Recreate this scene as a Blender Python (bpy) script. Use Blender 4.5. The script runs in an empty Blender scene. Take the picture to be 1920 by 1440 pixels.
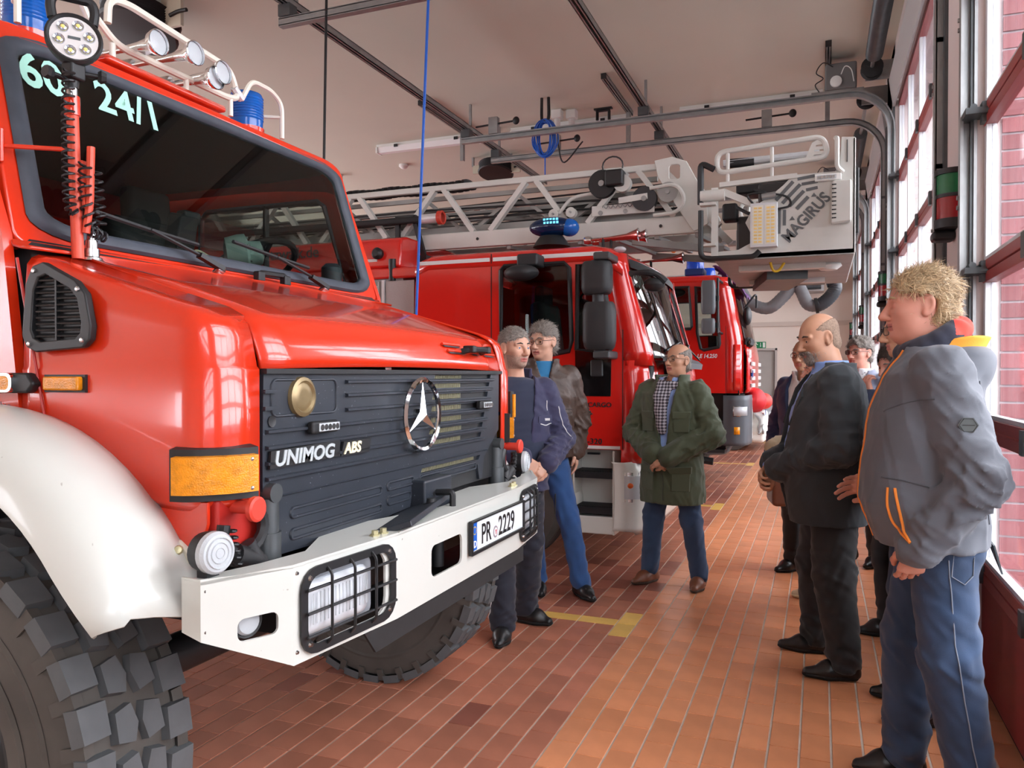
import bpy, bmesh, math, random
import numpy as np
from mathutils import Matrix, Vector
random.seed(7); np.random.seed(7)
S = bpy.context.scene
COL = S.collection
PI = math.pi
# ------------------------------------------------------------- camera / light
cam_d = bpy.data.cameras.new('camera'); cam = bpy.data.objects.new('camera', cam_d); COL.objects.link(cam)
cam_d.sensor_fit = 'HORIZONTAL'; cam_d.sensor_width = 36.0; cam_d.lens = 36.0*1460/1920
cam_d.clip_start = 0.05; cam_d.clip_end = 300
cam.location = (0, 0, 1.55)
cam.rotation_euler = (math.radians(90-0.693), 0, math.radians(21.564))
S.camera = cam
S.view_settings.view_transform = 'Standard'; S.view_settings.look = 'None'
S.view_settings.gamma = 1.0; S.view_settings.use_curve_mapping = False
S.view_settings.exposure = 1.3
W = bpy.data.worlds.new('overcast_sky'); S.world = W; W.use_nodes = True
_nt = W.node_tree; _bg = _nt.nodes['Background']
_bg.inputs[0].default_value = (0.95, 1.0, 0.98, 1); _bg.inputs[1].default_value = 5.0
def portal(name, loc, rot, sx, sy):
    l = bpy.data.lights.new(name, 'AREA'); l.shape = 'RECTANGLE'; l.size = sx; l.size_y = sy
    l.cycles.is_portal = True
    o = bpy.data.objects.new(name, l); COL.objects.link(o); o.location = loc; o.rotation_euler = rot
    return o

# ------------------------------------------------------------- materials
def lin(c):
    c = c/255.0
    return c/12.92 if c <= 0.04045 else ((c+0.055)/1.055)**2.4
def rgb(r, g, b): return (lin(r), lin(g), lin(b), 1.0)
MATS = {}
def mat(name, col, rough=0.5, metal=0.0, var=0.0, vscale=6.0, bump=0.0, bscale=60.0, coat=0.0, spec=0.5, rnd=0.0,
        emit=None, estr=0.0, speck=None, trans=0.0, bdist=0.002, sheen=0.0, sss=0.0, detail=4.0, stretch=None):
    if name in MATS: return MATS[name]
    m = bpy.data.materials.new(name); m.use_nodes = True; nt = m.node_tree; N = nt.nodes; L = nt.links
    p = N['Principled BSDF']
    c = rgb(*col)
    p.inputs['Base Color'].default_value = c; p.inputs['Roughness'].default_value = rough
    p.inputs['Metallic'].default_value = metal; p.inputs['Specular IOR Level'].default_value = spec
    if coat: p.inputs['Coat Weight'].default_value = coat; p.inputs['Coat Roughness'].default_value = 0.06
    if trans: p.inputs['Transmission Weight'].default_value = trans
    if sheen: p.inputs['Sheen Weight'].default_value = sheen; p.inputs['Sheen Roughness'].default_value = 0.5
    if sss:
        p.inputs['Subsurface Weight'].default_value = sss; p.inputs['Subsurface Radius'].default_value = (0.012, 0.005, 0.003)
        p.inputs['Subsurface Scale'].default_value = 0.6
    if emit: p.inputs['Emission Color'].default_value = rgb(*emit); p.inputs['Emission Strength'].default_value = estr
    tc = None
    def coord():
        nonlocal tc
        if tc is None:
            t = N.new('ShaderNodeTexCoord')
            if stretch:
                mp = N.new('ShaderNodeMapping'); mp.inputs['Scale'].default_value = stretch
                L.new(t.outputs['Object'], mp.inputs['Vector']); tc = mp.outputs['Vector']
            else: tc = t.outputs['Object']
        return tc
    src = None
    if var or rnd or speck:
        hsv = N.new('ShaderNodeHueSaturation'); hsv.inputs['Color'].default_value = c
        val = None
        if var:
            nz = N.new('ShaderNodeTexNoise'); nz.inputs['Scale'].default_value = vscale; nz.inputs['Detail'].default_value = detail
            L.new(coord(), nz.inputs['Vector'])
            mr = N.new('ShaderNodeMapRange'); mr.inputs[1].default_value = 0.3; mr.inputs[2].default_value = 0.7
            mr.inputs[3].default_value = 1-var; mr.inputs[4].default_value = 1+var
            L.new(nz.outputs['Fac'], mr.inputs[0]); val = mr.outputs[0]
        if rnd:
            oi = N.new('ShaderNodeObjectInfo'); ge = N.new('ShaderNodeNewGeometry')
            ad = N.new('ShaderNodeMath'); ad.operation = 'ADD'; L.new(oi.outputs['Random'], ad.inputs[0]); L.new(ge.outputs['Random Per Island'], ad.inputs[1])
            fr = N.new('ShaderNodeMath'); fr.operation = 'FRACT'; L.new(ad.outputs[0], fr.inputs[0])
            mr2 = N.new('ShaderNodeMapRange'); mr2.inputs[3].default_value = 1-rnd; mr2.inputs[4].default_value = 1+rnd
            L.new(fr.outputs[0], mr2.inputs[0])
            if val is None: val = mr2.outputs[0]
            else:
                mu = N.new('ShaderNodeMath'); mu.operation = 'MULTIPLY'; L.new(val, mu.inputs[0]); L.new(mr2.outputs[0], mu.inputs[1]); val = mu.outputs[0]
        if val is not None: L.new(val, hsv.inputs['Value'])
        src = hsv.outputs['Color']
        if speck:   # (colour, scale, threshold)
            vz = N.new('ShaderNodeTexNoise'); vz.inputs['Scale'].default_value = speck[1]; vz.inputs['Detail'].default_value = 1.0
            L.new(coord(), vz.inputs['Vector'])
            m3 = N.new('ShaderNodeMapRange'); m3.inputs[1].default_value = speck[2]; m3.inputs[2].default_value = speck[2]+0.05
            L.new(vz.outputs['Fac'], m3.inputs[0])
            mx = N.new('ShaderNodeMix'); mx.data_type = 'RGBA'; L.new(m3.outputs[0], mx.inputs[0])
            L.new(src, mx.inputs[6]); mx.inputs[7].default_value = rgb(*speck[0]); src = mx.outputs[2]
        L.new(src, p.inputs['Base Color'])
    if bump:
        nb = N.new('ShaderNodeTexNoise'); nb.inputs['Scale'].default_value = bscale; nb.inputs['Detail'].default_value = 3.0
        L.new(coord(), nb.inputs['Vector'])
        b = N.new('ShaderNodeBump'); b.inputs['Strength'].default_value = bump; b.inputs['Distance'].default_value = bdist
        L.new(nb.outputs['Fac'], b.inputs['Height']); L.new(b.outputs['Normal'], p.inputs['Normal'])
    MATS[name] = m
    return m
def glass(name, col=(255, 255, 255), rough=0.0, ior=1.5, refl=1.0):
    if name in MATS: return MATS[name]
    m = bpy.data.materials.new(name); m.use_nodes = True; nt = m.node_tree; N = nt.nodes; L = nt.links
    N.remove(N['Principled BSDF']); out = N['Material Output']
    t = N.new('ShaderNodeBsdfTransparent'); t.inputs[0].default_value = rgb(*col)
    g = N.new('ShaderNodeBsdfGlossy'); g.inputs['Roughness'].default_value = rough
    f = N.new('ShaderNodeFresnel'); f.inputs[0].default_value = ior
    mu = N.new('ShaderNodeMath'); mu.operation = 'MULTIPLY'; mu.inputs[1].default_value = refl; L.new(f.outputs[0], mu.inputs[0])
    x = N.new('ShaderNodeMixShader'); L.new(mu.outputs[0], x.inputs[0]); L.new(t.outputs[0], x.inputs[1]); L.new(g.outputs[0], x.inputs[2])
    L.new(x.outputs[0], out.inputs[0]); MATS[name] = m
    return m

# ------------------------------------------------------------- mesh helpers
def V(*a): return Vector(a)
class MB:
    def __init__(s): s.v = []; s.f = []; s.m = []; s.cur = 0
    def add(s, vs, fs):
        o = len(s.v); s.v.extend([tuple(p) for p in vs]); s.f.extend([tuple(o+i for i in f) for f in fs]); s.m.extend([s.cur]*len(fs)); return s
    def slot(s, i): s.cur = i; return s
    def box(s, x0, x1, y0, y1, z0, z1):
        return s.add([(x0,y0,z0),(x1,y0,z0),(x1,y1,z0),(x0,y1,z0),(x0,y0,z1),(x1,y0,z1),(x1,y1,z1),(x0,y1,z1)],
                     [(3,2,1,0),(4,5,6,7),(0,1,5,4),(1,2,6,5),(2,3,7,6),(3,0,4,7)])
    def cbox(s, c, d, rz=0.0, ry=0.0, rx=0.0):
        M = Matrix.Translation(c) @ Matrix.Rotation(rz,4,'Z') @ Matrix.Rotation(ry,4,'Y') @ Matrix.Rotation(rx,4,'X')
        h = [k/2 for k in d]
        vs = [M @ Vector((a*h[0], b*h[1], e*h[2])) for a,b,e in ((-1,-1,-1),(1,-1,-1),(1,1,-1),(-1,1,-1),(-1,-1,1),(1,-1,1),(1,1,1),(-1,1,1))]
        return s.add(vs, [(3,2,1,0),(4,5,6,7),(0,1,5,4),(1,2,6,5),(2,3,7,6),(3,0,4,7)])
    def bar(s, a, b, w, h, up=(0,0,1)):
        a = Vector(a); b = Vector(b); d = (b-a).normalized(); u = Vector(up)
        if abs(d.dot(u)) > 0.99: u = Vector((1,0,0))
        r = d.cross(u).normalized(); u = r.cross(d)
        q = [(-1,-1),(1,-1),(1,1),(-1,1)]
        vs = [e + r*(i*w/2) + u*(j*h/2) for e in (a,b) for i,j in q]
        return s.add(vs, [(3,2,1,0),(4,5,6,7),(0,1,5,4),(1,2,6,5),(2,3,7,6),(3,0,4,7)])
    def tube(s, pts, r, n=8, closed=False, caps=True):
        pts = [Vector(p) for p in pts]; k = len(pts)
        rs = r if isinstance(r, (list, tuple)) else [r]*k
        T = []
        for i in range(k):
            if closed: t = pts[(i+1)%k]-pts[i-1]
            else: t = pts[min(i+1,k-1)]-pts[max(i-1,0)]
            T.append(t.normalized() if t.length > 1e-9 else Vector((0,0,1)))
        nrm = T[0].orthogonal().normalized(); rings = []
        for i in range(k):
            nrm = nrm - T[i]*nrm.dot(T[i])
            nrm = nrm.normalized() if nrm.length > 1e-6 else T[i].orthogonal().normalized()
            b = T[i].cross(nrm)
            rings.append([pts[i] + (nrm*math.cos(2*PI*j/n)+b*math.sin(2*PI*j/n))*rs[i] for j in range(n)])
        return s.loft(rings, True, caps and not closed, closed)
    def loft(s, rings, closed=True, caps=True, wrap=False):
        n = len(rings[0]); k = len(rings); vs = [p for r in rings for p in r]; fs = []
        for i in range(k if wrap else k-1):
            i2 = (i+1) % k
            for j in range(n if closed else n-1):
                j2 = (j+1) % n
                fs.append((i*n+j, i*n+j2, i2*n+j2, i2*n+j))
        if caps and closed:
            fs.append(tuple(range(n-1,-1,-1))); fs.append(tuple((k-1)*n+j for j in range(n)))
        return s.add(vs, fs)
    def lathe(s, prof, c, ax=(0,0,1), n=24, caps=True):
        ax = Vector(ax).normalized(); u = ax.orthogonal().normalized(); w = ax.cross(u); c = Vector(c)
        rings = [[c + ax*h + (u*math.cos(2*PI*j/n)+w*math.sin(2*PI*j/n))*max(r,1e-4) for j in range(n)] for r,h in prof]
        return s.loft(rings, True, caps)
    def cyl(s, a, b, r, n=16): return s.tube([a,b], r, n)
    def prism(s, poly, d):
        n = len(poly); d = Vector(d); p = [Vector(q) for q in poly]
        return s.add(p + [q+d for q in p], [tuple(range(n-1,-1,-1)), tuple(range(n,2*n))] + [(i,(i+1)%n,n+(i+1)%n,n+i) for i in range(n)])
    def ring_prism(s, outer, inner, d):   # frame: outer and inner loops of equal count, extruded by d
        n = len(outer); d = Vector(d); o = [Vector(q) for q in outer]; i_ = [Vector(q) for q in inner]
        vs = o + i_ + [q+d for q in o] + [q+d for q in i_]; fs = []
        for k in range(n):
            a = (k+1) % n
            fs += [(k,a,n+a,n+k), (2*n+k,3*n+k,3*n+a,2*n+a), (k,2*n+k,2*n+a,a), (n+k,n+a,3*n+a,3*n+k)]
        return s.add(vs, fs)
    def grid(s, P):   # P[i][j] points
        a = len(P); b = len(P[0])
        return s.add([p for r in P for p in r], [(i*b+j, i*b+j+1, (i+1)*b+j+1, (i+1)*b+j) for i in range(a-1) for j in range(b-1)])
    def ell(s, c, r, n=16, k=10):
        rings = []
        for i in range(k+1):
            t = PI*i/k; rings.append([(c[0]+r[0]*max(math.sin(t),1e-3)*math.cos(2*PI*j/n), c[1]+r[1]*max(math.sin(t),1e-3)*math.sin(2*PI*j/n), c[2]-r[2]*math.cos(t)) for j in range(n)])
        return s.loft(rings, True, True)
    def build(s, name, m, parent=None, smooth=30, bevel=0.0, seg=2, solid=0.0, sub=0, offset=0):
        me = bpy.data.meshes.new(name); me.from_pydata(s.v, [], s.f)
        ms = m if isinstance(m, (list, tuple)) else [m]
        for q in ms: me.materials.append(q)
        if len(ms) > 1: me.polygons.foreach_set('material_index', s.m)
        bm = bmesh.new(); bm.from_mesh(me); bmesh.ops.recalc_face_normals(bm, faces=bm.faces); bm.to_mesh(me); bm.free()
        if smooth:
            me.polygons.foreach_set('use_smooth', [True]*len(me.polygons))
            if not bevel and not sub: me.set_sharp_from_angle(angle=math.radians(smooth))
        o = bpy.data.objects.new(name, me); COL.objects.link(o)
        if solid: md = o.modifiers.new('solid', 'SOLIDIFY'); md.thickness = solid; md.offset = offset
        if sub: md = o.modifiers.new('sub', 'SUBSURF'); md.levels = sub; md.render_levels = sub
        if bevel:
            md = o.modifiers.new('bevel', 'BEVEL'); md.width = bevel; md.segments = seg; md.limit_method = 'ANGLE'; md.angle_limit = math.radians(35); md.harden_normals = True
        if parent: attach(o, parent)
        return o
def attach(o, parent):
    o.parent = parent; o.matrix_parent_inverse = Matrix.Identity(4)
    p = parent; off = Vector((0,0,0))
    if 'base' in parent.keys(): off = Vector(parent['base'])
    if parent.type == 'EMPTY' and 'base' in parent.keys(): o.matrix_parent_inverse = Matrix.Translation(-off)
    return o
def tag(o, label=None, cat=None, group=None, kind=None):
    if label: o['label'] = label
    if cat: o['category'] = cat
    if group: o['group'] = group
    if kind: o['kind'] = kind
    return o
def thing(name, label, cat, loc=(0,0,0), rz=0.0, group=None, local=False, kind=None):
    o = bpy.data.objects.new(name, None); o.empty_display_size = 0.1; COL.objects.link(o)
    o.location = loc; o.rotation_euler = (0,0,rz)
    if not local: o['base'] = tuple(loc)
    return tag(o, label, cat, group, kind)
def copy_tree(o, parent=None):
    c = o.copy(); COL.objects.link(c)
    if parent: c.parent = parent
    for ch in o.children: copy_tree(ch, c)
    return c
def rrect(w, h, r, n=5):
    pts = []
    for cx, cy, a0 in ((w/2-r,h/2-r,0),(-w/2+r,h/2-r,90),(-w/2+r,-h/2+r,180),(w/2-r,-h/2+r,270)):
        for i in range(n): a = math.radians(a0+90*i/(n-1)); pts.append((cx+r*math.cos(a), cy+r*math.sin(a)))
    return pts
def smooth_path(pts, n=8, closed=False):
    P = [Vector(p) for p in pts]; k = len(P); out = []
    for i in range(k if closed else k-1):
        p1 = P[i]; p2 = P[(i+1)%k]; p0 = P[i-1] if (closed or i > 0) else p1*2-p2; p3 = P[(i+2)%k] if (closed or i+2 < k) else p2*2-p1
        for j in range(n):
            t = j/n; out.append(0.5*((2*p1)+(p2-p0)*t+(2*p0-5*p1+4*p2-p3)*t*t+(3*p1-p0-3*p2+p3)*t**3))
    if not closed: out.append(P[-1])
    return out
def round_path(pts, r, n=5, closed=False):
    P = [Vector(p) for p in pts]; k = len(P); out = []
    for i in range(k):
        if not closed and i in (0, k-1): out.append(P[i]); continue
        a = P[i-1]; b = P[i]; c = P[(i+1)%k]
        d1 = (a-b); d2 = (c-b); q = min(r, d1.length*0.49, d2.length*0.49)
        s_ = b+d1.normalized()*q; e = b+d2.normalized()*q
        for j in range(n+1):
            t = j/n; out.append(s_*(1-t)**2+b*2*t*(1-t)+e*t*t)
    return out
def text_mesh(name, txt, size, origin, right, up, m, parent=None, depth=0.002, bold=0.0, shear=0.0, sx=1.0, align='LEFT', spacing=1.0):
    """flat raised lettering: origin = left end of the baseline, right/up are world vectors"""
    cu = bpy.data.curves.new(name, 'FONT'); cu.body = txt; cu.size = size; cu.extrude = depth/2; cu.offset = bold; cu.shear = shear
    cu.align_x = align; cu.space_character = spacing; cu.resolution_u = 3
    to = bpy.data.objects.new(name, cu); COL.objects.link(to)
    bpy.context.view_layer.update()
    me = bpy.data.meshes.new_from_object(to.evaluated_get(bpy.context.evaluated_depsgraph_get()))
    bpy.data.objects.remove(to)
    r = Vector(right).normalized(); u = Vector(up).normalized(); nrm = r.cross(u)
    M = Matrix(((r.x*sx,u.x,nrm.x,origin[0]),(r.y*sx,u.y,nrm.y,origin[1]),(r.z*sx,u.z,nrm.z,origin[2]),(0,0,0,1)))
    me.transform(M); me.materials.clear(); me.materials.append(m)
    o = bpy.data.objects.new(name, me); COL.objects.link(o)
    if parent: attach(o, parent)
    return o
# camera ray helpers (a pixel of the 1920x1440 frame gives a direction; the plane gives the distance)
_F, _P, _Yw = 1460.0, math.radians(0.693), math.radians(21.564)
def _ray(x, y):
    a = (x-960)/_F; b = -(y-720)/_F; cp, sp = math.cos(_P), math.sin(_P)
    v = (a, cp+b*sp, -sp+b*cp); c, s = math.cos(_Yw), math.sin(_Yw)
    return Vector((v[0]*c-v[1]*s, v[0]*s+v[1]*c, v[2]))
def onX(x, y, X): r = _ray(x,y); t = X/r.x; return Vector((0,0,1.55))+r*t
def onY(x, y, Y): r = _ray(x,y); t = Y/r.y; return Vector((0,0,1.55))+r*t
def onZ(x, y, Z=0): r = _ray(x,y); t = (Z-1.55)/r.z; return Vector((0,0,1.55))+r*t
def proj(X, Y, Z):
    Z -= 1.55; c, s = math.cos(_Yw), math.sin(_Yw); a = X*c+Y*s; d = -X*s+Y*c
    cp, sp = math.cos(_P), math.sin(_P); u = d*sp+Z*cp; f = d*cp-Z*sp
    return (960+_F*a/f, 720-_F*u/f, f)
# ============================================================= ROOM
CEIL = 5.05; XD = 0.78; YB = 19.5; XL = -13.0; YF = -4.8
DOORS = [0.92+4.6*k for k in range(-1, 4)]; DW = 3.58; DH = 4.42
M_ceil = mat('painted_ceiling', (216, 216, 202), 0.9, var=0.02, vscale=1.0, bump=0.15, bscale=140)
M_wall = mat('painted_wall', (240, 228, 216), 0.85, var=0.02, vscale=1.5, bump=0.15, bscale=120)
M_pillar = mat('painted_pillar', (206, 192, 188), 0.75, var=0.03, vscale=2)
M_grout = mat('cement_grout', (196, 182, 168), 0.9, var=0.15, vscale=9)
M_tile_o = mat('orange_clinker', (214, 142, 100), 0.34, var=0.10, vscale=5, rnd=0.10, bump=0.06, bscale=30, spec=0.5)
M_tile_r = mat('red_clinker', (176, 112, 88), 0.36, var=0.14, vscale=5, rnd=0.16, bump=0.08, bscale=30, spec=0.5)
M_tile_d = mat('dark_clinker', (146, 88, 72), 0.36, var=0.14, vscale=5, rnd=0.16, bump=0.08, bscale=30, spec=0.5)
M_tile_y = mat('yellow_clinker', (228, 186, 98), 0.36, var=0.10, vscale=5, rnd=0.10, bump=0.06, bscale=30)
M_steel = mat('galvanised_steel', (158, 160, 160), 0.42, 0.75, var=0.12, vscale=8)
M_steel_d = mat('dark_steel', (88, 92, 94), 0.45, 0.6, var=0.12, vscale=8)
M_black = mat('black_plastic', (26, 27, 29), 0.5)
M_rubber = mat('black_rubber', (30, 30, 31), 0.75, var=0.1, vscale=20)
M_white = mat('white_plastic', (232, 232, 228), 0.5)
M_redfr = mat('red_door_frame', (150, 58, 56), 0.4, var=0.04)
M_alu = mat('pale_aluminium', (214, 217, 220), 0.4, 0.35)
M_pane = glass('window_glass', (247, 245, 250), 0.0, 1.45, 0.35)
M_blue = mat('blue_cable', (20, 90, 190), 0.5)

floor = MB().box(XL, 1.2, YF, YB, -0.2, -0.004).build('floor', M_grout); tag(floor, kind='structure')
# tiles: long joints run along the door wall; module measured from the photograph
TW, TL, JX, JY = 0.1223, 0.237, 0.008, 0.004
def tile_mesh(name, w, l, m):
    b = MB(); h = 0.0; e = 0.0015
    x, y = w/2, l/2
    b.add([(-x,-y,-0.006),(x,-y,-0.006),(x,y,-0.006),(-x,y,-0.006),(-x+e,-y+e,h),(x-e,-y+e,h),(x-e,y-e,h),(-x+e,y-e,h)],
          [(4,5,6,7),(0,1,5,4),(1,2,6,5),(2,3,7,6),(3,0,4,7)])
    o = b.build(name, m, smooth=0); me = o.data; bpy.data.objects.remove(o); return me
tmesh = {k: tile_mesh('tile_'+k, TW-JX, TL-JY, m) for k, m in (('o', M_tile_o), ('r', M_tile_r), ('d', M_tile_d), ('y', M_tile_y))}
ymesh = tile_mesh('tile_cross', 2*TW-JX, 0.115, M_tile_y)
YT = [4.72+4.64*k for k in range(-1, 4)]
rng = random.Random(3); tiles = []
for ci in range(-32, 15):
    x0 = -1.05 + ci*TW; xc = x0+TW/2
    if xc > 0.76: continue
    off = rng.random()*TL if ci % 2 else rng.random()*0.06
    y = 1.0 - off
    while y < YB-0.1:
        yc = y+TL/2; skip = False; kind = 'o' if ci >= 0 else 'r'
        for t in YT:
            lo_, hi_ = (t-0.2155, t+0.2625) if ci == -1 else (t-0.0245, t+0.0945)
            if -25 < ci < 0 and y < hi_ and y+TL > lo_:
                skip = True
                for a, c in ((y, lo_), (hi_, y+TL)):
                    if c-a > 0.03: tiles.append((None, xc, (a+c)/2, 'r', TW-JX, c-a-JY))
            if ci < 0 and t+0.1 < yc < t+1.75: kind = 'd' if rng.random() < 0.8 else 'r'
        if ci < -2 and kind == 'r' and rng.random() < 0.05: kind = 'd'
        if not skip: tiles.append((tmesh[kind], xc, yc, kind, TW-JX, TL-JY))
        y += TL
for t in YT:
    for dy in (-0.115, 0.122): tiles.append((tmesh['y'], -1.05-TW/2, t+dy+0.02, 'y', TW-JX, TL-JY))
    for k in range(12): tiles.append((ymesh, -1.05-TW-TW-2*TW*k, t+0.035, 'y', 2*TW-JX, 0.115))
def vis(t):
    p = proj(t[1], t[2], 0)
    if p[2] < 0.3 or not (-60 < p[0] < 1980 and p[1] < 1500): return 0
    a = proj(t[1], t[2]+t[5]/2, 0); b = proj(t[1], t[2]-t[5]/2, 0); c = proj(t[1]+t[4], t[2], 0)
    hid = 0.02 if (p[0] < 350 or (p[1] < 1240 and p[0] < 860)) else 1
    return abs(b[1]-a[1])*abs(c[0]-p[0])*hid
order = sorted(range(len(tiles)), key=lambda i: -vis(tiles[i]) if tiles[i][0] else 0)
near = set(order[:300]); rest = MB()
mi = {'o': 0, 'r': 1, 'd': 2, 'y': 3}
for i, t in enumerate(tiles):
    me, xc, yc, kind, w, l = t
    if i in near and me is not None:
        o = bpy.data.objects.new('floor_tile', me); COL.objects.link(o); o.location = (xc, yc, 0); o.parent = floor
    else:
        rest.slot(mi[kind]); x, y, e = w/2, l/2, 0.0015
        rest.add([(xc-x,yc-y,-0.006),(xc+x,yc-y,-0.006),(xc+x,yc+y,-0.006),(xc-x,yc+y,-0.006),(xc-x+e,yc-y+e,0),(xc+x-e,yc-y+e,0),(xc+x-e,yc+y-e,0),(xc-x+e,yc+y-e,0)],
                 [(4,5,6,7),(0,1,5,4),(1,2,6,5),(2,3,7,6),(3,0,4,7)])
o = rest.build('floor_tiles', [M_tile_o, M_tile_r, M_tile_d, M_tile_y], floor, smooth=0); tag(o, kind='stuff')
# plain tiled remainder deep under the vehicles
MB().box(XL, -1.05-32*TW, YF, YB, -0.006, -0.001).build('floor_tile', M_tile_r, floor)

tag(MB().box(XL, 1.2, YF, YB, CEIL, CEIL+0.2).build('ceiling', M_ceil), kind='structure')
b = MB(); b.box(XL-0.2, XL, YF, YB, 0, 2.0); b.box(XL-0.2, XL, YF, YB, 3.8, CEIL)
for i in range(6): b.box(XL-0.2, XL, YF+4.0*i if i else YF, (YF+4.0*i+0.7) if i < 5 else YB, 2.0, 3.8)  # gaps for windows added out of view to brighten ceiling and hall
tag(b.build('wall_left', M_wall), kind='structure')
for i in range(5):
    ya = YF+4.0*i+0.7; tag(MB().box(XL-0.12, XL-0.1, ya, ya+3.3, 2.0, 3.8).build('window_%d' % (3+i), M_pane), kind='structure')  # added pane, lets extra daylight in from the left
    portal('added_side_window_portal', (XL-0.25, ya+1.65, 2.9), (math.radians(90), 0, math.radians(-90)), 3.3, 1.8)
# back wall with a grey steel door
dx0, dx1, dz = onY(1392, 700, YB).x, onY(1453, 700, YB).x, onY(1432, 657, YB).z
b = MB(); b.box(XL, dx0, YB, YB+0.2, 0, CEIL); b.box(dx1, 1.2, YB, YB+0.2, 0, CEIL); b.box(dx0, dx1, YB, YB+0.2, dz, CEIL)
wb = tag(b.build('wall_back', M_wall), kind='structure')
d = tag(MB().box(dx0, dx1, YB+0.06, YB+0.1, 0, dz).build('door_6', mat('grey_door', (176, 172, 166), 0.5, var=0.02)), kind='structure')
b = MB(); b.box(dx0-0.05, dx0, YB-0.02, YB+0.1, 0, dz+0.05); b.box(dx1, dx1+0.05, YB-0.02, YB+0.1, 0, dz+0.05); b.box(dx0-0.05, dx1+0.05, YB-0.02, YB+0.1, dz, dz+0.05)
b.build('door_frame', mat('door_frame_grey', (196, 190, 184), 0.5), d)
MB().tube(round_path([(dx1-0.1, YB+0.06, 1.05), (dx1-0.1, YB-0.0, 1.05), (dx1-0.24, YB-0.0, 1.05)], 0.02), 0.012).build('door_handle', M_black, d)
z0 = onY(1450, 608, YB).z
tag(MB().box(-6, 0.7, YB-0.06, YB, z0-0.05, z0+0.05).build('trim_1', mat('cable_duct', (214, 200, 188), 0.6)), kind='structure')
# end wall behind the camera; its unseen windows are added to light the hall
b = MB(); b.box(XL, 1.2, YF-0.2, YF, 0, 1.4); b.box(XL, 1.2, YF-0.2, YF, 3.2, CEIL)
for x, x2 in ((XL, -12), (-10.2, -8), (-6.2, 1.2)): b.box(x, x2, YF-0.2, YF, 1.4, 3.2)
tag(b.build('wall_front', M_wall), kind='structure')
for i, x in enumerate((-12, -8)):
    w = MB().box(x, x+1.8, YF-0.12, YF-0.1, 1.4, 3.2).build('window_%d' % (i+1), M_pane); tag(w, kind='structure')
    portal('added_end_window_portal', (x+0.9, YF-0.25, 2.3), (math.radians(90), 0, 0), 1.8, 1.8)

# ---- right wall: pillars, lintel, glazed sectional doors
b = MB()
ys = [YF] + [v for d0 in DOORS for v in (d0, d0+DW)] + [YB]
for i in range(0, len(ys), 2):
    b.box(0.72, 1.2, ys[i], ys[i+1], 0, CEIL)
b.box(0.72, 1.2, YF, YB, DH+0.02, CEIL)
wr = tag(b.build('wall_right', M_pillar, bevel=0.012), kind='structure')
for d0 in DOORS[1:]:
    MB().box(0.718, 0.7205, d0+DW+0.32, d0+DW+0.335, 0, CEIL-0.4).build('expansion_joint', M_black, wr)
ZL = [0.0, 0.57, 1.28, 2.06, 2.84, 3.62, DH]
M_bottom = mat('red_door_panel', (132, 30, 34), 0.45, var=0.05)
def sectional_door(k, y0):
    d = thing('door_%d' % k, None, None, (XD, y0+DW/2, 0), kind='structure')
    y1 = y0+DW
    MB().box(XD-0.02, XD+0.03, y0+0.01, y1-0.01, 0.02, ZL[1]-0.05).build('bottom_panel', M_bottom, d, bevel=0.004)
    MB().box(XD-0.012, XD+0.02, y0+0.01, y1-0.01, 0.0, 0.03).build('bottom_seal', M_rubber, d)
    for z in ZL[1:-1]:
        b = MB(); b.box(XD-0.026, XD+0.03, y0+0.01, y1-0.01, z-0.055, z-0.004); b.box(XD-0.026, XD+0.03, y0+0.01, y1-0.01, z+0.004, z+0.055)
        b.build('cross_rail', M_redfr, d, bevel=0.004)
        MB().box(XD-0.018, XD+0.02, y0+0.03, y1-0.03, z+0.055, z+0.075).build('glazing_bead', M_alu, d)
        hg = MB()
        for q in range(5):
            yy = y0+0.06+(DW-0.12)*q/4; hg.box(XD-0.045, XD-0.024, yy-0.03, yy+0.03, z-0.05, z+0.05)
        for q in (y0+0.05, y1-0.05): hg.cyl((XD-0.05, q, z+0.02), (XD-0.05, q+(0.1 if q > y0+1 else -0.1), z+0.02), 0.012)
        hg.build('hinge_set', M_steel_d, d)
    MB().box(XD-0.026, XD+0.03, y0+0.01, y1-0.01, DH-0.07, DH).build('top_rail', M_redfr, d)
    for q in range(5):
        yy = y0+0.03+(DW-0.06)*q/4
        for i in range(1, len(ZL)-1):
            MB().box(XD-0.02, XD+0.024, yy-0.026, yy+0.026, ZL[i]+0.055, ZL[i+1]-0.055).build('stile', M_alu, d)
    for q in range(4):
        a = y0+0.056+(DW-0.06)*q/4; c = y0+0.004+(DW-0.06)*(q+1)/4
        for i in range(1, len(ZL)-1):
            MB().box(XD+0.002, XD+0.006, a, c, ZL[i]+0.05, ZL[i+1]-0.05).build('pane', M_pane, d, smooth=0)
    portal('door_portal', (XD+0.3, y0+DW/2, DH/2+0.3), (math.radians(90), 0, math.radians(90)), DW, DH-0.6)
    return d
for k, y0 in enumerate(DOORS): sectional_door(k+1, y0)

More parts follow.
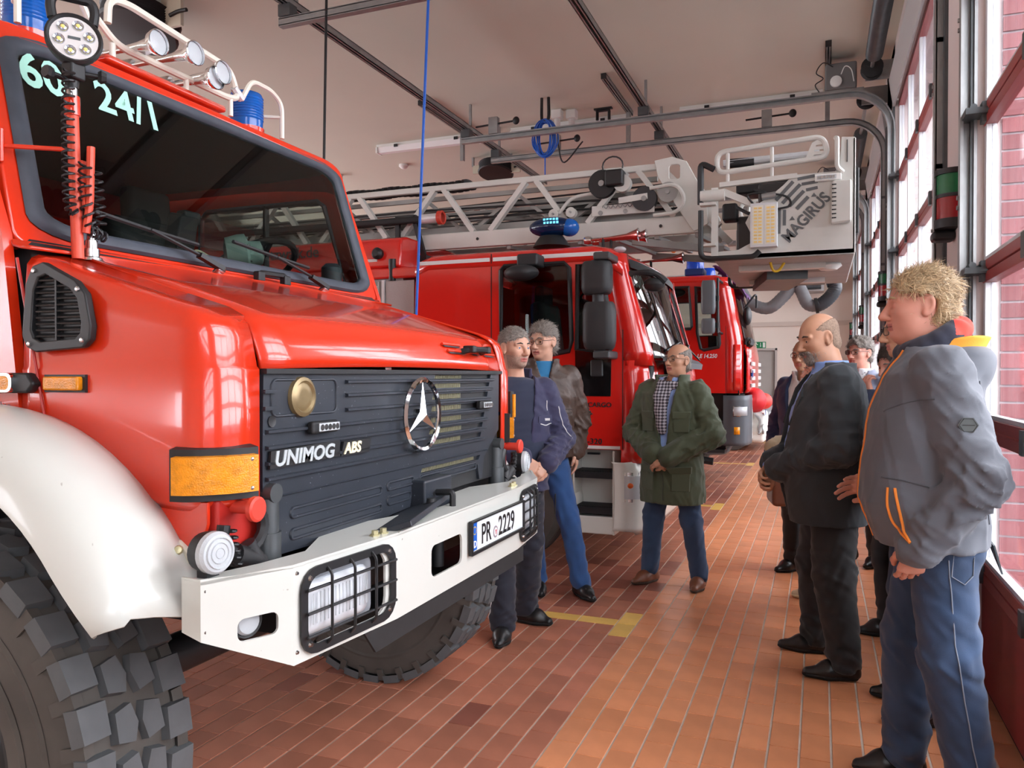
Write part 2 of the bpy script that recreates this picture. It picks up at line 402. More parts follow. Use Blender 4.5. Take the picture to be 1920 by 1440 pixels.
def door_track(y, side, label, x_end=-4.3, zt=4.55):
    t = thing('door_track', label, 'track', (0.69, y, 0), group='steel door tracks')
    arc = [(0.69-0.42*(1-math.cos(a)), y, zt-0.42+0.42*math.sin(a)) for a in [math.radians(90*i/8) for i in range(9)]]
    P = [(0.69, y, 0)] + arc + [(x_end, y, zt)]
    b = MB()
    for o in (-0.03, 0.03):   # two lips of the channel
        pts = [Vector(p) + Vector((0, 0, 0)) for p in P]
        rings = []
        for i, p in enumerate(pts):
            q = pts[max(i-1,0)]; r = pts[min(i+1,len(pts)-1)]; T = (r-q).normalized(); nn = Vector((-T.z, 0, T.x))
            c = p + nn*o*1.0
            rings.append([c+nn*0.007+Vector((0,-0.03,0)), c-nn*0.007+Vector((0,-0.03,0)), c-nn*0.007+Vector((0,0.03,0)), c+nn*0.007+Vector((0,0.03,0))])
        b.loft(rings)
    rings = []
    for i, p in enumerate(pts):
        q = pts[max(i-1,0)]; r = pts[min(i+1,len(pts)-1)]; T = (r-q).normalized(); nn = Vector((-T.z, 0, T.x)); s_ = 0.026*side
        rings.append([p+nn*0.03+Vector((0,s_-0.004,0)), p-nn*0.03+Vector((0,s_-0.004,0)), p-nn*0.03+Vector((0,s_+0.004,0)), p+nn*0.03+Vector((0,s_+0.004,0))])
    b.loft(rings); b.build('rail', M_steel, t)
    MB().box(0.70, 0.725, y+side*0.035-0.05, y+side*0.035+0.05, 0, DH).build('mounting_angle', M_steel_d, t)
    for z in (0.6, 1.3, 2.06, 2.84, 3.62):
        bb = MB(); bb.box(0.66, 0.76, y-side*0.12-0.02, y+side*0.03, z-0.015, z+0.015); bb.cyl((0.70, y-side*0.1, z+0.03), (0.70, y, z+0.03), 0.016)
        bb.build('roller_bracket', M_steel_d, t)
    for z in (1.0, 1.05, 2.4, 2.45, 3.3, 3.35): MB().cyl((0.655, y+0.02, z), (0.645, y+0.02, z), 0.012, 8).build('bolt', M_steel, t)
    return t
nm = ['nearest door', 'second door', 'third door', 'fourth door']
for k in range(1, 5):
    y0 = DOORS[k]
    door_track(y0-0.02, -1, 'steel roller track on the near jamb of the %s' % nm[k-1])
    door_track(y0+DW+0.02, 1, 'steel roller track on the far jamb of the %s' % nm[k-1])
# torsion shafts, drums and motors above the doors
for k in range(1, 5):
    y0 = DOORS[k]
    t = thing('torsion_spring', 'dark torsion spring tube above the %s' % nm[k-1], 'spring tube', (0.5, y0+DW/2, 4.8), group='door spring tubes')
    MB().cyl((0.5, y0-0.1, 4.8), (0.5, y0+DW+0.1, 4.8), 0.02).build('shaft', M_steel, t)
    sp = MB()
    sp.tube([(0.5, y0+1.4+0.014*i, 4.8) for i in range(130)], [0.078+0.006*(i % 2) for i in range(130)], 14); sp.build('spring_coil', M_steel_d, t)
    for yy in (y0-0.02, y0+DW+0.02): MB().lathe([(0.05,-0.06),(0.11,-0.05),(0.085,-0.03),(0.085,0.05),(0.11,0.06),(0.05,0.07)], (0.5, yy, 4.8), (0,1,0), 20).build('cable_drum', M_black, t)
    for q in (y0+DW+0.1, y0-0.12): MB().box(0.44, 0.718, q, q+0.02, 4.7, 4.9).build('bearing_plate', M_steel, t)
    m_ = thing('door_motor', 'grey door motor box with cables beside the %s lintel' % nm[k-1], 'motor', (0.28, y0+DW+0.15, 4.66), group='door motors')
    MB().box(0.04, 0.36, y0+DW+0.13, y0+DW+0.38, 4.66, 4.95).build('housing', mat('motor_grey', (112, 112, 112), 0.5), m_, bevel=0.02)
    MB().lathe([(0.06,0),(0.06,0.03),(0.03,0.04)], (0.15, y0+DW+0.13, 4.74), (0,-1,0), 16).build('gear_cover', M_white, m_)
    MB().tube(smooth_path([(0.12, y0+DW+0.11, 4.9),(0.02, y0+DW+0.09, 4.95),(-0.05, y0+DW+0.09, 4.85),(0.02, y0+DW+0.09, 4.78),(-0.06, y0+DW+0.09, 4.72),(-0.02, y0+DW+0.1, 4.64)], 6), 0.006).build('cable', M_black, m_)
    MB().tube(smooth_path([(0.33, y0+DW+0.12, 4.72),(0.3, y0+DW+0.08, 4.84),(0.24, y0+DW+0.08, 4.88),(0.2, y0+DW+0.08, 4.8)], 6), 0.005).build('cable', M_white, m_)
    MB().box(-0.1, 0.43, y0+DW+0.15, y0+DW+0.21, 4.6, 4.66).build('support_arm', M_steel, m_)
# lintel seal strip
for k in range(1, 5):
    y0 = DOORS[k]; o = MB().prism([(0.70, y0, DH-0.06), (0.66, y0, DH+0.22), (0.715, y0, DH+0.22), (0.72, y0, DH-0.06)], (0, DW, 0)).build('trim_%d' % (k+1), mat('lintel_seal', (172, 168, 166), 0.6)); tag(o, kind='structure')
# green/red signal lamps on the pillars
M_sg = mat('green_lens', (20, 120, 70), 0.25, trans=0.2); M_sr = mat('red_lens', (170, 24, 34), 0.25, trans=0.2)
for k in range(1, 5):
    y = DOORS[k]+DW+0.5; x = 0.72
    lab = ['nearest green and red signal lamp high on the first pillar', 'green and red signal lamp on the second pillar behind grey jacket', 'green and red signal lamp on the third pillar', 'small farthest green and red signal lamp by the back wall'][k-1]
    y = DOORS[k]+DW+(0.62 if k > 1 else 0.55)
    z0 = 2.38
    t = thing('signal_lamp', lab, 'signal lamp', (x, y, z0), group='signal lamps on the pillars')
    def half(zb, h, m, name, r=0.085):
        pts = [(x-0.02-r*math.sin(a), y-r*math.cos(a)*1.0, zb) for a in [PI*i/12 for i in range(13)]] + [(x, y+r, zb), (x, y-r, zb)]
        MB().prism(pts, (0, 0, h)).build(name, m, t)
    half(z0, 0.05, M_black, 'base_cap', 0.095); half(z0+0.05, 0.12, M_sr, 'red_lens'); half(z0+0.17, 0.02, M_black, 'divider', 0.09); half(z0+0.19, 0.11, M_sg, 'green_lens'); half(z0+0.30, 0.03, M_black, 'top_cap', 0.095)
    MB().box(x-0.11, x-0.1, y-0.006, y+0.006, z0+0.05, z0+0.3).build('rib', M_black, t)
    MB().box(x-0.12, x, y+0.02, y+0.14, z0-0.06, z0).build('bracket', M_black, t, bevel=0.02)

# ---- ceiling rails, hangers, lamps, cables
def channel(b, a, c, w=0.07, h=0.07, ax='y'):
    (x0,y0,z0),(x1,y1,z1) = a, c
    if ax == 'y':
        b.box(x0-w/2, x0+w/2, y0, y1, z0+h/2-0.008, z0+h/2); b.box(x0-w/2, x0-w/2+0.008, y0, y1, z0-h/2, z0+h/2); b.box(x0+w/2-0.008, x0+w/2, y0, y1, z0-h/2, z0+h/2)
        b.box(x0-w/2, x0-w/2+0.022, y0, y1, z0-h/2, z0-h/2+0.008); b.box(x0+w/2-0.022, x0+w/2, y0, y1, z0-h/2, z0-h/2+0.008)
    return b
for x, ya, yb, lab in ((-4.23, 1.0, 12.2, 'galvanised ceiling rail crossing above the ladder, left one'), (-1.94, 1.0, 12.2, 'galvanised ceiling rail crossing above the ladder, right one')):
    o = channel(MB(), (x, ya, 4.72), (x, yb, 4.72)).build('ceiling_rail', M_steel); tag(o, lab, 'rail', 'ceiling rails')
    for yy in (5.5, 9.12, 10.1):
        MB().box(x-0.06, x+0.06, yy-0.05, yy+0.05, 4.59, 4.69).build('clamp', M_steel_d, o)
        MB().box(x-0.015, x+0.015, yy+0.1, yy+0.13, 4.75, CEIL).build('drop_rod', M_steel, o)
names = {(-2.5,): ''}
for x, y, lab in ((-2.35, 10.1, 'steel hanger post from ceiling bar over the third door track, middle one'), (-4.75, 10.1, 'steel hanger post from ceiling bar over the third door track, left one'), (0.07, 10.1, 'steel hanger post from ceiling bar beside the door motor, right one')):
    t = thing('track_hanger', lab, 'hanger', (x, y, 4.58), group='track hangers')
    channel(MB(), (x, y-1.25, CEIL-0.035), (x, y+0.15, CEIL-0.035), 0.06, 0.06).build('ceiling_bar', M_steel, t)
    MB().box(x-0.03, x+0.03, y-1.27, y-1.25, CEIL-0.065, CEIL-0.005).build('end_cap', M_black, t)
    MB().box(x-0.025, x+0.025, y-0.03, y-0.01, 4.592, CEIL-0.06).build('post', M_steel, t); MB().box(x+0.02, x+0.028, y-0.04, y+0.02, 4.592, CEIL-0.06).build('flange', M_steel, t)
# buffer stops on the tracks
for x, y, lab in ((-3.85, 9.12, 'spring buffer on the second door track near its end'), (-3.35, 10.1, 'spring buffer on the third door track near the blue coil'), (-0.62, 10.1, 'steel buffer plate with rod and knob above the rescue cage')):
    t = thing('track_buffer', lab, 'buffer', (x, y, 4.58), group='track buffers')
    MB().box(x-0.06, x+0.06, y-0.04, y+0.04, 4.592, 4.8).build('plate', M_steel, t)
    MB().cyl((x-0.25, y, 4.71), (x+0.3, y, 4.73), 0.012).build('rod', M_black, t); MB().ell((x+0.3, y, 4.73), (0.045, 0.03, 0.05)).build('knob', M_black, t)
M_lamp = mat('lamp_diffuser', (238, 236, 238), 0.4)
for xa, xb, lab in ((-1.72, 0.02, 'unlit fluorescent batten near the doors'), (-6.3, -4.6, 'unlit fluorescent batten left above the ladder'), (-4.1, -2.4, 'unlit fluorescent batten behind the blue cable coil')):
    t = thing('fluorescent_lamp', lab, 'lamp', (xa, 10.35, CEIL-0.1), group='fluorescent battens')
    MB().box(xa, xb, 10.32, 10.4, CEIL-0.05, CEIL).build('housing', M_white, t); MB().prism([(xa+0.03, 10.3, CEIL-0.05), (xa+0.03, 10.315, CEIL-0.13), (xa+0.03, 10.405, CEIL-0.13), (xa+0.03, 10.42, CEIL-0.05)], (xb-xa-0.06, 0, 0)).build('diffuser', M_lamp, t)
    for q in (xa, xb-0.03): MB().box(q, q+0.03, 10.29, 10.43, CEIL-0.135, CEIL-0.045).build('end_cap', M_white, t)
    for q in (xa+0.35, xb-0.35): MB().box(q-0.03, q+0.03, 10.285, 10.3, CEIL-0.07, CEIL-0.03).build('clip', M_black, t)
p = onZ(757, 312, CEIL-0.03)
t = thing('smoke_detector', 'white round smoke detector on the ceiling', 'smoke detector', (p.x, p.y, CEIL-0.08))
MB().lathe([(0.075,0),(0.08,-0.03),(0.05,-0.06),(0.02,-0.075)], (p.x,p.y,CEIL), n=18).build('body', M_white, t)
p = onZ(636, 331, CEIL-0.03)
t = thing('junction_box', 'small white ceiling junction box left of the smoke detector', 'junction box', (p.x, p.y, CEIL-0.1)); MB().box(p.x-0.05,p.x+0.05,p.y-0.05,p.y+0.05,CEIL-0.1,CEIL).build('body', M_white, t, bevel=0.012); MB().cyl((p.x,p.y,CEIL-0.1),(p.x,p.y,CEIL-0.13),0.02).build('gland', M_white, t)
# blue coil with socket
yc = 9.35; p = onY(1020, 225, yc); q = onY(1022, 255, yc)
t = thing('cable_coil', 'blue coiled cable hanging from a black ceiling hook', 'cable coil', (q.x, yc, q.z))
MB().tube(smooth_path([(p.x-0.03,yc,CEIL),(p.x-0.03,yc,p.z+0.02),(p.x,yc,p.z-0.01),(p.x+0.06,yc,p.z+0.02),(p.x+0.06,yc,CEIL)],5), 0.02).build('hook', M_black, t)
co = MB()
for i in range(9):
    w = 0.07+0.012*i; ph = 0.1*i
    co.tube([(q.x+w*math.sin(a)*(1+0.06*math.sin(3*a+i)), yc+0.02*math.cos(i*2.1+a), p.z-0.22-0.01*(i%4)+(0.215+0.006*(i%3))*math.cos(a)) for a in [2*PI*j/26 for j in range(26)]], 0.009, 6, True)
co.build('cable_loops', M_blue, t); MB().cyl((q.x+0.0,yc,p.z-0.43),(q.x+0.0,yc,p.z-0.75),0.008).build('tail', M_blue, t)
for xx, lab in ((1045, 'white ceiling socket beside the blue cable coil'), (1072, 'pale ceiling terminal box right of the socket')):
    p = onZ(xx, 215, CEIL-0.06); t = thing('ceiling_socket', lab, 'socket', (p.x, p.y, CEIL-0.14)); MB().box(p.x-0.07,p.x+0.07,p.y-0.06,p.y+0.06,CEIL-0.12,CEIL).build('box', M_white, t, bevel=0.015); MB().cyl((p.x,p.y,CEIL-0.12),(p.x,p.y,CEIL-0.22),0.04).build('plug', M_white, t)
    if xx == 1045: MB().tube(smooth_path([(p.x,p.y,CEIL-0.2),(p.x+0.02,p.y,CEIL-0.5),(p.x+0.1,p.y,CEIL-0.7),(p.x+0.35,p.y,CEIL-0.45)],6),0.01).build('cable', M_black, t)
p = onZ(1131, 207, CEIL-0.03); t = thing('ceiling_hook', 'empty black ceiling hook near the hanger post', 'hook', (p.x,p.y,CEIL-0.16))
MB().tube(round_path([(p.x-0.08,p.y,CEIL-0.02),(p.x-0.08,p.y,CEIL-0.16),(p.x-0.08,p.y,CEIL-0.03),(p.x+0.08,p.y,CEIL-0.03),(p.x+0.08,p.y,CEIL-0.16)],0.02),0.02).build('prongs', M_black, t); MB().box(p.x-0.12,p.x+0.12,p.y-0.03,p.y+0.03,CEIL-0.02,CEIL).build('plate', M_black, t)
# hanging cables
a = onY(803, 2, 4.8); b_ = onY(780, 600, 4.8); k = (CEIL-a.z)/(b_.z-a.z)
tag(MB().tube([a+(b_-a)*k, a, b_], 0.010, 8).build('hanging_cable', M_blue), 'straight blue cable hanging in front of the red crew cab', 'cable')
a = onY(612, 2, 5.3); b_ = onY(607, 330, 5.3); k = (CEIL-a.z)/(b_.z-a.z)
tag(MB().tube([a+(b_-a)*k, a, b_], 0.011, 8).build('hanging_cable', M_black), 'straight black cable hanging behind the white roof bar', 'cable')
# cable reel above the nearest truck and another beyond the ladder
def reel(c, s, lab):
    t = thing('cable_reel', lab, 'cable reel', c, group='ceiling cable reels')
    x, y, z = c
    MB().lathe([(0.05,-0.11*s),(0.34*s,-0.10*s),(0.36*s,-0.08*s),(0.33*s,-0.05*s),(0.33*s,0.06*s),(0.36*s,0.08*s),(0.30*s,0.10*s),(0.05,0.11*s)], c, (0,0.25,1), 28).build('drum', M_black, t)
    cb = MB()
    for i in range(5): cb.lathe([(0.33*s,-0.04*s+0.022*s*i-0.01*s),(0.345*s,-0.04*s+0.022*s*i),(0.33*s,-0.04*s+0.022*s*i+0.01*s)], c, (0,0.25,1), 28, False)
    cb.build('wound_cable', M_rubber, t)
    MB().box(x+0.28*s, x+0.52*s, y-0.02, y+0.02, z-0.1*s, z+0.22*s).build('side_plate', mat('reel_beige', (200, 196, 176), 0.5), t, bevel=0.006)
    MB().box(x+0.3*s, x+0.34*s, y-0.02, y+0.02, z+0.2*s, CEIL).build('bracket', M_steel, t); MB().box(x-0.5*s, x-0.28*s, y-0.02, y+0.02, z-0.05*s, z+0.12*s).build('guide_plate', mat('reel_beige', (200,196,176)), t, bevel=0.006)
    MB().box(x-0.52*s, x-0.48*s, y-0.02, y+0.02, z+0.1*s, CEIL).build('bracket', M_steel, t)
    MB().tube(smooth_path([(x+0.4*s,y-0.03,z),(x+0.5*s,y-0.03,z+0.02),(x+0.6*s,y-0.03,z+0.02)],4),0.018*s).build('cable_outlet', M_black, t)
p = onY(262, 45, 5.6); reel((p.x, 5.6, p.z), 1.0, 'black cable reel hanging from the ceiling above the nearest truck')
p = onY(930, 318, 11.5); reel((p.x, 11.5, p.z), 0.8, 'black cable reel seen beyond the ladder')
# exit sign, exhaust hose, air heater on the back
p = onY(1423, 647, YB)
t = thing('exit_sign', 'green running man exit sign over the grey door', 'sign', (p.x, YB, p.z-0.1))
MB().box(p.x-0.16, p.x+0.16, YB-0.04, YB, p.z-0.075, p.z+0.075).build('panel', mat('exit_green', (20, 130, 80), 0.4), t)
M_sw = mat('sign_white', (236, 242, 236), 0.4)
MB().box(p.x+0.09, p.x+0.145, YB-0.045, YB-0.04, p.z-0.06, p.z+0.06).build('door_symbol', M_sw, t)
s_ = MB(); yy = YB-0.044
s_.ell((p.x-0.06, yy, p.z+0.048), (0.013, 0.004, 0.013), 10, 6); 
for q in ([(-0.065,0.03),(-0.085,-0.01)], [(-0.085,-0.01),(-0.055,-0.03),(-0.07,-0.06)], [(-0.085,-0.01),(-0.11,-0.03),(-0.14,-0.03)], [(-0.065,0.028),(-0.03,0.01),(-0.02,0.02)], [(-0.065,0.028),(-0.1,0.03),(-0.115,0.005)]):
    s_.tube([(p.x+u, yy, p.z+w) for u, w in q], 0.009, 6)
s_.build('running_figure', M_sw, t)
s_ = MB(); s_.prism([(p.x+0.02,yy,p.z-0.02),(p.x+0.06,yy,p.z-0.02),(p.x+0.04,yy,p.z-0.05)], (0,0.003,0)); s_.box(p.x+0.033,p.x+0.047,yy,yy+0.003,p.z-0.02,p.z+0.05); s_.build('arrow', M_sw, t)
M_hose = mat('exhaust_hose', (112, 112, 114), 0.55, var=0.1, vscale=10); M_hose_b = mat('black_exhaust_hose', (44, 46, 50), 0.5)
Yh = 16.2
P = [onY(x, y, Yh) for x, y in ((1362,533),(1385,540),(1405,567),(1440,578),(1470,555),(1490,530),(1502,545),(1515,570),(1535,572),(1555,558),(1566,540),(1560,525),(1548,528))]
t = thing('exhaust_hose', 'grey flexible exhaust extraction hose with black end hanging in loops', 'hose', tuple(P[4]))
sp = smooth_path(P, 10); n1 = 78
def ribbed(pts, r): return [r*(1.0+0.05*(i % 2)) for i in range(len(pts))]
MB().tube(sp[:n1], ribbed(sp[:n1], 0.115), 12).build('hose', M_hose, t); MB().tube(sp[n1-1:], ribbed(sp[n1-1:], 0.125), 12).build('end_hose', M_hose_b, t)
for q in (50, n1): MB().cyl(sp[q]-(sp[q+1]-sp[q-1]).normalized()*0.03, sp[q]+(sp[q+1]-sp[q-1]).normalized()*0.03, 0.15).build('clamp_ring', M_black, t)
pa, pb = onY(1372, 517, Yh), onY(1580, 510, Yh)
MB().cyl((pa.x-1.5, Yh, pb.z+0.05), (pb.x, Yh, pb.z+0.05), 0.03).build('carrier_rail', M_alu, t); MB().cyl(sp[50], (sp[50].x, Yh, CEIL), 0.012).build('hanger', M_steel, t)
Ya = 18.7; pa, pb = onY(1496, 508, Ya), onY(1545, 545, Ya)
t = thing('air_heater', 'grey louvred air heater box high on the back wall', 'heater', (pa.x, Ya, pb.z))
MB().box(pa.x, pb.x, Ya, Ya+0.6, pb.z, pa.z).build('housing', mat('heater_grey', (176, 176, 176), 0.5), t, bevel=0.01)
for i in range(4):
    z = pb.z+(pa.z-pb.z)*(i+0.6)/4.4; MB().cbox(((pa.x+pb.x)/2, Ya-0.02, z), (pb.x-pa.x-0.12, 0.09, 0.012), rx=0.6).build('louvre', M_steel_d, t)
MB().box(pa.x+0.06, pb.x-0.06, Ya-0.005, Ya+0.001, pb.z+0.05, pa.z-0.05).build('dark_opening', M_steel_d, t)
for q in (pa.x+0.06, pb.x-0.06): MB().box(q-0.02, q+0.02, Ya+0.2, Ya+0.24, pa.z, CEIL).build('drop_rod', M_steel, t)
p = onY(1413, 530, 17.0)
t = thing('ceiling_speaker', 'small dark dome hanging left of the air heater', 'loudspeaker', (p.x, 17.0, p.z)); MB().lathe([(0.03,0.1),(0.2,0.06),(0.21,0.03),(0.05,-0.06)], (p.x,17.0,p.z), n=18).build('dome', M_black, t); MB().cyl((p.x,17.0,p.z+0.08),(p.x,17.0,CEIL),0.012).build('rod', M_steel, t)
# orange hoist beacon far over the third vehicle
p = onY(1263, 466, 15.5); t = thing('hanging_hoist', 'orange ball hook hanging from a far ceiling rail', 'hoist', (p.x, 15.5, p.z)); MB().ell((p.x,15.5,p.z), (0.07,0.07,0.09)).build('ball', mat('hoist_orange', (226, 120, 40), 0.5), t); MB().cyl((p.x,15.5,p.z),(p.x,15.5,CEIL),0.012).build('rope', M_steel, t)
for y in (13.7, 14.7):
    pass

# ---- outside
M_asph = mat('courtyard_paving', (66, 64, 66), 0.9, var=0.06)
tag(MB().box(1.2, 60, -40, 70, -0.25, -0.03).build('courtyard_ground', M_asph), kind='structure')
M_blk = mat('red_block', (150, 94, 96), 0.8, var=0.08, vscale=3, rnd=0.12); M_blkj = mat('block_joint', (184, 174, 176), 0.9)
# brick reveal of the pillar seen through the nearest door
yr = DOORS[1]+DW
MB().box(0.83, 1.2, yr-0.006, yr-0.0005, 0, DH).build('mortar_bed', M_blkj, wr)
br0 = MB().box(0, 1, 0, 0.012, 0, 0.071).build('brick', M_blk, wr, smooth=0); me_b = br0.data; bpy.data.objects.remove(br0)
for r in range(53):
    z = 0.006+0.083*r
    for xa, xb in (((0.835, 0.945), (0.955, 1.2)) if r % 2 else ((0.835, 1.075), (1.085, 1.2))):
        o = bpy.data.objects.new('brick', me_b); COL.objects.link(o); o.parent = wr; o.location = (xa, yr-0.018+0.002*((r*7) % 3), z); o.scale = (xb-xa, 1, 1)
b2 = thing('pale_building', 'tall pale building across the courtyard', 'building', (14, 5, 0))
MB().box(16, 24, -30, 60, -0.03, 2.6).build('wall', mat('pale_render', (140, 134, 146), 0.9), b2)
for i in range(14):
    yy = -26+6*i; MB().box(15.95, 16.02, yy, yy+2.2, 0.9, 2.2).build('window', mat('far_glass', (86, 92, 104), 0.2), b2)
# ============================================================= UNIMOG FIRE TRUCK (nearest)
def plate(b, outer, holes, O, U, Vv, th):
    """flat plate with holes: 2-D loops in the frame O + x*U + y*V, thickness th along U x V (negative = other way)"""
    O = Vector(O); U = Vector(U); Vv = Vector(Vv); N = U.cross(Vv).normalized()
    bm = bmesh.new(); loops = []
    for lp in [outer]+holes:
        vs = [bm.verts.new((p[0], p[1], 0)) for p in lp]; loops.append(vs)
        for i in range(len(vs)): bm.edges.new((vs[i], vs[(i+1) % len(vs)]))
    bmesh.ops.triangle_fill(bm, edges=bm.edges[:], use_beauty=True)
    bm.verts.index_update()
    P2 = [(v.co.x, v.co.y) for v in bm.verts]; tris = [tuple(v.index for v in f.verts) for f in bm.faces]
    n = len(P2); vs = [O+U*x+Vv*y for x, y in P2] + [O+U*x+Vv*y+N*th for x, y in P2]
    fs = tris + [tuple(n+i for i in reversed(t)) for t in tris]
    for vs_ in loops:
        ids = [v.index for v in vs_]
        for i in range(len(ids)): a, c = ids[i], ids[(i+1) % len(ids)]; fs.append((a, c, n+c, n+a))
    bm.free(); return b.add(vs, fs)
def rr_at(cx, cy, w, h, r, n=5): return [(cx+x, cy+y) for x, y in rrect(w, h, r, n)]
M_red = mat('fire_red_paint', (214, 50, 20), 0.22, var=0.02, vscale=2, coat=0.8, spec=0.5)
M_redi = mat('red_inner_paint', (176, 36, 28), 0.45)
M_whitep = mat('white_enamel', (206, 208, 201), 0.3, var=0.02, vscale=4, coat=0.4, speck=((120,112,100), 46, 0.79))
M_grille = mat('dusty_black_plastic', (40, 45, 53), 0.42, var=0.12, vscale=9, speck=((120,126,134), 120, 0.74))
M_chrome = mat('chrome', (225, 228, 230), 0.08, 1.0)
M_chromed = mat('satin_chrome', (190, 192, 192), 0.25, 1.0)
M_amber = mat('amber_lens', (240, 150, 14), 0.15, var=0.22, vscale=45, trans=0.15, bump=0.5, bscale=240, bdist=0.003)
M_clear = mat('clear_lens', (224, 230, 234), 0.15, 0.0, trans=0.35, bump=0.3, bscale=200, bdist=0.003)
M_silver = mat('reflector_silver', (206, 212, 220), 0.12, 0.9)
M_tyre = mat('tyre_rubber', (82, 84, 86), 0.8, var=0.18, vscale=7, bump=0.2, bscale=90)
M_wall_t = mat('tyre_sidewall', (76, 71, 66), 0.85, var=0.2, vscale=5, bump=0.1, bscale=60)
M_gask = mat('rubber_seal', (62, 68, 78), 0.6, var=0.15, vscale=14)
M_wsg = glass('windscreen_glass', (196, 206, 200), 0.0, 1.5, 1.0)
M_frame = mat('chassis_black', (30, 31, 33), 0.5, var=0.1)
YC = 2.48
U_ = thing('fire_truck', 'red fire truck with long bonnet, white bumper and mint number on the windscreen, nearest', 'fire truck', (-2.1, YC, 0))
def P(x, v, z): return Vector((x, YC+v, z))
def lerp(a, b, t): return a+(b-a)*t
def interp(x, xs, ys):
    return float(np.interp(x, xs, ys))
# ---- wheels
def lug_mesh(name, poly, h):
    b = MB(); n = len(poly); R0 = 0.545; poly = [(p_[0]*1.22, p_[1]) for p_ in poly]
    cx = sum(p[0] for p in poly)/n; cy = sum(p[1] for p in poly)/n
    def q(p, r, k): s_, y = cx+(p[0]-cx)*k, cy+(p[1]-cy)*k; a = s_/R0; return (r*math.sin(a), y, r*math.cos(a))
    b.add([q(p, R0-0.01, 1.06) for p in poly]+[q(p, R0+h, 0.94) for p in poly], [tuple(range(n, 2*n))]+[(i, (i+1) % n, n+(i+1) % n, n+i) for i in range(n)])
    o = b.build(name, M_tyre, smooth=0); me = o.data; bpy.data.objects.remove(o); return me
NL = 30; pit = 2*PI*0.545/NL
LUGS = [lug_mesh('lug_a', [(-0.034,-0.158),(0.034,-0.158),(0.036,-0.082),(-0.030,-0.078)], 0.028),
        lug_mesh('lug_b', [(-0.022,-0.066),(0.036,-0.070),(0.046,-0.02),(0.012,-0.004),(-0.030,-0.016)], 0.028),
        lug_mesh('lug_c', [(-0.036,0.066),(0.022,0.070),(0.030,0.016),(-0.012,0.004),(-0.046,0.02)], 0.028),
        lug_mesh('lug_d', [(-0.034,0.158),(0.034,0.158),(0.030,0.078),(-0.036,0.082)], 0.028)]
SIDEL = None
def wheel(v, x=-2.1, R=0.57):
    prof = [(0.27,-0.13),(0.30,-0.15),(0.40,-0.158),(0.49,-0.156),(0.53,-0.145),(0.546,-0.12),(0.55,0),(0.546,0.12),(0.53,0.145),(0.49,0.156),(0.40,0.158),(0.30,0.15),(0.27,0.13)]
    t = MB(); c = P(x, v, R); t.lathe(prof, c, (0,1,0), 60, False)
    for rr, hh in ((0.44,0.1585),(0.36,0.158)):
        for sgn in (-1, 1): t.lathe([(rr-0.012, sgn*hh),(rr, sgn*(hh+0.004)),(rr+0.012, sgn*hh)], c, (0,1,0), 60, False)
    ty = t.build('tyre', M_wall_t, U_)
    rm = MB(); s_ = -1 if v < 0 else 1
    rm.lathe([(0.29,s_*0.13),(0.275,s_*0.14),(0.262,s_*0.125),(0.24,s_*0.05),(0.22,s_*0.03),(0.16,s_*0.05),(0.12,s_*0.10),(0.02,s_*0.11)], c, (0,1,0), 40, False)
    rm.lathe([(0.275,-s_*0.13),(0.25,-s_*0.1),(0.2,0),(0.02,0)], c, (0,1,0), 30, False)
    rm.build('rim', mat('rim_black', (34,34,36), 0.3, coat=0.3), ty)
    for k in range(NL):
        for j, me in enumerate(LUGS):
            o = bpy.data.objects.new('tread_lug', me); COL.objects.link(o); o.parent = ty; o.location = c
            o.rotation_euler = (0, (k+(0.0, 0.25, 0.5, 0.75)[j])*2*PI/NL, 0)
    sh = MB()
    for k in range(NL):
        for sgn, ph in ((-1, 0.0), (1, 0.75)):
            a = (k+0.5+ph)*2*PI/NL; ca, sa = math.cos(a), math.sin(a)
            tt = Vector((ca, 0, -sa)); rr = Vector((sa, 0, ca))
            q = [c+rr*r+tt*w+Vector((0, sgn*y, 0)) for r, w, y in ((0.56,-0.016,0.15),(0.56,0.016,0.15),(0.50,0.016,0.164),(0.50,-0.016,0.164),(0.555,-0.014,0.12),(0.555,0.014,0.12),(0.50,0.014,0.14),(0.50,-0.014,0.14))]
            sh.add(q, [(0,1,2,3),(4,7,6,5),(0,4,5,1),(1,5,6,2),(2,6,7,3),(3,7,4,0)])
    tag(sh.build('shoulder_ribs', M_wall_t, ty), kind='stuff')
wheel(-1.05); wheel(1.05)
MB().cyl(P(-2.1,-0.9,0.57), P(-2.1,0.9,0.57), 0.07).build('axle', M_frame, U_)
b = MB(); b.box(-7.2,-1.5,YC-0.45,YC-0.35,0.72,0.95); b.box(-7.2,-1.5,YC+0.35,YC+0.45,0.72,0.95); b.box(-1.75,-1.5,YC-0.5,YC+0.5,0.75,0.95); b.build('chassis_rail', M_frame, U_)
MB().box(-3.4,-1.42,YC-0.55,YC+0.55,0.95,1.5).build('engine_block', M_frame, U_)
# ---- bonnet
HF = [(-1.365,1.565),(-1.372,1.60),(-1.405,1.685),(-1.43,1.708),(-1.47,1.725),(-1.75,1.818),(-2.03,1.905)]
hs = 0.815
b = MB(); rows = []
for x, z in HF:
    dome = 0.012
    rows.append([P(x, lerp(-hs, hs, t/12), z + dome*(1-(2*t/12-1)**2)) for t in range(13)])
b.grid(rows)
hood = b.build('bonnet', M_red, U_, smooth=50, solid=0.012, offset=-1)
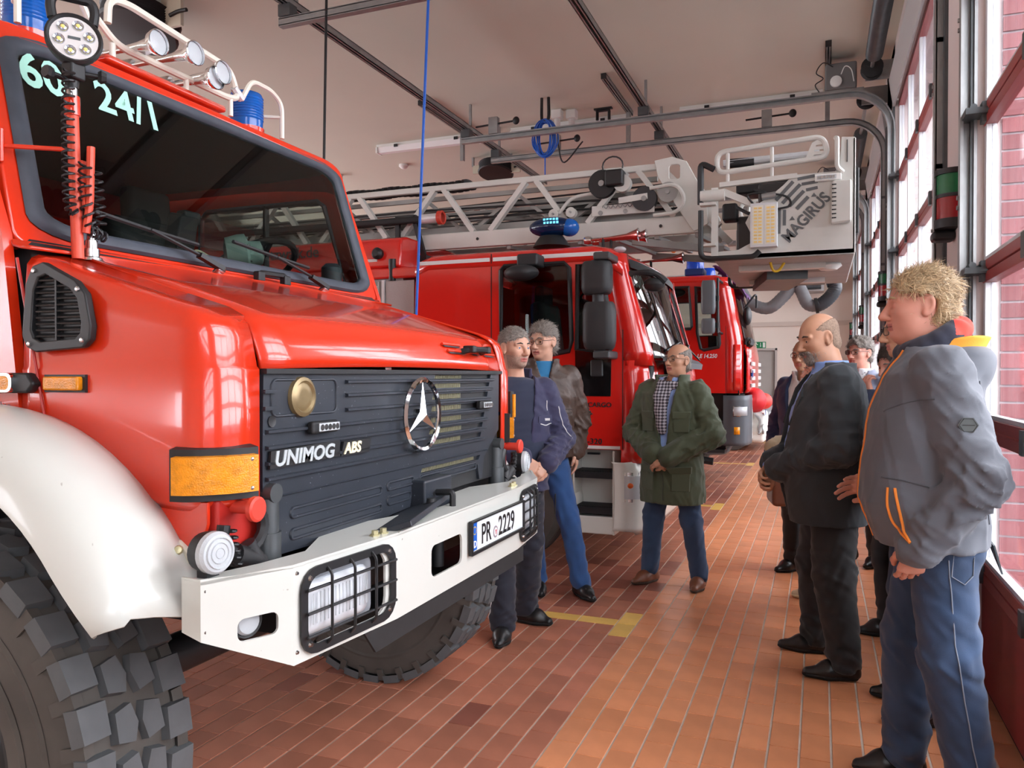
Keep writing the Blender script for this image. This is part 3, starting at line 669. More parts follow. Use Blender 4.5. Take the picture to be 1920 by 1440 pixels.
# pressed slots and handle on bonnet front (right half)
for (v0, v1, t0, t1) in ((0.30,0.44,0.55,0.66),(0.33,0.47,0.25,0.36),(0.62,0.68,0.55,0.66),(0.55,0.60,0.25,0.36),(0.68,0.78,0.25,0.36)):
    def hp(v, t): x, z = lerp(-1.372,-1.405,t), lerp(1.60,1.685,t); return P(x+0.006, v, z+0.004+0.012*(1-(v/hs)**2))
    MB().add([hp(v0,t0),hp(v1,t0),hp(v1-0.02,t1),hp(v0-0.02,t1)], [(0,1,2,3)]).build('air_slot', M_frame, hood, smooth=0)
    bb = MB(); bb.tube([hp(v0-0.02,t1+0.02), hp(v1-0.0,t1+0.02)], 0.006, 6); bb.build('slot_lip', M_red, hood)
hd = MB(); hd.tube(round_path([P(-1.378,0.44,1.645),P(-1.34,0.455,1.655),P(-1.34,0.62,1.655),P(-1.378,0.635,1.645)],0.02), 0.013, 8); hd.build('bonnet_handle', M_black, U_)
for v in (0.46, 0.615): MB().cbox(P(-1.35,v,1.655),(0.05,0.035,0.03)).build('handle_foot', M_black, hood, bevel=0.006)
MB().box(-1.372,-1.35,YC-hs,YC+hs,1.552,1.566).build('bonnet_seal', M_black, U_)
# bonnet side flanks: path round the front corner, vertical profile
def flank(sg):
    path = [(-2.03+0.03*i, -0.99) for i in range(0, 20)]  # rear to front
    path = [(x, v) for x, v in path if x < -1.47]
    for i in range(9):
        a = math.radians(90*i/8); path.append((-1.47+0.10*math.sin(a), -0.89-0.10*math.cos(a)))
    path.append((-1.366, -0.825)); n = len(path); grid = []
    for i, (x, v) in enumerate(path):
        q = path[max(i-1,0)]; r = path[min(i+1,n-1)]; t = Vector((r[0]-q[0], r[1]-q[1])).normalized(); nx, nv = t.y, -t.x   # outward normal
        zc = interp(x, [-2.03,-1.45,-1.36], [1.885,1.715,1.695]); f = max(0, nx)   # f=1 on the front
        zb = interp(x, [-2.12,-1.91,-1.72,-1.62,-1.56,-1.5], [1.43,1.385,1.289,1.235,1.215,1.21])
        col = []
        for z, off in ((zb-0.0,0.012),(zb+0.02,0.0),((zb+1.565)/2,0.0),(1.563,0.0),(1.572,0.004+0.004*f),(lerp(1.572,zc,0.6),0.008+0.017*f),(zc-0.03,0.016+0.016*f),(zc-0.010,0.030+0.010*f),(zc,0.05+0.003*f)):
            xx, vv = x-nx*off, v-nv*off
            col.append(P(xx, vv*(-sg), z))
        col.append(P(min(x-nx*0.056, -1.425) if x > -1.5 else x, -0.812*(-sg), zc+0.010))
        grid.append(col)
    MB().grid(grid).build('bonnet_flank', M_red, U_, smooth=55, solid=0.01, offset=-1 if sg < 0 else 1)
flank(-1); flank(1)
# louvred vent on near flank
yv = YC-0.992
vt = [(-2.0,1.66),(-1.985,1.80),(-1.96,1.845),(-1.92,1.855),(-1.80,1.80),(-1.765,1.765),(-1.745,1.68),(-1.75,1.645),(-1.775,1.625),(-1.95,1.615),(-1.985,1.63)]
vt = [(x, z-0.005) for x, z in vt]; cxv = sum(p[0] for p in vt)/len(vt); czv = sum(p[1] for p in vt)/len(vt)
inn = [(cxv+(x-cxv)*0.72, czv+(z-czv)*0.74) for x, z in vt]
vg = MB(); vg.ring_prism([(x,yv,z) for x,z in vt],[(x,yv,z) for x,z in inn],(0,-0.022,0)); vent = vg.build('side_vent', M_black, U_, bevel=0.005)
MB().prism([(x,yv+0.0,z) for x,z in inn],(0,-0.004,0)).build('vent_backing', M_frame, vent)
for i in range(10):
    z = 1.655+0.0165*i
    xs = [p[0] for p in inn]; x1 = max(xs)-0.004 if z < 1.77 else interp(z,[1.77,1.83],[max(xs)-0.012,-1.87])
    MB().cbox(((min(xs)+0.012+x1)/2, yv-0.011, z),(x1-min(xs)-0.016,0.014,0.004),rx=0.5).build('louvre', M_black, vent)
MB().box(cxv-0.003,cxv+0.003,yv-0.018,yv-0.006,1.64,1.81).build('louvre_bar', M_black, vent)
for x,z in ((-1.95,1.83),(-1.79,1.775),(-1.97,1.635),(-1.775,1.642)): MB().lathe([(0.007,0),(0.006,0.004),(0.002,0.005)],(x,yv-0.022,z-0.003),(0,-1,0),10).build('screw', M_chromed, vent)
# side marker, door indicator, lettering
mk = MB().box(-1.925,-1.795,yv-0.022,yv+0.002,1.508,1.545).build('side_marker', M_amber, U_, bevel=0.006); MB().box(-1.935,-1.785,yv-0.006,yv+0.002,1.503,1.550).build('marker_base', M_black, mk)
di = MB().prism([(x,yv-0.002,z) for x,z in ((-2.3,1.50),(-1.97,1.50),(-1.945,1.525),(-1.97,1.555),(-2.3,1.555))],(0,-0.03,0)).build('door_indicator', M_black, U_, bevel=0.008)
MB().prism([(x,yv-0.03,z) for x,z in rr_at(-2.15,1.528,0.26,0.042,0.018)],(0,-0.012,0)).build('amber_lens', M_amber, di); MB().ring_prism([(x,yv-0.03,z) for x,z in rr_at(-2.15,1.528,0.275,0.052,0.02)],[(x,yv-0.03,z) for x,z in rr_at(-2.15,1.528,0.255,0.038,0.016)],(0,-0.013,0)).build('chrome_bezel', M_chrome, di)
text_mesh('tyre_pressure_text','bar',0.030,(-2.112,yv-0.003,1.455),(1,0,0),(0,0,1),M_black,U_,0.001)
# ---- grille panel
XG = -1.365
def G(v, z, dx=0.0): return P(XG+dx, v, z)
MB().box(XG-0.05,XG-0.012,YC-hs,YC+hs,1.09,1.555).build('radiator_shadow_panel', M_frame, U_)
zr = [1.547,1.528,1.487,1.442,1.398,1.355,1.313,1.272]
sl = lambda z: interp(z,[1.27,1.55],[0.10,0.16]); sr = lambda z: interp(z,[1.27,1.55],[0.60,0.72])
holes = []
for i in range(1, 8):
    z0, z1 = zr[i]+0.011 if i < 7 else 1.282, zr[i-1]-0.012 if i > 1 else 1.55
    if i == 1: z0, z1 = 1.532, 1.549
    cz = (z0+z1)/2; holes.append([(sl(cz)+0.01,z0),(sr(cz)-0.01,z0),(sr(cz),z1),(sl(cz)+0.02,z1)])
holes.append([(0.06,1.185),(0.58,1.185),(0.60,1.203),(0.07,1.203)])
outer = [(-hs+0.005,1.555),(hs-0.005,1.555),(hs-0.01,1.30),(0.64,1.19),(0.62,1.10),(0.59,1.10),(0.57,1.165),(0.30,1.135),(0.0,1.14),(-0.02,1.075),(-0.45,1.055),(-hs+0.06,1.06),(-hs+0.0,1.20),(-hs-0.0,1.35)]
g = MB(); plate(g, list(reversed(outer)), holes, P(XG,0,0), (0,1,0), (0,0,1), -0.014); grl = g.build('grille', M_grille, U_, smooth=0)
for i, z in enumerate(zr[1:]):
    for v0, v1 in (((-0.43 if i < 3 else -hs+0.01), sl(z)-0.0), (sl(z), sr(z)+0.03)):
        MB().prism([G(v0,z-0.007,-0.002),G(v0,z-0.004,0.012),G(v0,z+0.003,0.012),G(v0,z+0.006,-0.002)],(0,v1-v0,0)).build('grille_rib', M_grille, grl)
for z in (1.22,): MB().prism([G(-hs+0.02,z-0.004,-0.002),G(-hs+0.02,z,0.006),G(-hs+0.02,z+0.004,-0.002)],(0,2*hs-0.16,0)).build('grille_rib', M_grille, grl)
for v0,v1,z in ((-0.70,-0.22,1.165),(-0.70,-0.22,1.105),(-0.18,0.0,1.17),(-0.18,-0.02,1.12),(0.05,0.55,1.163)):
    lp = rr_at((v0+v1)/2, z, v1-v0, 0.026, 0.012); MB().tube([G(a,c,0.001) for a,c in lp],0.005,6,True).build('pressed_slot', M_grille, grl)
mesh_ = MB()
for zc_, v0, v1 in [((zr[i]+zr[i-1])/2+0.002 if i > 1 else 1.54, sl(zr[i])+0.01, 0.43) for i in range(1,8)]+[(1.194,0.07,0.56)]:
    n_ = int((v1-v0)/0.0115); hh = 0.012 if zc_ not in (1.54,1.194) else 0.007
    for k in range(n_): mesh_.box(XG-0.012,XG-0.008,YC+v0+k*0.0115,YC+v0+k*0.0115+0.0045,zc_-hh,zc_+hh)
tag(mesh_.build('radiator_mesh', mat('radiator_fins',(150,146,118),0.5,0.4), grl, smooth=0), kind='stuff')
hat = rr_at(-0.63,1.487,0.30,0.098,0.02); MB().tube([G(a,c,0.001) for a,c in hat],0.004,6,True).build('hatch_outline', M_grille, grl)
cap = MB(); cap.lathe([(0.058,0.0),(0.056,0.012),(0.046,0.016),(0.040,0.010),(0.034,0.013),(0.02,0.014),(0.001,0.013)], G(-0.652,1.487,0.0),(1,0,0),28); cap.build('heater_cap', mat('brass_brown',(140,122,88),0.35,0.5,var=0.15,vscale=30), grl)
for vv in (-0.79,):
    for z in (1.505,1.46): MB().cbox(G(vv,z,0.004),(0.012,0.05,0.01)).build('grille_clip', M_grille, grl)
MB().lathe([(0.014,0),(0.016,0.004),(0.010,0.002)],G(-0.78,1.425,0),(1,0,0),14).build('lock_hole', M_frame, grl)
# star
st = MB(); sc = G(0.02,1.405,0.03)
st.lathe([(0.128,-0.010),(0.136,0),(0.128,0.010),(0.118,0.006),(0.116,0),(0.118,-0.006)], sc,(1,0,0),48,False)
for k in range(3):
    a = math.radians(90+120*k); d = Vector((0,-math.cos(a),math.sin(a))); s_ = Vector((0,math.sin(a),math.cos(a)))
    tip = sc+d*0.120; m1 = sc+s_*0.020+d*0.012; m2 = sc-s_*0.020+d*0.012; ft = sc+Vector((0.016,0,0)); bk = sc-Vector((0.006,0,0))
    st.add([tip,m1,m2,ft,bk],[(0,1,3),(0,3,2),(0,4,1),(0,2,4),(1,4,2,3)])
st.build('star_emblem', M_chrome, grl, smooth=20); MB().cyl(sc,sc-Vector((0.03,0,0)),0.02,12).build('emblem_stem', M_chromed, grl)
# badges
bd = MB().prism([G(a,c,0.004) for a,c in ((-0.80,1.298),(-0.795,1.346),(-0.478,1.352),(-0.475,1.303))],(0.008,0,0)).build('badge_plate', M_black, grl)
text_mesh('badge_lettering','UNIMOG',0.056,G(-0.785,1.305,0.0135),(0,1,0),(0,0,1),mat('badge_silver',(200,208,210),0.35,0.3),bd,0.003,0.0018,0.18,1.2)
bd2 = MB().prism([G(a,c,0.004) for a,c in ((-0.470,1.302),(-0.455,1.345),(-0.300,1.345),(-0.312,1.302))],(0.008,0,0)).build('badge_plate', M_black, grl)
text_mesh('badge_lettering','ABS',0.046,G(-0.456,1.308,0.0135),(0,1,0),(0,0,1),mat('badge_cream',(236,226,190),0.4),bd2,0.003,0.0016,0.2,1.16)
for v, z, w in ((-0.57,1.398,0.13),(0.60,1.42,0.12)):
    l_ = MB().box(XG+0.006,XG+0.03,YC+v-w/2,YC+v+w/2,z-0.018,z+0.018).build('flasher_unit', M_black, grl, bevel=0.008)
    MB().box(XG+0.03,XG+0.034,YC+v-w/2+0.025,YC+v+w/2-0.004,z-0.012,z+0.012).build('flasher_lens', M_clear, l_, bevel=0.003)
    for k in range(5): MB().lathe([(0.009,0),(0.004,-0.002)],(XG+0.0355,YC+v-w/2+0.038+0.0185*k,z),(1,0,0),10).build('led', M_chromed, l_)
# corner turn lamps
for sg in (-1, 1):
    loop = []
    pth = [(-1.485,-0.995),(-1.455,-0.990),(-1.42,-0.972),(-1.385,-0.935),(-1.364,-0.895),(-1.357,-0.862)]
    def strip(z0, z1, off, name, m, cut=0):
        pp = [tuple(lerp(Vector(pth[int(q)]),Vector(pth[min(int(q)+1,5)]),q-int(q))) for q in (0.55,1.2,2,3,3.8,4.6)] if cut else pth; rows = []
        for i,(x,v) in enumerate(pp):
            j = i; q = pth[max(j-1,0)]; r = pth[min(j+1,len(pth)-1)]; t = Vector((r[0]-q[0],r[1]-q[1])).normalized(); n_ = (t.y,-t.x)
            a = (x+n_[0]*off, (v+n_[1]*off)); c = (x-n_[0]*0.01, v-n_[1]*0.01)
            rows.append([P(c[0],-sg*c[1],z0),P(a[0],-sg*a[1],z0+0.006),P(a[0],-sg*a[1],z1-0.006),P(c[0],-sg*c[1],z1)])
        return MB().loft(rows,True,True).build(name, m, U_ if name == 'turn_lamp' else TL_, smooth=40)
    TL_ = None
    TL_ = strip(1.232,1.372,0.022,'turn_lamp', M_black)
    strip(1.250,1.354,0.040,'amber_lens', M_amber, 1)
    for x,v in ((-1.425,-1.012),(-1.328,-0.90)):
        for z in (1.265,1.338): MB().ell(P(x,-sg*v,z),(0.006,0.006,0.006),8,6).build('screw', M_chromed, TL_)
# ---- lower valances, tow hooks, dampers
for sg in (-1, 1):
    MB().prism([P(x,sg*-0.0+sg*0.965,z) for x,z in ((-1.66,1.24),(-1.40,1.235),(-1.40,1.18),(-1.44,1.07),(-1.50,1.06))],(0,sg*0.012,0)).build('lower_valance', M_red, U_, bevel=0.004)
    b = MB(); b.cyl(P(-1.31,sg*0.90,1.215),P(-1.40,sg*0.90,1.215),0.018); b.lathe([(0.032,0),(0.032,0.012),(0.026,0.016)],P(-1.31,sg*0.915,1.215),(1,0,0),18); b.build('tow_pin', mat('tow_pin_red',(204,60,44),0.5), U_)
    b = MB(); b.box(-1.42,-1.385,YC+sg*0.87-0.09,YC+sg*0.87+0.09,1.10,1.24); b.build('tow_bracket', M_redi, U_, bevel=0.01)
    hk = MB(); hk.tube([P(-1.355,sg*(0.90-0.075*math.cos(a)),1.16+0.062*math.sin(a)) for a in [math.radians(160+i*22) for i in range(12)]],0.016,8); hk.build('tow_hook', M_black, U_)
    b = MB(); b.cyl(P(-1.37,sg*0.79,1.22),P(-1.37,sg*0.79,0.98),0.030); b.cyl(P(-1.37,sg*0.79,1.13),P(-1.37,sg*0.79,0.98),0.036); b.build('cab_damper', M_steel_d, U_)
    b = MB(); b.cyl(P(-1.40,sg*0.79,1.235),P(-1.34,sg*0.79,1.235),0.026); b.build('damper_eye', M_steel_d, U_)
    b = MB(); b.cyl(P(-1.36,sg*0.93,1.10),P(-1.36,sg*0.84,1.06),0.03); b.cyl(P(-1.36,sg*0.88,1.12),P(-1.34,sg*0.82,1.01),0.02)
    for k in range(7): b.tube([P(-1.345+0.012*math.cos(a),sg*(0.955-0.004*k)+0.010*math.sin(a),1.165-0.017*k) for a in [2*PI*i/8 for i in range(8)]],0.0035,5,True)
    b.build('safety_chain', M_black, U_)
MB().cbox(P(-1.30,-0.12,1.075),(0.16,0.62,0.02),rz=0.25,ry=-0.3).build('cover_plate', M_grille, U_, bevel=0.004)
b = MB(); b.lathe([(0.028,0),(0.028,0.008),(0.018,0.012),(0.016,0.03),(0.001,0.03)],P(-1.27,-0.04,1.085),(0,0,1),14); b.build('plug_knob', M_black, U_)
b = MB(); b.cbox(P(-1.36,0.10,1.09),(0.10,0.22,0.16)); b.cbox(P(-1.36,0.13,1.0),(0.16,0.20,0.12)); b.build('winch_block', M_grille, U_, bevel=0.01)
for v,r in ((-0.55,0.02),(-0.50,0.014),(-0.47,0.012)): MB().tube(smooth_path([P(-1.45,v,1.15),P(-1.40,v,1.06),P(-1.38,v-0.03,0.98),P(-1.45,v-0.06,0.9)],6),r,8).build('hose', M_rubber, U_)
MB().tube(round_path([P(-1.30,0.06,1.12),P(-1.235,0.06,1.125),P(-1.235,0.06,1.05)],0.015),0.012,8).build('locking_pin', M_black, U_)
b = MB(); b.cyl(P(-1.32,-0.02,1.02),P(-1.32,-0.02,0.86),0.03); b.cyl(P(-1.28,0.03,0.98),P(-1.28,0.03,0.86),0.022); b.build('tow_coupling', M_frame, U_)
MB().box(-1.42,-1.25,YC-0.42,YC+0.86,0.77,0.83).build('cross_member', M_frame, U_)
# ---- bumper
XB = -1.18; ZB0, ZB1 = 0.815, 1.067
YS0, YS1 = 2.045, 3.05; F0 = (-1.222, 1.605); F1 = (-1.212, 3.385); T0 = (-1.318, 1.392); T1 = (-1.318, 3.60)
BP = thing('x', None, None); bpy.data.objects.remove(BP)
def bplate(a, c, za, zc, holes, name, th=0.008):
    """plate between plan points a and c; (z0,z1) at each end; holes in (s,z)"""
    A = Vector((a[0],a[1],0)); C = Vector((c[0],c[1],0)); L = (C-A).length; Uv = (C-A).normalized()
    b = MB(); plate(b, [(0,za[0]),(L,zc[0]),(L,zc[1]),(0,za[1])], holes, A, Uv, (0,0,1), -th if Uv.cross(Vector((0,0,1))).x > 0 else th)
    return b
bp = bplate((XB,YS0),(XB,YS1),(ZB0,ZB1),(ZB0,ZB1),[rr_at(2.385-YS0,0.935,0.235,0.105,0.025)],'').build('bumper', M_whitep, U_, smooth=20)
b = MB()   # top shelf with folded edge
top = [(XB,YS0),(XB,YS1),F1,T1,(T1[0]-0.05,T1[1]),(F1[0]-0.09,F1[1]+0.02),(XB-0.11,YS1+0.16),(XB-0.20,YS1-0.05),(XB-0.19,YS1-0.30),(XB-0.09,YS1-0.42),(XB-0.09,YS0+0.45),(XB-0.19,YS0+0.12),(XB-0.20,YS0-0.10),(XB-0.11,YS0-0.30),(F0[0]-0.09,F0[1]-0.02),(T0[0]-0.05,T0[1]),T0,F0]
b.prism([(x,y,ZB1-0.001) for x,y in top],(0,0,0.008)); b.build('bumper_shelf', M_whitep, bp, smooth=0)
for s0, s1, f, t_, nm_ in (((XB,YS0),F0,None,None,'a'),((XB,YS1),F1,None,None,'b')):
    L = math.hypot(s1[0]-s0[0], s1[1]-s0[1])
    o = bplate(s0,s1,(ZB0,ZB1),(ZB0+0.005,ZB1),[rr_at(L/2+ (0.015 if nm_ == 'a' else 0.0),0.943,L-0.085,0.188,0.05)],'').build('bumper_end', M_whitep, bp, smooth=20)
for f, t_, sg in ((F0,T0,-1),(F1,T1,1)):
    L = math.hypot(t_[0]-f[0], t_[1]-f[1])
    o = bplate(f,t_,(ZB0+0.005,ZB1),(0.935,ZB1+0.012),[rr_at(L*0.40,0.940,0.105,0.055,0.018)],'').build('bumper_wing', M_whitep, bp, smooth=20)
    A = Vector((t_[0],t_[1],0)); MB().prism([(t_[0],t_[1],0.935),(t_[0],t_[1],ZB1+0.012),(t_[0]-0.06,t_[1]+0.004,ZB1+0.012),(t_[0]-0.06,t_[1]+0.004,0.95)],(0,-sg*0.006,0)).build('bumper_end_plate', M_whitep, bp)
    fl = Vector((lerp(f[0],t_[0],0.40)-0.05,lerp(f[1],t_[1],0.40)-sg*0.012,0.945))
    o = MB().lathe([(0.036,-0.03),(0.042,0.0),(0.040,0.012),(0.034,0.008),(0.001,0.010)],fl,(1,-0.3*-sg,0),22).build('fog_lamp', M_black, bp); MB().lathe([(0.034,0.010),(0.028,0.018),(0.001,0.022)],fl,(1,-0.3*-sg,0),20).build('fog_lens', M_clear, o)
for y in (1.66,2.03-0.02,3.06,3.12): pass
for y, x in ((YS0-0.02,-1.215),(YS0-0.06,-1.22),(YS1+0.02,-1.215),(YS1+0.06,-1.22)):
    MB().lathe([(0.016,0),(0.016,0.004),(0.010,0.005),(0.010,0.016),(0.001,0.016)],(x,y,ZB1+0.007),(0,0,1),6).build('bolt', mat('zinc_yellow',(196,190,150),0.4,0.6), bp)
for f in (F0,F1,T0,T1):
    for z in (0.85,1.05):
        if f in (T0,T1) and z < 0.9: z = 0.955
        MB().lathe([(0.006,0),(0.004,0.004)],(f[0]+0.001,f[1]+(0.012 if f in (F0,T0) else -0.012),z),(1,0,0),8).build('rivet', M_chromed, bp)
MB().prism([(XB-0.012,YS0-0.1,0.745),(XB-0.012,YS1+0.1,0.745),(XB-0.012,YS1+0.1,ZB0+0.002),(XB-0.012,YS0-0.16,ZB0+0.002)],(-0.008,0,0)).build('rubber_apron', M_rubber, U_, smooth=0)
# headlamps behind guards
for s0, s1, sg in (((XB,YS0),F0,-1),((XB,YS1),F1,1)):
    A = Vector((s0[0],s0[1],0)); C = Vector((s1[0],s1[1],0)); Uv = (C-A).normalized(); L = (C-A).length; N = Vector((Uv.y,-Uv.x,0)); N = N if N.x > 0 else -N
    sh = L*0.55 if sg < 0 else L/2; wl = 0.335 if sg < 0 else 0.28
    def HP(s_, z, d): return A+Uv*s_+Vector((0,0,z))+N*d
    hl = MB(); lp = rr_at(sh+0.02,0.943,wl,0.176,0.03)
    hl.prism([HP(a,c,-0.075) for a,c in lp],N*0.055); hlo = hl.build('headlamp', mat('headlamp_housing',(176,182,188),0.3,0.5), U_, bevel=0.01)
    lp2 = rr_at(sh+0.02,0.943,wl*0.84,0.138,0.035)
    MB().prism([HP(a,c,-0.02) for a,c in lp2],N*0.004).build('reflector', M_silver, hlo)
    b = MB(); b.loft([[HP(sh+0.02+(a-sh-0.02)*k,0.943+(c-0.943)*k,-0.016+d) for a,c in lp2] for k,d in ((1,0),(0.92,0.010),(0.6,0.018),(0.2,0.02))]); b.build('headlamp_lens', mat('fluted_glass',(230,235,240),0.10,trans=0.25,coat=0.6), hlo, smooth=60)
    b = MB()
    for k in range(16): s__ = sh+0.02-wl*0.33+k*wl*0.66/15; b.box(0,0,0,0,0,0) if False else b.tube([HP(s__,0.905,0.004),HP(s__,0.985,0.004)],0.0016,5)
    tag(b.build('lens_flutes', M_clear, hlo), kind='stuff')
    gd = MB(); go = rr_at(L/2,0.943,L-0.035,0.225,0.06); gi = rr_at(L/2,0.943,L-0.085,0.180,0.045)
    gd.ring_prism([HP(a,c,0.004) for a,c in go],[HP(a,c,0.004) for a,c in gi],N*0.006); gdo = gd.build('lamp_guard', M_black, U_)
    for k in range(3): s__ = L/2+(k-1)*(L-0.1)/3.6+0.01; MB().tube(round_path([HP(s__,0.835+0.01,0.01),HP(s__,0.86,0.026),HP(s__,1.03,0.026),HP(s__,1.045,0.01)],0.01),0.0042,6).build('guard_bar', M_black, gdo)
    for k in range(3 if sg < 0 else 4): zz = 0.883+0.06*k if sg < 0 else 0.873+0.045*k; MB().tube([HP(0.03,zz,0.020),HP(L-0.03,zz,0.020)],0.0042,6).build('guard_bar', M_black, gdo)
    for s__,z in ((0.05,0.86),(0.05,1.03),(L-0.05,0.86),(L-0.05,1.03)): MB().lathe([(0.008,0),(0.005,0.006)],HP(s__,z,0.010),N,8).build('guard_bolt', M_chromed, gdo)
# number plate
pf = MB(); pf.ring_prism([(XB+0.006,YS0+0.50+a,0.957+c) for a,c in ((0,-0.062),(0.535,-0.062),(0.535,0.062),(0,0.062))],[(XB+0.006,YS0+0.50+a,0.957+c) for a,c in ((0.009,-0.05),(0.526,-0.05),(0.526,0.056),(0.009,0.056))],(0.016,0,0))
npl = pf.build('number_plate_frame', M_black, U_); y0_ = YS0+0.509
MB().box(XB+0.004,XB+0.014,y0_,y0_+0.517,0.907,1.013).build('number_plate', mat('plate_white',(226,234,236),0.35), npl)
MB().box(XB+0.014,XB+0.0155,y0_+0.003,y0_+0.045,0.910,1.010).build('country_band', mat('plate_blue',(16,92,190),0.4), npl)
for k in range(12): a = 2*PI*k/12; MB().cyl((XB+0.0155,y0_+0.024+0.014*math.sin(a),0.982+0.014*math.cos(a)),(XB+0.0165,y0_+0.024+0.014*math.sin(a),0.982+0.014*math.cos(a)),0.0022,6).build('band_star', mat('star_yellow',(240,200,40),0.5), npl)
text_mesh('country_letter','D',0.036,(XB+0.0162,y0_+0.013,0.920),(0,1,0),(0,0,1),mat('plate_ink_white',(240,240,240),0.5),npl,0.001,0.0006)
M_ink = mat('plate_ink',(24,24,26),0.5)
text_mesh('plate_lettering','PR',0.105,(XB+0.0150,y0_+0.085,0.922),(0,1,0),(0,0,1),M_ink,npl,0.001,0.0012,0,0.80)
text_mesh('plate_lettering','2229',0.105,(XB+0.0150,y0_+0.250,0.922),(0,1,0),(0,0,1),M_ink,npl,0.001,0.0012,0,0.82)
b = MB(); b.lathe([(0.023,0),(0.023,0.0012)],(XB+0.014,y0_+0.222,0.942),(1,0,0),24); sl_ = b.build('plate_seal', mat('seal_grey',(150,140,146),0.5), npl)
b = MB(); b.lathe([(0.016,0),(0.016,0.0016)],(XB+0.0145,y0_+0.222,0.942),(1,0,0),20); b.build('seal_centre', mat('seal_white',(228,222,222),0.5), sl_)
MB().prism([(XB+0.0165,y0_+0.222+a,0.942+c) for a,c in ((-0.006,0.008),(0.006,0.008),(0.003,-0.001),(0.002,-0.010),(-0.002,-0.010),(-0.003,-0.001))],(0.0008,0,0)).build('seal_crest', mat('seal_red',(190,40,60),0.5), sl_)
# round position lamps on the bumper ends
for y, x, sg in ((1.44,-1.325,-1),(3.50,-1.325,1)):
    c = Vector((x,y,ZB1+0.065)); ax = Vector((1,-0.15*-sg,0.02))
    o = MB().lathe([(0.02,-0.045),(0.045,-0.035),(0.050,-0.01),(0.050,0.0)],c,ax,24).build('position_lamp', M_black, U_); MB().lathe([(0.050,0.0),(0.050,0.014),(0.044,0.022),(0.001,0.026)],c,ax,28).build('lamp_lens', M_clear, o)
    b = MB()
    for rr in (0.012,0.024,0.036): b.lathe([(rr-0.002,0.022),(rr,0.027),(rr+0.002,0.022)],c,ax,24,False)
    b.build('lens_rings', M_clear, o); MB().box(x-0.03,x,y-0.02,y+0.02,ZB1,ZB1+0.03).build('lamp_foot', M_black, o)
# far side corner marker
o = MB().box(-1.40,-1.375,YC+0.99,YC+1.03,1.33,1.47).build('width_marker', M_black, U_, bevel=0.006); MB().box(-1.375,-1.368,YC+1.005,YC+1.03,1.345,1.455).build('amber_lens', M_amber, o)
# ---- fenders
for sg in (-1, 1):
    rows = []; cz = 0.71; cx = -2.1
    for i in range(33):
        a = math.radians(25+135*i/32); ca, sa = math.cos(a), math.sin(a); fl = max(0, (math.radians(40)-a)/math.radians(20)) if a < math.radians(40) else 0
        prof = [(0.735,0.95),(0.755,1.02),(0.765,1.08),(0.755,1.14),(0.735,1.185),(0.700,1.215),(0.655,1.232),(0.628,1.236),(0.620,1.225)]
        row = []
        for r, v in prof:
            a2 = a-math.radians(5)*max(0,1-i/10)*min(1,max(0,(1.24-v)/0.2)); ca2, sa2 = math.cos(a2), math.sin(a2)
            row.append(P(cx+(r+(0.10*fl*fl if r < 0.72 else 0.0))*ca2, sg*v, cz+r*sa2))
        rows.append(row)
    fo = MB().grid(rows).build('fender', M_whitep, U_, smooth=60, solid=0.008)
    if sg < 0:
        MB().cbox(P(-1.475,-0.975,1.10),(0.07,0.03,0.05),ry=0.6).build('fender_bracket', mat('bracket_cream',(214,208,190),0.5), fo, bevel=0.008)
        for x,z,v in ((-1.585,1.225,-0.985),(-1.50,1.115,-0.99),(-1.46,1.12,-1.0)): MB().lathe([(0.012,0),(0.009,0.006),(0.001,0.007)],P(x,v-0.01,z),(0.5,-0.8,0.3),10).build('fender_bolt', mat('zinc_yellow',(196,190,150),0.4,0.6), fo)
    MB().grid([[P(cx+0.745*math.cos(math.radians(a)), sg*v, cz+0.745*math.sin(math.radians(a))) for v in (0.50,0.95)] for a in range(20,165,8)]).build('wheel_housing', M_frame, fo)
# ---- cab
WB = (-2.105,1.955); WT = (-2.285,2.575)
def wpt(v, t, off=0.0):   # point on the windscreen plane: t 0..1 bottom to top
    d = Vector((WT[0]-WB[0],0,WT[1]-WB[1])); n = Vector((d.z,0,-d.x)).normalized(); q = P(lerp(WB[0],WT[0],t),v,lerp(WB[1],WT[1],t)); return q+n*off
Hw = 0.645
def wloop(hb, ht, z0, z1, r, off, n=6):
    base = rrect(2.0, 2.0, r*2, n); out = []
    for a, c in base:
        t = lerp(z0, z1, (c+1)/2); h = lerp(hb, ht, (c+1)/2); out.append(wpt(a*h, t, off))
    return out
outl = wloop(0.965,0.925,-0.09,1.085,0.07,0.0); seal_o = wloop(0.905,0.875,-0.005,1.02,0.10,0.0); seal_i = wloop(0.855,0.83,0.055,0.96,0.085,0.0)
b = MB(); b.ring_prism(outl, seal_o, wpt(0,0,-0.05)-wpt(0,0,0)); cab = b.build('cab_front_frame', M_red, U_, smooth=40, bevel=0.01)
b = MB(); b.loft([wloop(0.915,0.885,-0.015,1.03,0.10,0.004),wloop(0.905,0.875,-0.005,1.02,0.10,0.018),wloop(0.875,0.845,0.03,0.985,0.09,0.022),wloop(0.855,0.83,0.055,0.96,0.085,0.010),wloop(0.85,0.825,0.06,0.955,0.085,-0.01)],True,False); b.build('windscreen_seal', M_gask, cab, smooth=50)
b = MB(); lp = wloop(0.86,0.835,0.05,0.965,0.085,0.002); b.add(lp,[tuple(range(len(lp)))]); b.build('windscreen', M_wsg, cab, smooth=0)
# cowl strip between bonnet and windscreen
MB().grid([[P(x,lerp(-0.97,0.97,t/8),z+0.010*(1-(2*t/8-1)**2)) for t in range(9)] for x,z in ((-2.02,1.895),(-2.06,1.90),(-2.095,1.91),(-2.10,1.925))]).build('cowl', M_red, U_, smooth=50, solid=0.01, offset=-1)
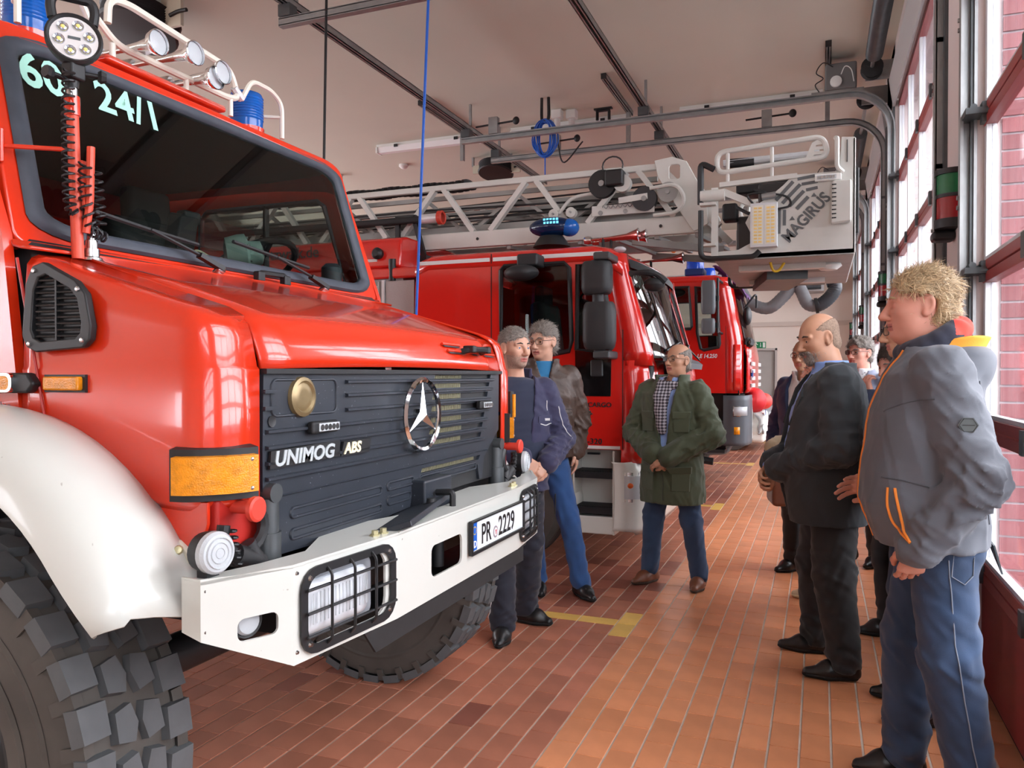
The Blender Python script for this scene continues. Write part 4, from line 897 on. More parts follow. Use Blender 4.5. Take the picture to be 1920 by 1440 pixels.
# roof
rows = []
for i in range(15):
    t = i/14; x = lerp(-2.265,-3.75,t); col = []
    rise = 0.05*math.sin(min(1,t*2.2)*PI/2); drop = 0.03*max(0,(0.06-t)/0.06)
    for j in range(17):
        s_ = 2*j/16-1; v = 0.935*s_; z = 2.625+rise-drop - 0.11*max(0,abs(s_)-0.84)/0.16*max(0,abs(s_)-0.84)/0.16 - 0.02*s_*s_
        col.append(P(x,v,z))
    rows.append(col)
MB().grid(rows).build('cab_roof', M_red, U_, smooth=60, solid=0.02, offset=-1)
MB().grid([[P(x,lerp(-0.88,0.88,t/4),2.56) for t in range(5)] for x in (-2.30,-3.70)]).build('roof_lining', mat('roof_lining',(96,92,88),0.8), cab)
for sg in (-1, 1):
    b = MB(); o_ = [(-2.03,1.40),(-3.75,1.40),(-3.75,2.56),(-2.33,2.56),(-2.10,1.94)]
    hole = [(-2.28,1.99),(-3.25,1.99),(-3.25,2.42),(-3.20,2.46),(-2.46,2.46),(-2.42,2.43)]
    plate(b, o_, [hole], P(0,sg*0.965,0), (1,0,0), (0,0,1), 0.03*sg*-1)
    dr = b.build('cab_door', M_red, U_, smooth=20)
    MB().tube([P(x,sg*0.965,z) for x,z in hole],0.014,6,True).build('window_seal', M_gask, dr); b = MB(); b.add([P(x,sg*0.955,z) for x,z in hole],[tuple(range(6))]); b.build('window_pane', glass('side_glass',(206,212,208),0.0,1.5,0.8), dr, smooth=0)
    MB().box(-2.80,-2.79,YC+sg*0.965-0.02,YC+sg*0.965+0.02,1.99,2.46).build('window_divider', M_black, dr)
MB().tube([P(-2.045,-0.992,1.87),P(-1.925,-0.996,1.385)],0.004,6).build('door_gap', M_redi, U_)
b = MB(); plate(b, [(-0.95,1.4),(0.95,1.4),(0.95,2.58),(-0.95,2.58)], [rr_at(-0.42,2.12,0.62,0.52,0.08),rr_at(0.42,2.12,0.62,0.52,0.08)], P(-3.75,0,0),(0,1,0),(0,0,1),0.03); b.build('cab_rear_wall', M_redi, U_, smooth=20)
MB().box(-7.4,-3.95,YC-1.12,YC+1.12,1.0,2.75).build('equipment_body', M_red, U_, bevel=0.04)
MB().box(-3.75,-2.02,YC-0.95,YC+0.95,1.38,1.44).build('cab_floor', M_frame, U_)
b = MB(); b.prism([P(x,-0.93,z) for x,z in ((-2.12,1.44),(-2.06,1.90),(-2.13,1.965),(-2.36,1.98),(-2.44,1.92),(-2.40,1.70),(-2.30,1.44))],(0,1.86,0)); dash = b.build('dashboard', mat('dash_black',(34,36,38),0.6), U_, bevel=0.015)
MB().cbox(P(-2.24,-0.45,1.985),(0.15,0.55,0.012),rz=0.1).build('papers', mat('paper_mint',(190,214,208),0.6), dash)
MB().cbox(P(-2.30,-0.62,1.99),(0.10,0.2,0.01),rz=-0.3).build('papers', mat('paper_white',(222,222,216),0.6), dash)
MB().tube(smooth_path([P(-2.2,-0.2,1.99),P(-2.24,-0.12,2.03),P(-2.22,-0.04,2.0),P(-2.25,0.02,2.02),P(-2.2,0.06,1.985)],6),0.004,6).build('dash_wire', mat('beige_wire',(210,200,170),0.6), dash)
sc = P(-2.48,0.47,2.04)   # steering wheel
b = MB(); ax = Vector((-0.55,0,0.83)); u = Vector((0,1,0)); w = ax.normalized().cross(u)
b.tube([sc+(u*math.cos(a)+w*math.sin(a))*0.22 for a in [2*PI*i/32 for i in range(32)]],0.016,8,True); b.cyl(sc,sc-ax*0.3,0.03)
for a in (0.2,2.3,4.4): b.tube([sc-ax*0.03,sc+(u*math.cos(a)+w*math.sin(a))*0.21],0.012,6)
b.build('steering_wheel', M_black, U_)
M_gg = mat('grey_green_metal',(138,158,152),0.45)
c = P(-2.26,0.18,2.06); ax = Vector((0.55,0.5,0.1)); b = MB(); b.lathe([(0.03,-0.09),(0.075,-0.08),(0.085,-0.03),(0.085,0.0),(0.055,0.012),(0.05,0.06),(0.02,0.07),(0.001,0.07)],c,ax,26); sp_ = b.build('heater_fan', M_gg, U_)
for k in range(6): a = 2*PI*k/6; q = ax.normalized(); uu = q.orthogonal().normalized(); ww = q.cross(uu); MB().ell(c+q*0.012+(uu*math.cos(a)+ww*math.sin(a))*0.068,(0.005,0.005,0.005),6,4).build('screw', M_chromed, sp_)
MB().tube([c,P(-2.26,0.20,1.97)],0.012,6).build('fan_bracket', M_gg, sp_)
for v, x in ((-0.45,-2.95),(0.47,-2.95)):
    o = MB().cbox(P(x-0.12,v,2.0),(0.14,0.5,0.62),ry=-0.18).build('seat', mat('seat_dark',(52,52,54),0.9), U_, bevel=0.05); MB().cbox(P(x+0.12,v,1.64),(0.5,0.5,0.14)).build('seat_cushion', mat('seat_dark',(52,52,54)), o, bevel=0.04); MB().cbox(P(x-0.18,v,2.38),(0.09,0.26,0.18),ry=-0.1).build('headrest', mat('seat_dark',(52,52,54)), o, bevel=0.03)
b = MB(); b.cbox(P(-2.42,-0.02,2.12),(0.07,0.10,0.16),ry=0.2); b.cbox(P(-2.40,0.0,2.19),(0.05,0.09,0.05)); b.build('radio_console', M_black, U_, bevel=0.01)
MB().lathe([(0.05,0),(0.05,0.10),(0.03,0.12)],P(-2.22,0.74,1.97),(0,0,1),16).build('dash_canister', M_gask, U_)
# windscreen lettering
d_up = (wpt(0,1)-wpt(0,0)).normalized()
M_mint = mat('mint_reflective_film',(170,226,208),0.5)
text_mesh('windscreen_number','60',0.160,wpt(-0.835,0.765,0.006),(0,1,0),d_up,M_mint,cab,0.001,0.004,0,0.98)
text_mesh('windscreen_number','24/1',0.155,wpt(-0.565,0.775,0.006),(0,1,0),d_up,M_mint,cab,0.001,0.003,0,1.02)
# wipers
for v, dv in ((-0.22,-0.43),(0.43,-0.42)):
    pv = P(-2.05,v,1.925); tip = wpt(v+dv*0.62,0.115,0.035); b = MB()
    b.bar(pv+Vector((0.02,0,0.01)),lerp(pv,tip,0.35)+Vector((0.015,0,0.01)),0.03,0.016); b.tube([lerp(pv,tip,0.33)+Vector((0.015,0,0.012)),tip],0.0065,6); b.build('wiper_arm', M_black, U_)
    MB().tube([wpt(v+dv*0.62-0.24,0.165,0.024),wpt(v+dv*0.62,0.118,0.03),wpt(v+dv*0.62+0.22,0.095,0.024)],0.008,6).build('wiper_blade', M_black, U_)
    MB().lathe([(0.018,-0.01),(0.018,0.02),(0.012,0.03),(0.001,0.03)],pv,(0.8,0,0.6),12).build('wiper_pivot', M_chromed, U_)
o = MB().tube(round_path([P(-2.045,0.0,1.92),P(-2.045,0.0,1.95),P(-2.045,0.16,1.955),P(-2.045,0.16,1.925)],0.015),0.011,6).build('bonnet_catch', M_black, U_)
for v in (0.0,0.16): MB().cbox(P(-2.045,v,1.935),(0.03,0.04,0.04)).build('catch_foot', M_black, o, bevel=0.006)
# ---- hand lamp on its pole
M_pole = mat('pole_orange_red',(214,78,54),0.45,var=0.12,vscale=14)
px_, pv_ = -2.0, -0.84
pole = MB().cyl(P(px_,pv_,1.885),P(px_-0.02,pv_,2.335),0.0165).build('lamp_pole', M_pole, U_)
MB().cyl(P(px_-0.019,pv_,2.30),P(px_-0.021,pv_,2.355),0.0215).build('pole_collar', M_red, pole)
MB().cyl(P(px_-0.02,pv_,2.35),P(px_-0.02,pv_,2.385),0.015).build('pole_sleeve', M_chromed, pole)
MB().lathe([(0.018,0),(0.020,0.03),(0.016,0.05),(0.020,0.09),(0.014,0.10)],P(px_-0.02,pv_,2.38),(0,0,1),16).build('lamp_stem', M_black, pole)
MB().cyl(P(px_-0.02,pv_-0.07,2.40),P(px_-0.02,pv_,2.40),0.008).build('clamp_screw', M_black, pole); MB().lathe([(0.016,0),(0.02,0.008),(0.016,0.02)],P(px_-0.02,pv_-0.085,2.40),(0,1,0),8).build('clamp_knob', M_black, pole)
MB().tube([P(px_-0.005,pv_,2.20),P(-2.17,-0.955,2.20)],0.007,8).build('pole_stay', M_red, pole); MB().cbox(P(-2.175,-0.955,2.20),(0.05,0.012,0.10)).build('stay_plate', M_red, pole, bevel=0.005)
MB().bar(P(px_+0.022,pv_+0.015,2.03),P(px_+0.006,pv_+0.02,2.17),0.03,0.008).build('cable_cleat', M_pole, pole)
MB().tube(round_path([P(px_+0.02,pv_+0.01,1.96),P(px_+0.03,pv_+0.015,2.05),P(px_+0.03,pv_+0.02,2.21)],0.02),0.011,8).build('cleat_arm', M_pole, pole)
lc = P(px_-0.005,pv_-0.005,2.515); lax = Vector((0.80,-0.55,0.12)).normalized()
lh = MB().lathe([(0.03,-0.05),(0.062,-0.04),(0.073,-0.01),(0.075,0.010),(0.069,0.016),(0.062,0.010)],lc,lax,36).build('work_lamp', M_black, U_)
MB().lathe([(0.063,0.006),(0.062,0.010),(0.001,0.011)],lc,lax,36).build('lamp_face', mat('lamp_face',(210,206,204),0.35), lh)
lu = lax.orthogonal().normalized(); lu = (Vector((0,0,1))-lax*lax.z).normalized(); lr = lu.cross(lax)
M_led = mat('led_yellow',(244,226,130),0.3)
for k in range(6):
    a = 2*PI*(k+0.25)/6; q = lc+(lu*math.sin(a)+lr*math.cos(a))*0.040+lax*0.010
    o = MB().lathe([(0.0165,0),(0.015,0.004),(0.010,0.001),(0.0055,0.0035),(0.001,0.004)],q,lax,16).build('led_reflector', M_silver, lh); 
    MB().lathe([(0.006,0.0035),(0.004,0.006),(0.001,0.0065)],q,lax,10).build('led_chip', M_led, lh)
MB().bar(lc+lax*0.0115-lr*0.016,lc+lax*0.0115+lr*0.016,0.002,0.008,lu).build('maker_plate', M_steel_d, lh)
hp_ = [lc+lu*0.062-lr*0.052,lc+lu*0.105-lr*0.058,lc+lu*0.135-lr*0.048,lc+lu*0.135+lr*0.048,lc+lu*0.105+lr*0.058,lc+lu*0.062+lr*0.052]
MB().tube(round_path([q-lax*0.015 for q in hp_],0.02),0.0135,10).build('lamp_handle', M_black, lh)
MB().cbox(lc-lu*0.088-lax*0.02,(0.045,0.05,0.05)).build('lamp_yoke', M_black, lh, bevel=0.008); MB().cyl(lc-lu*0.088-lax*0.02,lc-lu*0.088+lr*0.07-lax*0.02,0.007).build('yoke_screw', M_black, lh); MB().lathe([(0.014,0),(0.02,0.008),(0.014,0.022)],lc-lu*0.088+lr*0.062-lax*0.02,lr,8).build('yoke_knob', M_black, lh)
def coil(path, r, pitch, tr):
    sp = smooth_path(path, 12); Ls = [0]
    for i in range(1,len(sp)): Ls.append(Ls[-1]+(sp[i]-sp[i-1]).length)
    tot = Ls[-1]; n = int(tot/pitch*10); out = []
    for k in range(n+1):
        s_ = tot*k/n; i = max(1,min(len(sp)-1,int(np.searchsorted(Ls,s_)))); t = (s_-Ls[i-1])/max(1e-6,Ls[i]-Ls[i-1]); p = lerp(sp[i-1],sp[i],t); T = (sp[i]-sp[i-1]).normalized(); a = T.orthogonal().normalized(); c = T.cross(a); an = 2*PI*s_/pitch
        out.append(p+(a*math.cos(an)+c*math.sin(an))*r)
    return MB().tube(out,tr,5)
coil([P(px_+0.01,pv_-0.035,2.42),P(px_+0.01,pv_-0.038,2.25),P(px_+0.01,pv_-0.035,2.05),P(px_+0.012,pv_-0.02,2.01)],0.015,0.022,0.0036).build('spiral_cable', M_black, U_)
coil([P(px_+0.03,pv_-0.0,2.16),P(px_+0.03,pv_+0.0,2.06),P(px_+0.03,pv_+0.02,1.97)],0.016,0.026,0.0036).build('spiral_cable', M_black, U_)
coil([P(px_+0.03,pv_+0.035,2.15),P(px_+0.03,pv_+0.045,2.06),P(px_+0.03,pv_+0.05,1.99),P(px_+0.03,pv_+0.035,1.965)],0.015,0.024,0.0036).build('spiral_cable', M_black, U_)
coil([P(px_+0.02,pv_+0.02,1.97),P(px_+0.02,pv_+0.05,1.965),P(px_+0.02,pv_+0.08,1.955)],0.014,0.016,0.0036).build('spiral_cable', M_black, U_)
o = MB().lathe([(0.032,0),(0.030,0.008),(0.022,0.012),(0.022,0.035),(0.017,0.036),(0.017,0.06),(0.013,0.062),(0.013,0.085),(0.009,0.09)],P(px_+0.0,pv_+0.045,1.885),(0,0,1),20).build('cable_socket', M_chromed, U_); MB().cyl(P(px_,pv_+0.045,1.96),P(px_,pv_+0.045,2.0),0.012).build('socket_plug', M_black, o)
# ---- roof bar, horns, beacons
M_wt = mat('cream_tube',(232,228,214),0.35)
XR = -2.36
rb = MB()
rb.tube(round_path([P(XR,-0.42,2.80),P(XR,-0.415,2.89),P(XR,-0.33,2.905),P(XR,0.20,2.86),P(XR,0.25,2.75),P(XR,0.18,2.735),P(XR,-0.38,2.735),P(XR,-0.47,2.80)],0.05),0.0135,8); rbo = rb.build('roof_bar', M_wt, U_)
for v in (-0.40,-0.05,0.2): MB().cyl(P(XR,v,2.66),P(XR,v,2.735),0.011).build('bar_post', M_wt, rbo)
for sg in (-1, 1):
    dv_ = 0 if sg > 0 else -0.21
    MB().tube(round_path([P(XR,sg*0.27+dv_,2.755),P(XR,sg*0.335+dv_,2.86),P(XR,sg*0.47+dv_,2.86),P(XR,sg*0.545+dv_,2.82),P(XR,sg*0.545+dv_,2.66)],0.04),0.011,8).build('beacon_guard', M_wt, rbo); MB().tube([P(XR,sg*0.545+dv_,2.76),P(XR-0.08,sg*0.50+dv_,2.76)],0.008,6).build('guard_stay', M_wt, rbo)
    MB().tube(round_path([P(XR,sg*0.22,2.79),P(XR,sg*0.27,2.755)],0.02),0.017,8).build('tube_clamp', M_alu, rbo)
    c = P(-2.47,sg*0.43+dv_,2.665); b = MB(); b.lathe([(0.072,0.02),(0.074,0.05),(0.074,0.165),(0.068,0.178),(0.001,0.18)],c,(0,0,1),28); bo = b.build('beacon', mat('blue_dome',(24,108,206),0.15,trans=0.3), U_)
    for k in range(9): MB().lathe([(0.074,0.055+0.0125*k),(0.0765,0.06+0.0125*k),(0.074,0.065+0.0125*k)],c,(0,0,1),28,False).build('lens_rib', mat('blue_dome',(24,108,206)), bo)
    MB().lathe([(0.08,0),(0.08,0.02),(0.07,0.022)],c,(0,0,1),24).build('beacon_base', M_red, bo)
for i,(v,z,xh) in enumerate(((-0.31,2.755,-2.24),(-0.13,2.785,-2.24),(0.02,2.765,-2.24),(-0.01,2.735,-2.25))):
    c = P(xh,v,z); L = (0.30,0.34,0.30,0.25)[i]
    h = MB(); h.lathe([(0.010,-L),(0.011,-L*0.6),(0.016,-L*0.3),(0.024,-L*0.12),(0.040,-0.02),(0.046,0.0),(0.047,0.006),(0.044,0.008)],c,(1,0.0,0.0),28,False); ho = h.build('air_horn', M_chrome, U_, smooth=60); MB().lathe([(0.044,-0.004),(0.001,0.002)],c,(1,0,0),24).build('horn_mouth', M_clear, ho)
    MB().lathe([(0.02,-0.03),(0.026,-0.02),(0.026,0.02),(0.02,0.03)],c+Vector((-L,0,0)),(1,0,0),14).build('horn_driver', M_chromed, ho)
MB().cbox(P(-2.48,-0.15,2.668),(0.30,0.60,0.03)).build('horn_console', M_red, U_, bevel=0.015)
# ============================================================= LADDER TRUCK (second)
M_red2 = mat('signal_red_paint', (214, 34, 26), 0.2, var=0.02, vscale=2, coat=0.8)
M_lad = mat('ladder_grey_white', (206, 206, 200), 0.45, var=0.05, vscale=5)
M_lad_d = mat('ladder_inner_grey', (150, 150, 146), 0.5, var=0.08, vscale=6)
M_dgl = glass('dark_side_glass', (165, 172, 170), 0.0, 1.5, 0.9)
M_bodyw = mat('cab_step_white', (214, 214, 206), 0.35, coat=0.2)
M_mirr = mat('mirror_black', (38, 39, 41), 0.55, bump=0.1, bscale=300)
M_refl = mat('white_reflective', (224, 222, 220), 0.4)
Y2 = 6.9
I_ = thing('ladder_truck', 'red ladder truck with rescue cage and black mirrors, second vehicle', 'fire truck', (-2.4, Y2, 0))
def Q(x, v, z): return Vector((x, Y2+v, z))
HV = 1.15
def mside(f):
    for sg in (-1, 1): f(sg)
# side panels
def iv_side(sg):
    b = MB(); o_ = [(-3.21,0.96),(-1.36,0.96),(-1.36,1.70),(-1.40,1.95),(-1.50,2.46),(-3.17,2.46),(-3.19,2.3)]
    w1 = [(-2.39,1.62),(-1.80,1.74),(-1.78,1.82),(-1.80,2.40),(-1.84,2.44),(-2.36,2.44),(-2.39,2.41)]
    w2 = [(-1.74,1.75),(-1.47,1.72),(-1.44,1.80),(-1.54,2.42),(-1.73,2.42)]
    holes = [w1, w2] if sg < 0 else [w1, w2]
    plate(b, o_, holes, Q(0,sg*HV,0), (1,0,0), (0,0,1), 0.03*sg)
    s_ = b.build('cab_side', M_red2, I_, smooth=20)
    for w in holes:
        MB().tube([Q(x,sg*HV,z) for x,z in w],0.02,6,True).build('window_seal', M_black, s_)
        b = MB(); b.add([Q(x,sg*(HV-0.012),z) for x,z in w],[tuple(range(len(w)))]); b.build('window_pane', M_dgl, s_, smooth=0)
    b = MB(); b.prism([Q(x,sg*(HV+0.002),z) for x,z in ((-1.745,1.38),(-1.46,1.38),(-1.455,1.70),(-1.75,1.74))],(0,sg*0.004,0)); k = b.build('lower_window', mat('gloss_black',(14,15,17),0.1,coat=0.5), s_, smooth=0)
    b = MB(); b.cbox(Q(-1.57,sg*(HV+0.014),1.60),(0.10,0.02,0.13)); b.build('door_handle', mat('handle_black',(46,48,50),0.4), s_, bevel=0.015)
    for x in (-2.475,-1.365): MB().box(x-0.004,x+0.004,Y2+sg*HV-0.003,Y2+sg*HV+0.003,0.97,2.55 if x < -2 else 1.9).build('door_gap', mat('gap_dark',(70,14,14),0.6), s_)
    for a, c in ((-3.14,-2.49),(-2.46,-2.24),(-2.03,-1.53)): MB().box(a,c,Y2+sg*(HV+0.004)-0.003,Y2+sg*(HV+0.004)+0.003,2.487,2.518).build('reflective_stripe', M_refl, s_)
    MB().box(-1.72,-1.385,Y2+sg*(HV+0.004)-0.003,Y2+sg*(HV+0.004)+0.003,0.965,0.990).build('reflective_stripe', M_refl, s_)
    return s_
s_near = iv_side(-1); iv_side(1)
text_mesh('model_lettering','EUROCARGO',0.052,(-1.79,Y2-HV-0.004,1.295),(1,0,0),(0,0,1),M_black,s_near,0.003,0.0008,0,1.05)
text_mesh('model_lettering','160-320',0.062,(-1.75,Y2-HV-0.004,1.003),(1,0,0),(0,0,1),M_black,s_near,0.003,0.0008,0,1.08)
# roof with rounded edges
rows = []
for i in range(15):
    t = i/14; x = lerp(-3.19,-1.37,t); fr = max(0,(t-0.86)/0.14); bk = max(0,(0.08-t)/0.08); col = []
    for v, dz in ((-1.155,-0.10),(-1.15,-0.04),(-1.135,-0.01),(-1.09,0.025),(-1.0,0.045),(-0.6,0.06),(0,0.065),(0.6,0.06),(1.0,0.045),(1.09,0.025),(1.135,-0.01),(1.15,-0.04),(1.155,-0.10)):
        col.append(Q(x-0.0*v*v+(0.07*(1-(v/1.16)**2)*fr), v*(1-0.01*fr), 2.545+dz-0.12*fr*fr-0.05*bk*bk))
    rows.append(col)
MB().grid(rows).build('cab_roof', M_red2, I_, smooth=60, solid=0.02, offset=-1)
# windscreen, pillars, front
def wsx(v, z): return interp(z,[1.2,1.70,2.44],[-1.145,-1.165,-1.375])+0.075*(1-(abs(v)/1.1)**2.2)
zs = [1.70,1.85,2.0,2.15,2.3,2.40]
wrow = [[Q(wsx(v,z),v,z) for v in np.linspace(-1.02,1.02,15)] for z in zs]
MB().grid(wrow).build('windscreen', M_wsg, I_, smooth=60)
for sg in (-1, 1):
    rows = []
    for z in np.linspace(1.62,2.50,9):
        a = (wsx(1.01,z)+0.004, 1.01); c = (interp(z,[1.62,2.5],[-1.345,-1.50]), HV)
        m_ = (lerp(a[0],c[0],0.45)+0.045, lerp(a[1],c[1],0.75)); rows.append([Q(a[0],sg*a[1],z),Q(lerp(a[0],m_[0],0.5)+0.012,sg*lerp(a[1],m_[1],0.55),z),Q(m_[0],sg*m_[1],z),Q(c[0],sg*c[1],z)])
    MB().grid(rows).build('windscreen_pillar', M_red2, I_, smooth=60, solid=0.02, offset=1 if sg < 0 else -1)
    rows = []
    for z in np.linspace(0.86,1.66,9):   # front wing corner
        pts = [(-1.36,HV),(-1.28,HV-0.005),(-1.21,HV-0.03),(-1.16,HV-0.09),(-1.125,HV-0.2),(-1.10,HV-0.42)]
        bulge = 0.0
        rows.append([Q(x+interp(z,[0.86,1.3,1.66],[-0.02,0.0,-0.03]),sg*v,z) for x,v in pts])
    MB().grid(rows).build('front_wing', M_red2, I_, smooth=60, solid=0.012, offset=1 if sg < 0 else -1)
MB().grid([[Q(lerp(-1.145,-1.10,t)+0.05*(1-(v/1.0)**2),v,z) for v in np.linspace(-0.74,0.74,9)] for t,z in ((0,0.86),(0.5,1.1),(1,1.35),(0.8,1.55),(0.3,1.66))]).build('front_panel', M_red2, I_, smooth=50)
MB().grid([[Q(lerp(-1.17,-1.06,t)+0.06*(1-(v/1.1)**2),v,z) for v in np.linspace(-1.0,1.0,9)] for t,z in ((0,1.705),(0.6,1.685),(1,1.65),(0.9,1.60))]).build('windscreen_apron', mat('apron_grey',(84,88,92),0.5), I_, smooth=50)
for v in (0.1,0.85):
    MB().tube([Q(-1.06,v,1.69),Q(wsx(v-0.2,1.76)+0.03,v-0.2,1.76),Q(wsx(v-0.42,1.80)+0.02,v-0.42,1.80)],0.008,6).build('wiper_arm', M_black, I_); MB().tube([Q(wsx(v-0.75,1.75)+0.012,v-0.75,1.75),Q(wsx(v-0.42,1.80)+0.015,v-0.42,1.80),Q(wsx(v-0.1,1.84)+0.012,v-0.1,1.84)],0.008,6).build('wiper_blade', M_black, I_)
text_mesh('windscreen_number','60/0',0.17,(wsx(-0.9,2.30)+0.004,Y2-0.98,2.25),(0.05,1,0),(-0.28,0,1),M_refl,I_,0.002,0.003)
MB().grid([[Q(wsx(v,z)+0.01,v,z) for v in np.linspace(-1.0,1.0,9)] for z in (2.40,2.44,2.47)]).build('windscreen_header', M_black, I_)
# roof marker
MB().ell(Q(-1.43,-0.98,2.55),(0.05,0.045,0.025)).build('roof_marker', M_clear, I_)
# interior
MB().box(-3.18,-3.15,Y2-1.1,Y2+1.1,0.96,2.5).build('cab_rear_wall', M_redi, I_); MB().box(-3.18,-1.2,Y2-1.1,Y2+1.1,0.96,1.04).build('cab_floor', M_frame, I_)
b = MB(); b.prism([Q(x,-1.05,z) for x,z in ((-1.22,1.04),(-1.15,1.62),(-1.25,1.68),(-1.50,1.62),(-1.55,1.3),(-1.45,1.04))],(0,2.1,0)); b.build('dashboard', mat('dash_grey',(58,60,62),0.7), I_, bevel=0.03)
for v in (-0.62,0.62):
    o = MB().cbox(Q(-2.15,v,1.80),(0.14,0.5,0.75),ry=-0.12).build('seat', mat('seat_dark',(52,52,54)), I_, bevel=0.05); MB().cbox(Q(-1.95,v,1.42),(0.5,0.5,0.14)).build('seat_cushion', mat('seat_dark',(52,52,54)), o, bevel=0.04); MB().cbox(Q(-2.2,v,2.22),(0.09,0.28,0.2)).build('headrest', mat('seat_dark',(52,52,54)), o, bevel=0.03)
b = MB(); sc = Q(-1.62,0.62,1.74); b.tube([sc+Vector((0.10*math.sin(a)*0.9,0.22*math.cos(a),0.2*math.sin(a))) for a in [2*PI*i/24 for i in range(24)]],0.014,6,True); b.build('steering_wheel', M_black, I_)
MB().cbox(Q(-1.22,-0.55,1.80),(0.06,0.30,0.22),rz=0.2).build('dash_papers', mat('paper_white',(222,222,216)), I_)
# bumper
pl = [(-1.425,-1.165),(-1.33,-1.165),(-1.27,-1.15),(-1.225,-1.10),(-1.195,-1.0),(-1.16,-0.6),(-1.15,0),(-1.16,0.6),(-1.195,1.0),(-1.225,1.10),(-1.27,1.15),(-1.33,1.165),(-1.425,1.165)]
b = MB(); b.loft([[Q(x+dx*(1 if abs(v) < 1.15 else 0.3),v,z+(0.03 if abs(v) > 1.1 else 0) if k == 0 else z) for x,v in pl] for k,(z,dx) in enumerate(((0.30,-0.05),(0.36,-0.01),(0.55,0.01),(0.80,0.0),(0.855,-0.03),(0.865,-0.09)))],False,False); bo = b.build('bumper', M_bodyw, I_, smooth=60, solid=0.02, offset=0)
for sg in (-1, 1):
    pp = [(-1.345,1.172),(-1.29,1.165),(-1.243,1.13),(-1.21,1.06),(-1.19,0.97)]
    for k,(z0,z1,off,m_,nm_) in enumerate(((0.56,0.79,0.0,M_chromed,'headlamp'),(0.585,0.765,0.012,M_clear,'headlamp_lens'))):
        rows = []
        for i,(x,v) in enumerate(pp if k == 0 else pp[:]):
            q = pp[max(i-1,0)]; r = pp[min(i+1,len(pp)-1)]; T = Vector((r[0]-q[0],r[1]-q[1])).normalized(); n_ = (-T.y,T.x)
            s_ = 0.012 if k else 0; x2 = x+n_[0]*(off+0.004); v2 = v+n_[1]*(off+0.004); x3 = x-n_[0]*0.02; v3 = v-n_[1]*0.02
            rows.append([Q(x3,sg*v3,z0),Q(x2,sg*v2,z0),Q(x2,sg*v2,z1),Q(x3,sg*v3,z1)])
        o = MB().loft(rows,True,True).build(nm_, m_, I_ if k == 0 else hl_, smooth=50)
        if k == 0: hl_ = o
    MB().lathe([(0.03,0),(0.02,0.02),(0.001,0.03)],Q(-1.30,sg*1.165,0.69),(0.3,sg,0),12).build('indicator_bulb', mat('bulb_orange',(220,100,40),0.3), hl_)
# steps
for sg in (-1, 1):
    b = MB(); b.box(-1.76,-1.43,Y2+sg*0.93-0.01,Y2+sg*0.93+0.01,0.30,0.95); b.box(-1.445,-1.43,min(Y2+sg*0.93,Y2+sg*1.15),max(Y2+sg*0.93,Y2+sg*1.15),0.29,0.95); b.box(-1.77,-1.755,min(Y2+sg*0.93,Y2+sg*1.15),max(Y2+sg*0.93,Y2+sg*1.15),0.29,0.95)
    so = b.build('step_housing', M_bodyw, I_)
    MB().box(-1.76,-1.44,min(Y2+sg*0.93,Y2+sg*1.15),max(Y2+sg*0.93,Y2+sg*1.15),0.29,0.43).build('step_box', M_bodyw, so, bevel=0.012)
    for z in (0.45,0.73):
        st_ = MB().box(-1.755,-1.445,Y2+sg*1.045-0.105,Y2+sg*1.045+0.105,z,z+0.05).build('step_tread', M_black, so)
        tb = MB()
        for k in range(22): tb.box(-1.75+0.0138*k,-1.743+0.0138*k,Y2+sg*1.045-0.1,Y2+sg*1.045+0.1,z+0.05,z+0.06)
        tag(tb.build('step_teeth', M_black, st_), kind='stuff')
    MB().box(-1.70,-1.60,Y2+sg*0.955-0.02,Y2+sg*0.955+0.02,0.90,0.915).build('step_slot', M_black, so)
# wheels / chassis / body
def iv_wheel(x, v, par, Yc_, R=0.48, w=0.28):
    c = Vector((x,Yc_+v,R)); t = MB(); t.lathe([(R*0.55,-w/2),(R*0.9,-w/2-0.005),(R*0.98,-w*0.42),(R,-w*0.3),(R,w*0.3),(R*0.98,w*0.42),(R*0.9,w/2+0.005),(R*0.55,w/2)],c,(0,1,0),48,False); ty = t.build('tyre', M_wall_t, par)
    MB().lathe([(R*0.56,-w/2),(R*0.5,-w*0.3),(R*0.3,-w*0.25),(R*0.15,-w*0.5),(0.01,-w*0.5)],c,(0,1,0),30,False).build('rim', M_steel, ty)
    gr = MB()
    for q in (-0.06,0,0.06): gr.lathe([(R-0.004,q-0.006),(R+0.002,q),(R-0.004,q+0.006)],c,(0,1,0),48,False)
    gr.build('tread_groove', M_rubber, ty)
for v in (-1.0,1.0): iv_wheel(-2.35,v,I_,Y2); iv_wheel(-6.6,v,I_,Y2)
for sg in (-1,1):
    MB().grid([[Q(-2.35+0.60*math.cos(a),sg*v,0.48+0.60*math.sin(a)) for v in (0.80,1.155)] for a in [math.radians(i) for i in range(-5,190,12)]]).build('wheel_arch', M_bodyw, I_, solid=0.02)
b = MB(); b.box(-9.3,-1.5,Y2-0.5,Y2+0.5,0.6,0.9); b.build('chassis', M_frame, I_)
b = MB(); b.prism([(-3.48,Y2-0.92+0.0,z) if False else (-3.48,Y2+v,z) for v,z in ((-0.90,2.52),(-0.90,2.74),(-0.86,2.80),(-0.76,2.825),(0.76,2.825),(0.86,2.80),(0.90,2.74),(0.90,2.52))],(-5.8,0,0)); b.build('body_top', M_red2, I_, bevel=0.03)
MB().box(-9.3,-3.30,Y2-0.93,Y2+0.93,2.42,2.52).build('body_shelf', M_red2, I_, bevel=0.02)
MB().box(-9.25,-3.45,Y2-0.90,Y2+0.90,0.9,2.42).build('body_locker', mat('locker_grey',(150,148,146),0.5,var=0.05), I_)
